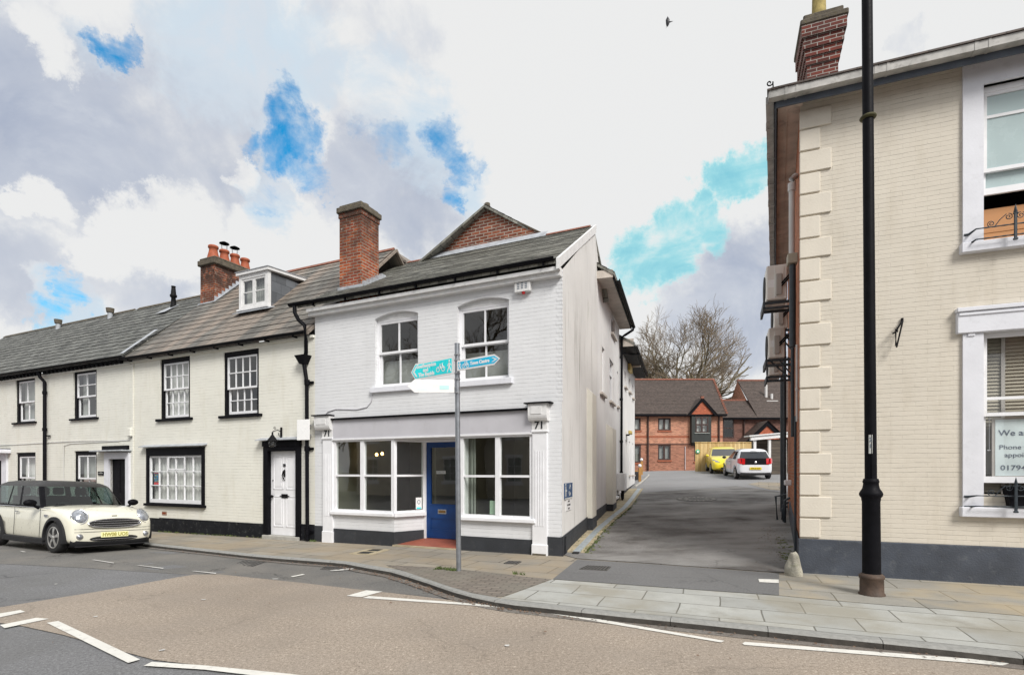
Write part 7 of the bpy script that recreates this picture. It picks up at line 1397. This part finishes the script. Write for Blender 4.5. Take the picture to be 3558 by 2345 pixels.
def mini():
    # nearest front wheel (driver's side) touches the road at photo pixel (191,1921); the car lies along the kerb
    wx, wy = gp(196, 1921, ROAD); hx, hy = FL.X; L_ = (wx, wy)
    a = math.atan2(hy, hx) + R(MINI_ROT); hx, hy = math.cos(a), math.sin(a)
    # local: +x forward (towards the right of the photo), +y = towards the kerb; near side is y<0
    ox, oy = wx - 1.235 * hx + (.76) * (-hy), wy - 1.235 * hy + .76 * hx
    fr = carframe(ox, oy, hx, hy); z0 = cz(wx, wy, ROAD) + .006 - .76 * math.sin(R(2.6))
    t = thing('estate_car', 'cream small estate car with a dark roof parked at the kerb on the left', 'car', fr, (0, 0, 0)); t.location.z = z0; t.rotation_euler = (R(-2.6), 0, fr.ang)
    st = [(-1.99, .60, .34, .62, .70), (-1.97, .73, .27, .78, .90), (-1.86, .80, .22, .90, .95), (-1.5, .835, .19, .93, .96), (-.6, .842, .18, .93, .95), (.4, .842, .18, .925, .955), (.82, .842, .18, .915, .975), (1.1, .84, .18, .885, .965), (1.4, .834, .18, .85, .94), (1.62, .825, .18, .80, .90), (1.78, .80, .18, .74, .845), (1.87, .77, .19, .69, .79), (1.915, .73, .20, .65, .745), (1.945, .66, .23, .60, .69), (1.955, .56, .28, .54, .62)]
    st = [(x if x < 1.3 else 1.3 + (x - 1.3) * .80, *r_) for x, *r_ in st]
    R_ = .318
    me = apply_mods(loft(st, sec_default), [('SUB', 2), ('BOOL', (1.235, .50, .32), (1.235, 1.1, .32), .365), ('BOOL', (1.235, -.50, .32), (1.235, -1.1, .32), .365), ('BOOL', (-1.312, .50, .32), (-1.312, 1.1, .32), .365), ('BOOL', (-1.312, -.50, .32), (-1.312, -1.1, .32), .365)])
    from mathutils.bvhtree import BVHTree
    bvh = BVHTree.FromPolygons([tuple(v.co) for v in me.vertices], [tuple(p.vertices) for p in me.polygons])
    def onbody(px, py):
        d = Vector(((px - CX) / F, 1, (HY - py) / F)); lx_, ly_ = fr.loc(0, 0); e = Vector((lx_, ly_, EYE - z0)); dl = Vector((d.x * fr.X[0] + d.y * fr.X[1], d.x * fr.Y[0] + d.y * fr.Y[1], d.z)).normalized(); return bvh.ray_cast(e, dl)[:2]
    if DEBUG:
        for nm, p in (('headN', (264, 1799)), ('headF', (488, 1796)), ('grL', (315, 1828)), ('grR', (481, 1824)), ('grT', (400, 1803)), ('grB', (396, 1832)), ('plL', (357, 1857)), ('plR', (453, 1853)), ('fogN', (273, 1863)), ('fogF', (498, 1855)), ('lipT', (400, 1885)), ('badge', (400, 1793)), ('intL', (318, 1868)), ('intR', (470, 1864)), ('seam', (300, 1827))): print('MINI', nm, onbody(*p))
    body = part(t, 'body', me2mb(me), M['mini'])
    segs = [.03, .36, .40, .60, .63, .95]; mask = [0, 1, 0, 1, 0, 1, 0]
    pil, gl, rf = cabin([(.90, .84, -1.93, .80, .17, .05), (.955, .79, -1.91, .775, .16, .05), (1.355, .36, -1.80, .665, .12, .04), (1.39, .31, -1.77, .64, .12, .04), (1.445, .18, -1.70, .56, .12, .04), (1.48, -.02, -1.5, .42, .1, .04), (1.49, -.4, -1.1, .15, .05, .02)], segs, mask)
    part(t, 'pillars', weld(pil), M['black']); part(t, 'windows', weld(gl), M['carglass']); part(t, 'roof', weld(rf), M['carroof'])
    dk = MB()
    ft = MB(); ft.box(-1.7, .9, -.6, .6, .24, .27); ft.box(.5, .95, -.66, .66, .6, .88); part(t, 'cabin_floor', ft, M['seat']); seats(t, ((.0, -.36), (.0, .36), (-.95, -.33), (-.95, .33)))
    sw = MB(); sw.lathe([(.165, -.012), (.18, 0), (.165, .012)], (0, 0, 0), 20); xform(sw, Matrix.Translation((.42, -.36, .86)) @ Matrix.Rotation(R(-65), 4, 'Y')); part(t, 'steering_wheel', sw, M['trim'])
    tb = MB()
    for x in (1.235, -1.312):
        for s in (-1, 1): arch_trim(tb, x, .355, .425, .76, .862, s, .315, -14 if x > 0 else -12, 194 if x < 0 else 192)
    for s in (-1, 1): tb.prism([(s * .80, .15), (s * .856, .17), (s * .858, .265), (s * .835, .285), (s * .80, .285)], 'x', -.93, .86)
    part(t, 'arch_and_sill_trim', tb, M['trim'], fix=True)
    # front valance
    v = []; 
    from mathutils.bvhtree import BVHTree as _B
    for i in range(17):
        y = -.76 + i * .095; h_ = bvh.ray_cast(Vector((4, y, .27)), Vector((-1, 0, 0)))[0]; xx = (h_.x if h_ else 1.85); v += [(xx + .004, y, .15), (xx + .012, y, .235 + .05 * (abs(y) / .76) ** 3), (xx - .10, y, .13)]
    vb_ = MB(); vb_.add(v, [(3 * i, 3 * i + 3, 3 * i + 4, 3 * i + 1) for i in range(16)] + [(3 * i + 2, 3 * i + 5, 3 * i + 3, 3 * i) for i in range(16)], 0, True); vb_.box(.9, 1.85, -.7, .7, .14, .16)
    part(t, 'lower_lip', vb_, M['trim'])
    def fxs(y, o=0.0): return 1.955 - .245 * (abs(y) / .8) ** 2.6 + o
    # grille
    def oval(z0, z1, hw, o, pw=2.4, n=28):
        zc, hz = (z0 + z1) / 2, (z1 - z0) / 2; pts = []
        for i in range(n):
            a = 2 * math.pi * i / n; c, d = math.cos(a), math.sin(a); y = hw * (abs(c) ** (2 / pw)) * (1 if c > 0 else -1); z = zc + hz * (abs(d) ** (2 / 2.0)) * (1 if d > 0 else -1); pts.append((y, z))
        return pts
    def facez(y, z):                                               # front surface of the nose at (y,z)
        h = bvh.ray_cast(Vector((4, y, z)), Vector((-1, 0, 0)))[0]; return h.x if h else 1.8
    def patch(pts, o): return [(facez(y, z) + o, y, z) for y, z in pts]
    g = MB(); pts = [(y, z) for y, z in oval(.515, .700, .50, 0)]; g.add(patch(pts, .018), [tuple(range(len(pts)))]); gr = part(t, 'grille', g, M['dark'], fix=True)
    g = MB(); pp = patch(pts, .022); g.tube(pp + [pp[0]], .014, 6)
    for z in (.560, .607, .654):
        hw = .48 * math.sqrt(max(0, 1 - ((z - .607) / .093) ** 2)) ** .8; ys = [-hw + 2 * hw * i / 10 for i in range(11)]; g.tube([(facez(y, z) + .024, y, z) for y in ys], .0075, 5)
    part(gr, 'chrome_bars', g, M['chrome'])
    g = MB(); pts = oval(.235, .345, .46, 0, 3.2); g.add(patch(pts, .006), [tuple(range(len(pts)))]); lg_ = part(t, 'lower_intake', g, M['dark'], fix=True); g = MB(); g.tube([(facez(y, .275) + .012, y, .275) for y in [-.42 + .084 * i for i in range(11)]], .008, 5); part(lg_, 'chrome_strip', g, M['chrome'])
    for s in (-1, 1):
        c = Vector((facez(s * .61, .745) - .03, s * .61, .745)); M_ = Matrix.Translation(c) @ Matrix.Rotation(R(s * 22), 4, 'Z') @ Matrix.Rotation(R(-30), 4, 'Y')
        hl = MB(); hl.lathe([(.0, .062), (.06, .056), (.12, .036), (.148, .0)], (0, 0, 0), 24, axis='x'); hl.v = [(x, y * .92, z * 1.12) for x, y, z in hl.v]; xform(hl, M_); h_ = part(t, 'headlight', hl, M['lampglass'])
        bz = MB(); n_ = 28; bz.tube([(.002, .152 * .92 * math.cos(i * 2 * math.pi / n_), .152 * 1.12 * math.sin(i * 2 * math.pi / n_)) for i in range(n_ + 1)], .011, 6); xform(bz, M_); part(h_, 'bezel', bz, M['chrome'])
        bb = MB(); bb.lathe([(0, .062), (.035, .058), (.05, .03)], (0, .01, .02), 14, axis='x'); xform(bb, M_); part(h_, 'reflector', bb, M['chrome'])
        fgx = facez(s * .63, .35); f = MB(); f.lathe([(.0, .02), (.040, .016), (.046, .0)], (fgx + .0, s * .63, .35), 18, axis='x'); fg = part(t, 'fog_lamp', f, M['lampglass']); f = MB(); f.lathe([(.046, .012), (.056, .014), (.062, -.03)], (fgx, s * .63, .35), 18, axis='x'); part(fg, 'fog_surround', f, M['chrome'])
        m_ = MB(); mm = bmesh.new(); bmesh.ops.create_uvsphere(mm, u_segments=16, v_segments=10, radius=1)
        for v_ in mm.verts: v_.co = Vector((.60 + v_.co.x * .075, s * .99 + v_.co.y * .115, 1.01 + v_.co.z * .075))
        m_.bm(mm, 0, True); m_.tube([(.62, s * .84, .90), (.62, s * .90, .93), (.61, s * .95, .985)], [.03, .025, .03], 8); part(t, 'mirror', m_, M['black'])
    # shut lines, handle, scuttle, indicators
    ln = MB()
    for s in (-1, 1):
        ln.box(.70, .706, s * .846, s * .852, .30, .90); ln.box(-.42, -.414, s * .846, s * .852, .30, .90); ln.box(-.42, .70, s * .846, s * .853, .925, .932)
    ln.tube([(facez(y, .50) + .004, y, .50) for y in [-.72 + .103 * i for i in range(15)]], .004, 4); ln.tube([(facez(y, .44) + .004, y, .44) for y in [-.72 + .09 * i for i in range(17)]], .004, 4)
    part(t, 'shut_lines', ln, M['dark'])
    for s in (-1, 1): part(t, 'waist_strip', MB().tube([(-1.80, s * .825, .918), (-1.2, s * .843, .915), (.3, s * .846, .912), (.74, s * .842, .905), (.98, s * .80, .915)], .009, 6), M['chrome'])
    hd = MB(); hd.box(-.36, -.20, -.87, -.85, .80, .82); hd.box(-.36, -.20, .85, .87, .80, .82); part(t, 'door_handles', hd, M['chrome'])
    si = MB(); si.box(.86, 1.02, -.853, -.843, .735, .775); part(t, 'side_indicator', si, M['chrome'])
    wp_ = MB()
    for y in (-.28, .30): wp_.tube([(.83, y, .965), (.79, y - .35 if y < 0 else y - .4, .985)], .009, 5)
    wp_.box(.74, .90, -.66, .66, .945, .958); part(t, 'wipers', wp_, M['trim']); part(t, 'bonnet_badge', MB().prism([(-.07, .0), (.0, .012), (.07, .0), (.0, -.012)], 'x', 0, .01) if 0 else MB().cbox(facez(0, .76) - .01, facez(0, .76) + .012, -.05, .05, .75, .768, .003), M['trim'])
    # plate
    npx = facez(0, .37) + .03; pl_ = MB(); pl_.cbox(npx - .02, npx, -.26, .26, .315, .425, .004); pt_ = part(t, 'number_plate', pl_, M['plate_w'])
    tx = text_mb('HW08 UOS', .105, 0, .37, 0, .003, bold=.003, sx=.92); tx.v = [(npx + .002 - y, x, z) for x, y, z in tx.v]; part(pt_, 'registration', tx, plain('olive_plate_lettering', (.42, .38, .08), .5), fix=False)
    for x in (1.235, -1.312):
        for s in (-1, 1): wheel(t, x, s * .745, R_, .19, s)
    for nm, x in (('tax_disc', .80),): pass
    return t
MINI_ROT = -1.5; DEBUG = False
mini()

def hatch(name, label, col, X, Y, hx, hy, W_, L_, H_, wb, rear_view, plate, platemat, plcol='ink'):
    fr = carframe(X, Y, hx, hy); zc = gz(X, Y) + .012; t = thing(name, label, 'car', fr, (0, 0, 0)); t.location.z = zc
    sl_ = math.atan2(gz(X + hx, Y + hy) - gz(X - hx, Y - hy), 2.0); t.rotation_euler = (Matrix.Rotation(fr.ang, 3, 'Z') @ Matrix.Rotation(-sl_, 3, 'Y')).to_euler()
    h = W_ / 2; f = L_ / 2; xf, xr = wb / 2 + (L_ - wb) * .03, -wb / 2 + (L_ - wb) * .03
    st = [(-f, h * .70, .36, .60, .66), (-f + .03, h * .88, .30, .80, .88), (-f + .14, h * .96, .25, .93, 1.0), (-f + .5, h, .20, .97, 1.02), (-.3, h, .18, .95, .98), (f * .45, h, .18, .93, 1.0), (f * .66, h * .99, .18, .86, .93), (f * .84, h * .95, .19, .76, .82), (f * .94, h * .86, .21, .64, .70), (f * .99, h * .70, .27, .50, .56), (f, h * .5, .34, .44, .48)]
    r = .29; cut = [('BOOL', (x, s * h * .6, r + .02), (x, s * 1.2, r + .02), r + .055) for x in (xf, xr) for s in (-1, 1)]
    part(t, 'body', me2mb(apply_mods(loft(st, sec_default), [('SUB', 2)] + cut)), M[col])
    segs = [.03, .46, .50, .80, .84]; mask = [0, 1, 0, 1, 0, 0]
    pil, gl, rf = cabin([(.90, f * .56, -f + .10, h * .95, .25, .05), (.96, f * .50, -f + .12, h * .925, .24, .06), (H_ - .13, f * .06, -f + .40, h * .76, .15, .05), (H_ - .09, f * .0, -f + .42, h * .72, .15, .05), (H_ - .035, -f * .1, -f + .52, h * .62, .12, .05), (H_ - .005, -f * .25, -f + .7, h * .45, .1, .04), (H_, -f * .4, -f * .55, h * .15, .02, .02)], segs, mask)
    part(t, 'pillars', weld(pil), M[col]); part(t, 'windows', weld(gl), M['carglass_d']); part(t, 'roof', weld(rf), M[col])
    tb = MB()
    for x in (xf, xr):
        for s in (-1, 1): wheel(t, x, s * (h - .09), r, .17, s)
    for s in (-1, 1):
        mm = bmesh.new(); bmesh.ops.create_uvsphere(mm, u_segments=12, v_segments=8, radius=1)
        for v_ in mm.verts: v_.co = Vector((f * .40 + v_.co.x * .07, s * (h + .10) + v_.co.y * .10, .99 + v_.co.z * .07))
        part(t, 'mirror', MB().bm(mm, 0, True), M['trim' if col == 'wcar' else col])
    if rear_view:
        g = MB(); pts = [(-.60, .72), (.60, .72), (.66, 1.0), (.56, 1.02), (-.56, 1.02), (-.66, 1.0)]
        g.add([(-f + .005 + max(0, z - .85) * .35, y, z) for y, z in pts], [tuple(range(6))]); part(t, 'hatch_glass', g, M['black'], fix=True)
        for s in (-1, 1):
            l_ = MB(); l_.add([(-f + .0, s * .48, .74), (-f + .02, s * .70, .76), (-f + .17, s * .785, .80), (-f + .20, s * .78, 1.0), (-f + .07, s * .68, 1.03), (-f + .035, s * .47, 1.01)], [(0, 1, 4, 5), (1, 2, 3, 4)]); part(t, 'tail_lamp', l_, M['red_lens'], fix=True)
        b_ = MB(); b_.cbox(-f - .035, -f - .015, -.26, .26, .49, .60, .004); pt_ = part(t, 'number_plate', b_, M[platemat]); tx = text_mb(plate, .10, 0, .545, 0, .003, bold=.003, sx=.9); tx.v = [(-f - .037 + y, -x, z) for x, y, z in tx.v]; part(pt_, 'registration', tx, M[plcol])
        b_ = MB(); b_.box(-f + .02, -f + .4, -.66, .66, .22, .34); b_.box(-f + .33, -f + .36, -.16, .16, H_ - .105, H_ - .085); part(t, 'lower_bumper', b_, M['trim']); em = MB(); em.lathe([(0, -.012), (.05, -.01), (.055, 0)], (-f - .0, 0, .83), 12, axis='x'); part(t, 'round_badge', em, M['chrome'])
    else:
        for s in (-1, 1):
            l_ = MB(); l_.add([(f * .955, s * .38, .64), (f * .93, s * .62, .64), (f * .83, s * .76, .74), (f * .80, s * .76, .80), (f * .90, s * .56, .74)], [(0, 1, 2, 3, 4)]); l_.v = [(x + .03, y, z) for x, y, z in l_.v]; part(t, 'headlight', l_, M['lampglass'], fix=True)
            l_ = MB(); l_.add([(f * 1.0, s * .40, .30), (f * .96, s * .66, .32), (f * .95, s * .66, .44), (f * .99, s * .52, .42)], [(0, 1, 2, 3)]); part(t, 'air_intake', l_, M['dark'], fix=True)
        g = MB(); g.add([(f * 1.005, -.26, .60), (f * 1.005, .26, .60), (f * 1.012, .20, .50), (f * 1.012, -.20, .50)], [(0, 1, 2, 3)]); part(t, 'grille', g, M['dark'], fix=True); g = MB(); g.add([(f * 1.01, -.36, .36), (f * 1.01, .36, .36), (f * 1.0, .40, .25), (f * 1.0, -.40, .25)], [(0, 1, 2, 3)]); part(t, 'lower_intake', g, M['dark'], fix=True)
    ln = MB()
    for s in (-1, 1): ln.box(f * .40, f * .40 + .006, s * (h + .002), s * (h + .008), .3, .92); ln.box(-f * .22, -f * .22 + .006, s * (h + .002), s * (h + .008), .3, .92); ln.box(-f * .1, f * .02, s * (h + .003), s * (h + .025), .80, .82)
    part(t, 'shut_lines', ln, M['trim']); return t
# white hatchback seen from behind: rear left corner and heading measured on the yard
a = R(-10); h_ = Vector((math.sin(R(10)), math.cos(R(10)))); lft = Vector((-h_.y, h_.x)); RL = Vector((10.75, 25.4)); ctr = RL + h_ * 1.74 - lft * .81
hatch('hatchback', 'white hatchback parked facing away with red tail lamps and yellow plate', 'wcar', ctr.x, ctr.y, h_.x, h_.y, 1.62, 3.48, 1.46, 2.34, True, 'HX16 KYV', 'plate_y')
h2 = Vector((-math.sin(R(15)), -math.cos(R(15)))); l2 = Vector((-h2.y, h2.x)); FRc = Vector((11.0, 29.4)); c2 = FRc - h2 * 2.0 + l2 * .86
hatch('hatchback', 'yellow hatchback facing the camera behind the white car', 'ycar', c2.x, c2.y, h2.x, h2.y, 1.72, 4.0, 1.48, 2.5, False, 'HX', 'plate_y')
rc = FL.w(-20.0, FL.loc(*gp(191, 1921))[1] + .80); hatch('hatchback', 'red car mostly hidden behind the cream estate car', 'rcar', rc[0], rc[1], FL.X[0], FL.X[1], 1.72, 4.0, 1.50, 2.5, False, 'HX', 'plate_y')

# ================================================================== across the road, behind the camera: seen only in the window reflections
def opposite(x0, x1, hgt, mat, label, seed):
    fo = Frame(*FL.w(0, -19.5), -FL.X[0], -FL.X[1]); rnd = random.Random(seed); t = thing('opposite_house', label, 'house', fo, ((x0 + x1) / 2, 0, 0)); hs = []
    n = int((x1 - x0) / 2.6)
    for k in range(n):
        xc = x0 + (k + .5) * (x1 - x0) / n; hs += [(xc - .5, xc + .5, .9, 2.4), (xc - .5, xc + .5, 3.6, 5.0)]
    w = MB(); w.wall(x0, x1, -.4, hgt, 0, .15, hs); part(t, 'front_wall', w, M[mat])
    for (a, b, c, e) in hs:
        fb = MB(); bars(fb, a, b, c, e, .03, .09, 2, 3, .06, .03); wn = part(t, 'window', fb, M['white']); part(wn, 'pane', pane_mb(a, b, c, e, .07), M['curtain_g']); part(wn, 'surround', MB().box(a - .12, b + .12, -.03, 0, c - .18, c).box(a - .1, b + .1, -.02, 0, e, e + .16), M['white'])
    rf = MB(); rf.prism([(-.3, hgt), (7, hgt), (3.4, hgt + 2.6)], 'x', x0 - .1, x1 + .1); part(t, 'roof', rf, M['rooftile'])
opposite(-30, -15.5, 8.0, 'brick_low', 'red brick terrace across the road mirrored in the left windows', 1); opposite(-12.5, 2.5, 5.2, 'brick_gable', 'red brick house across the road mirrored in the shop windows', 2); opposite(6, 22, 5.2, 'buff_brick', 'buff house across the road mirrored in the left terrace windows', 3)
fo = FL.w(-12.0, -18.5); tree('street_tree', 'bare street tree across the road mirrored in the right upper shop window', fo[0], fo[1], 15, 9, 0, 5, levels=6, stems=6, dens=.9)
fo = FL.w(-27, -25); tree('street_tree', 'bare tree behind the opposite houses mirrored in the cottage windows', fo[0], fo[1], 15, 10, 0, 6, levels=5, stems=6)
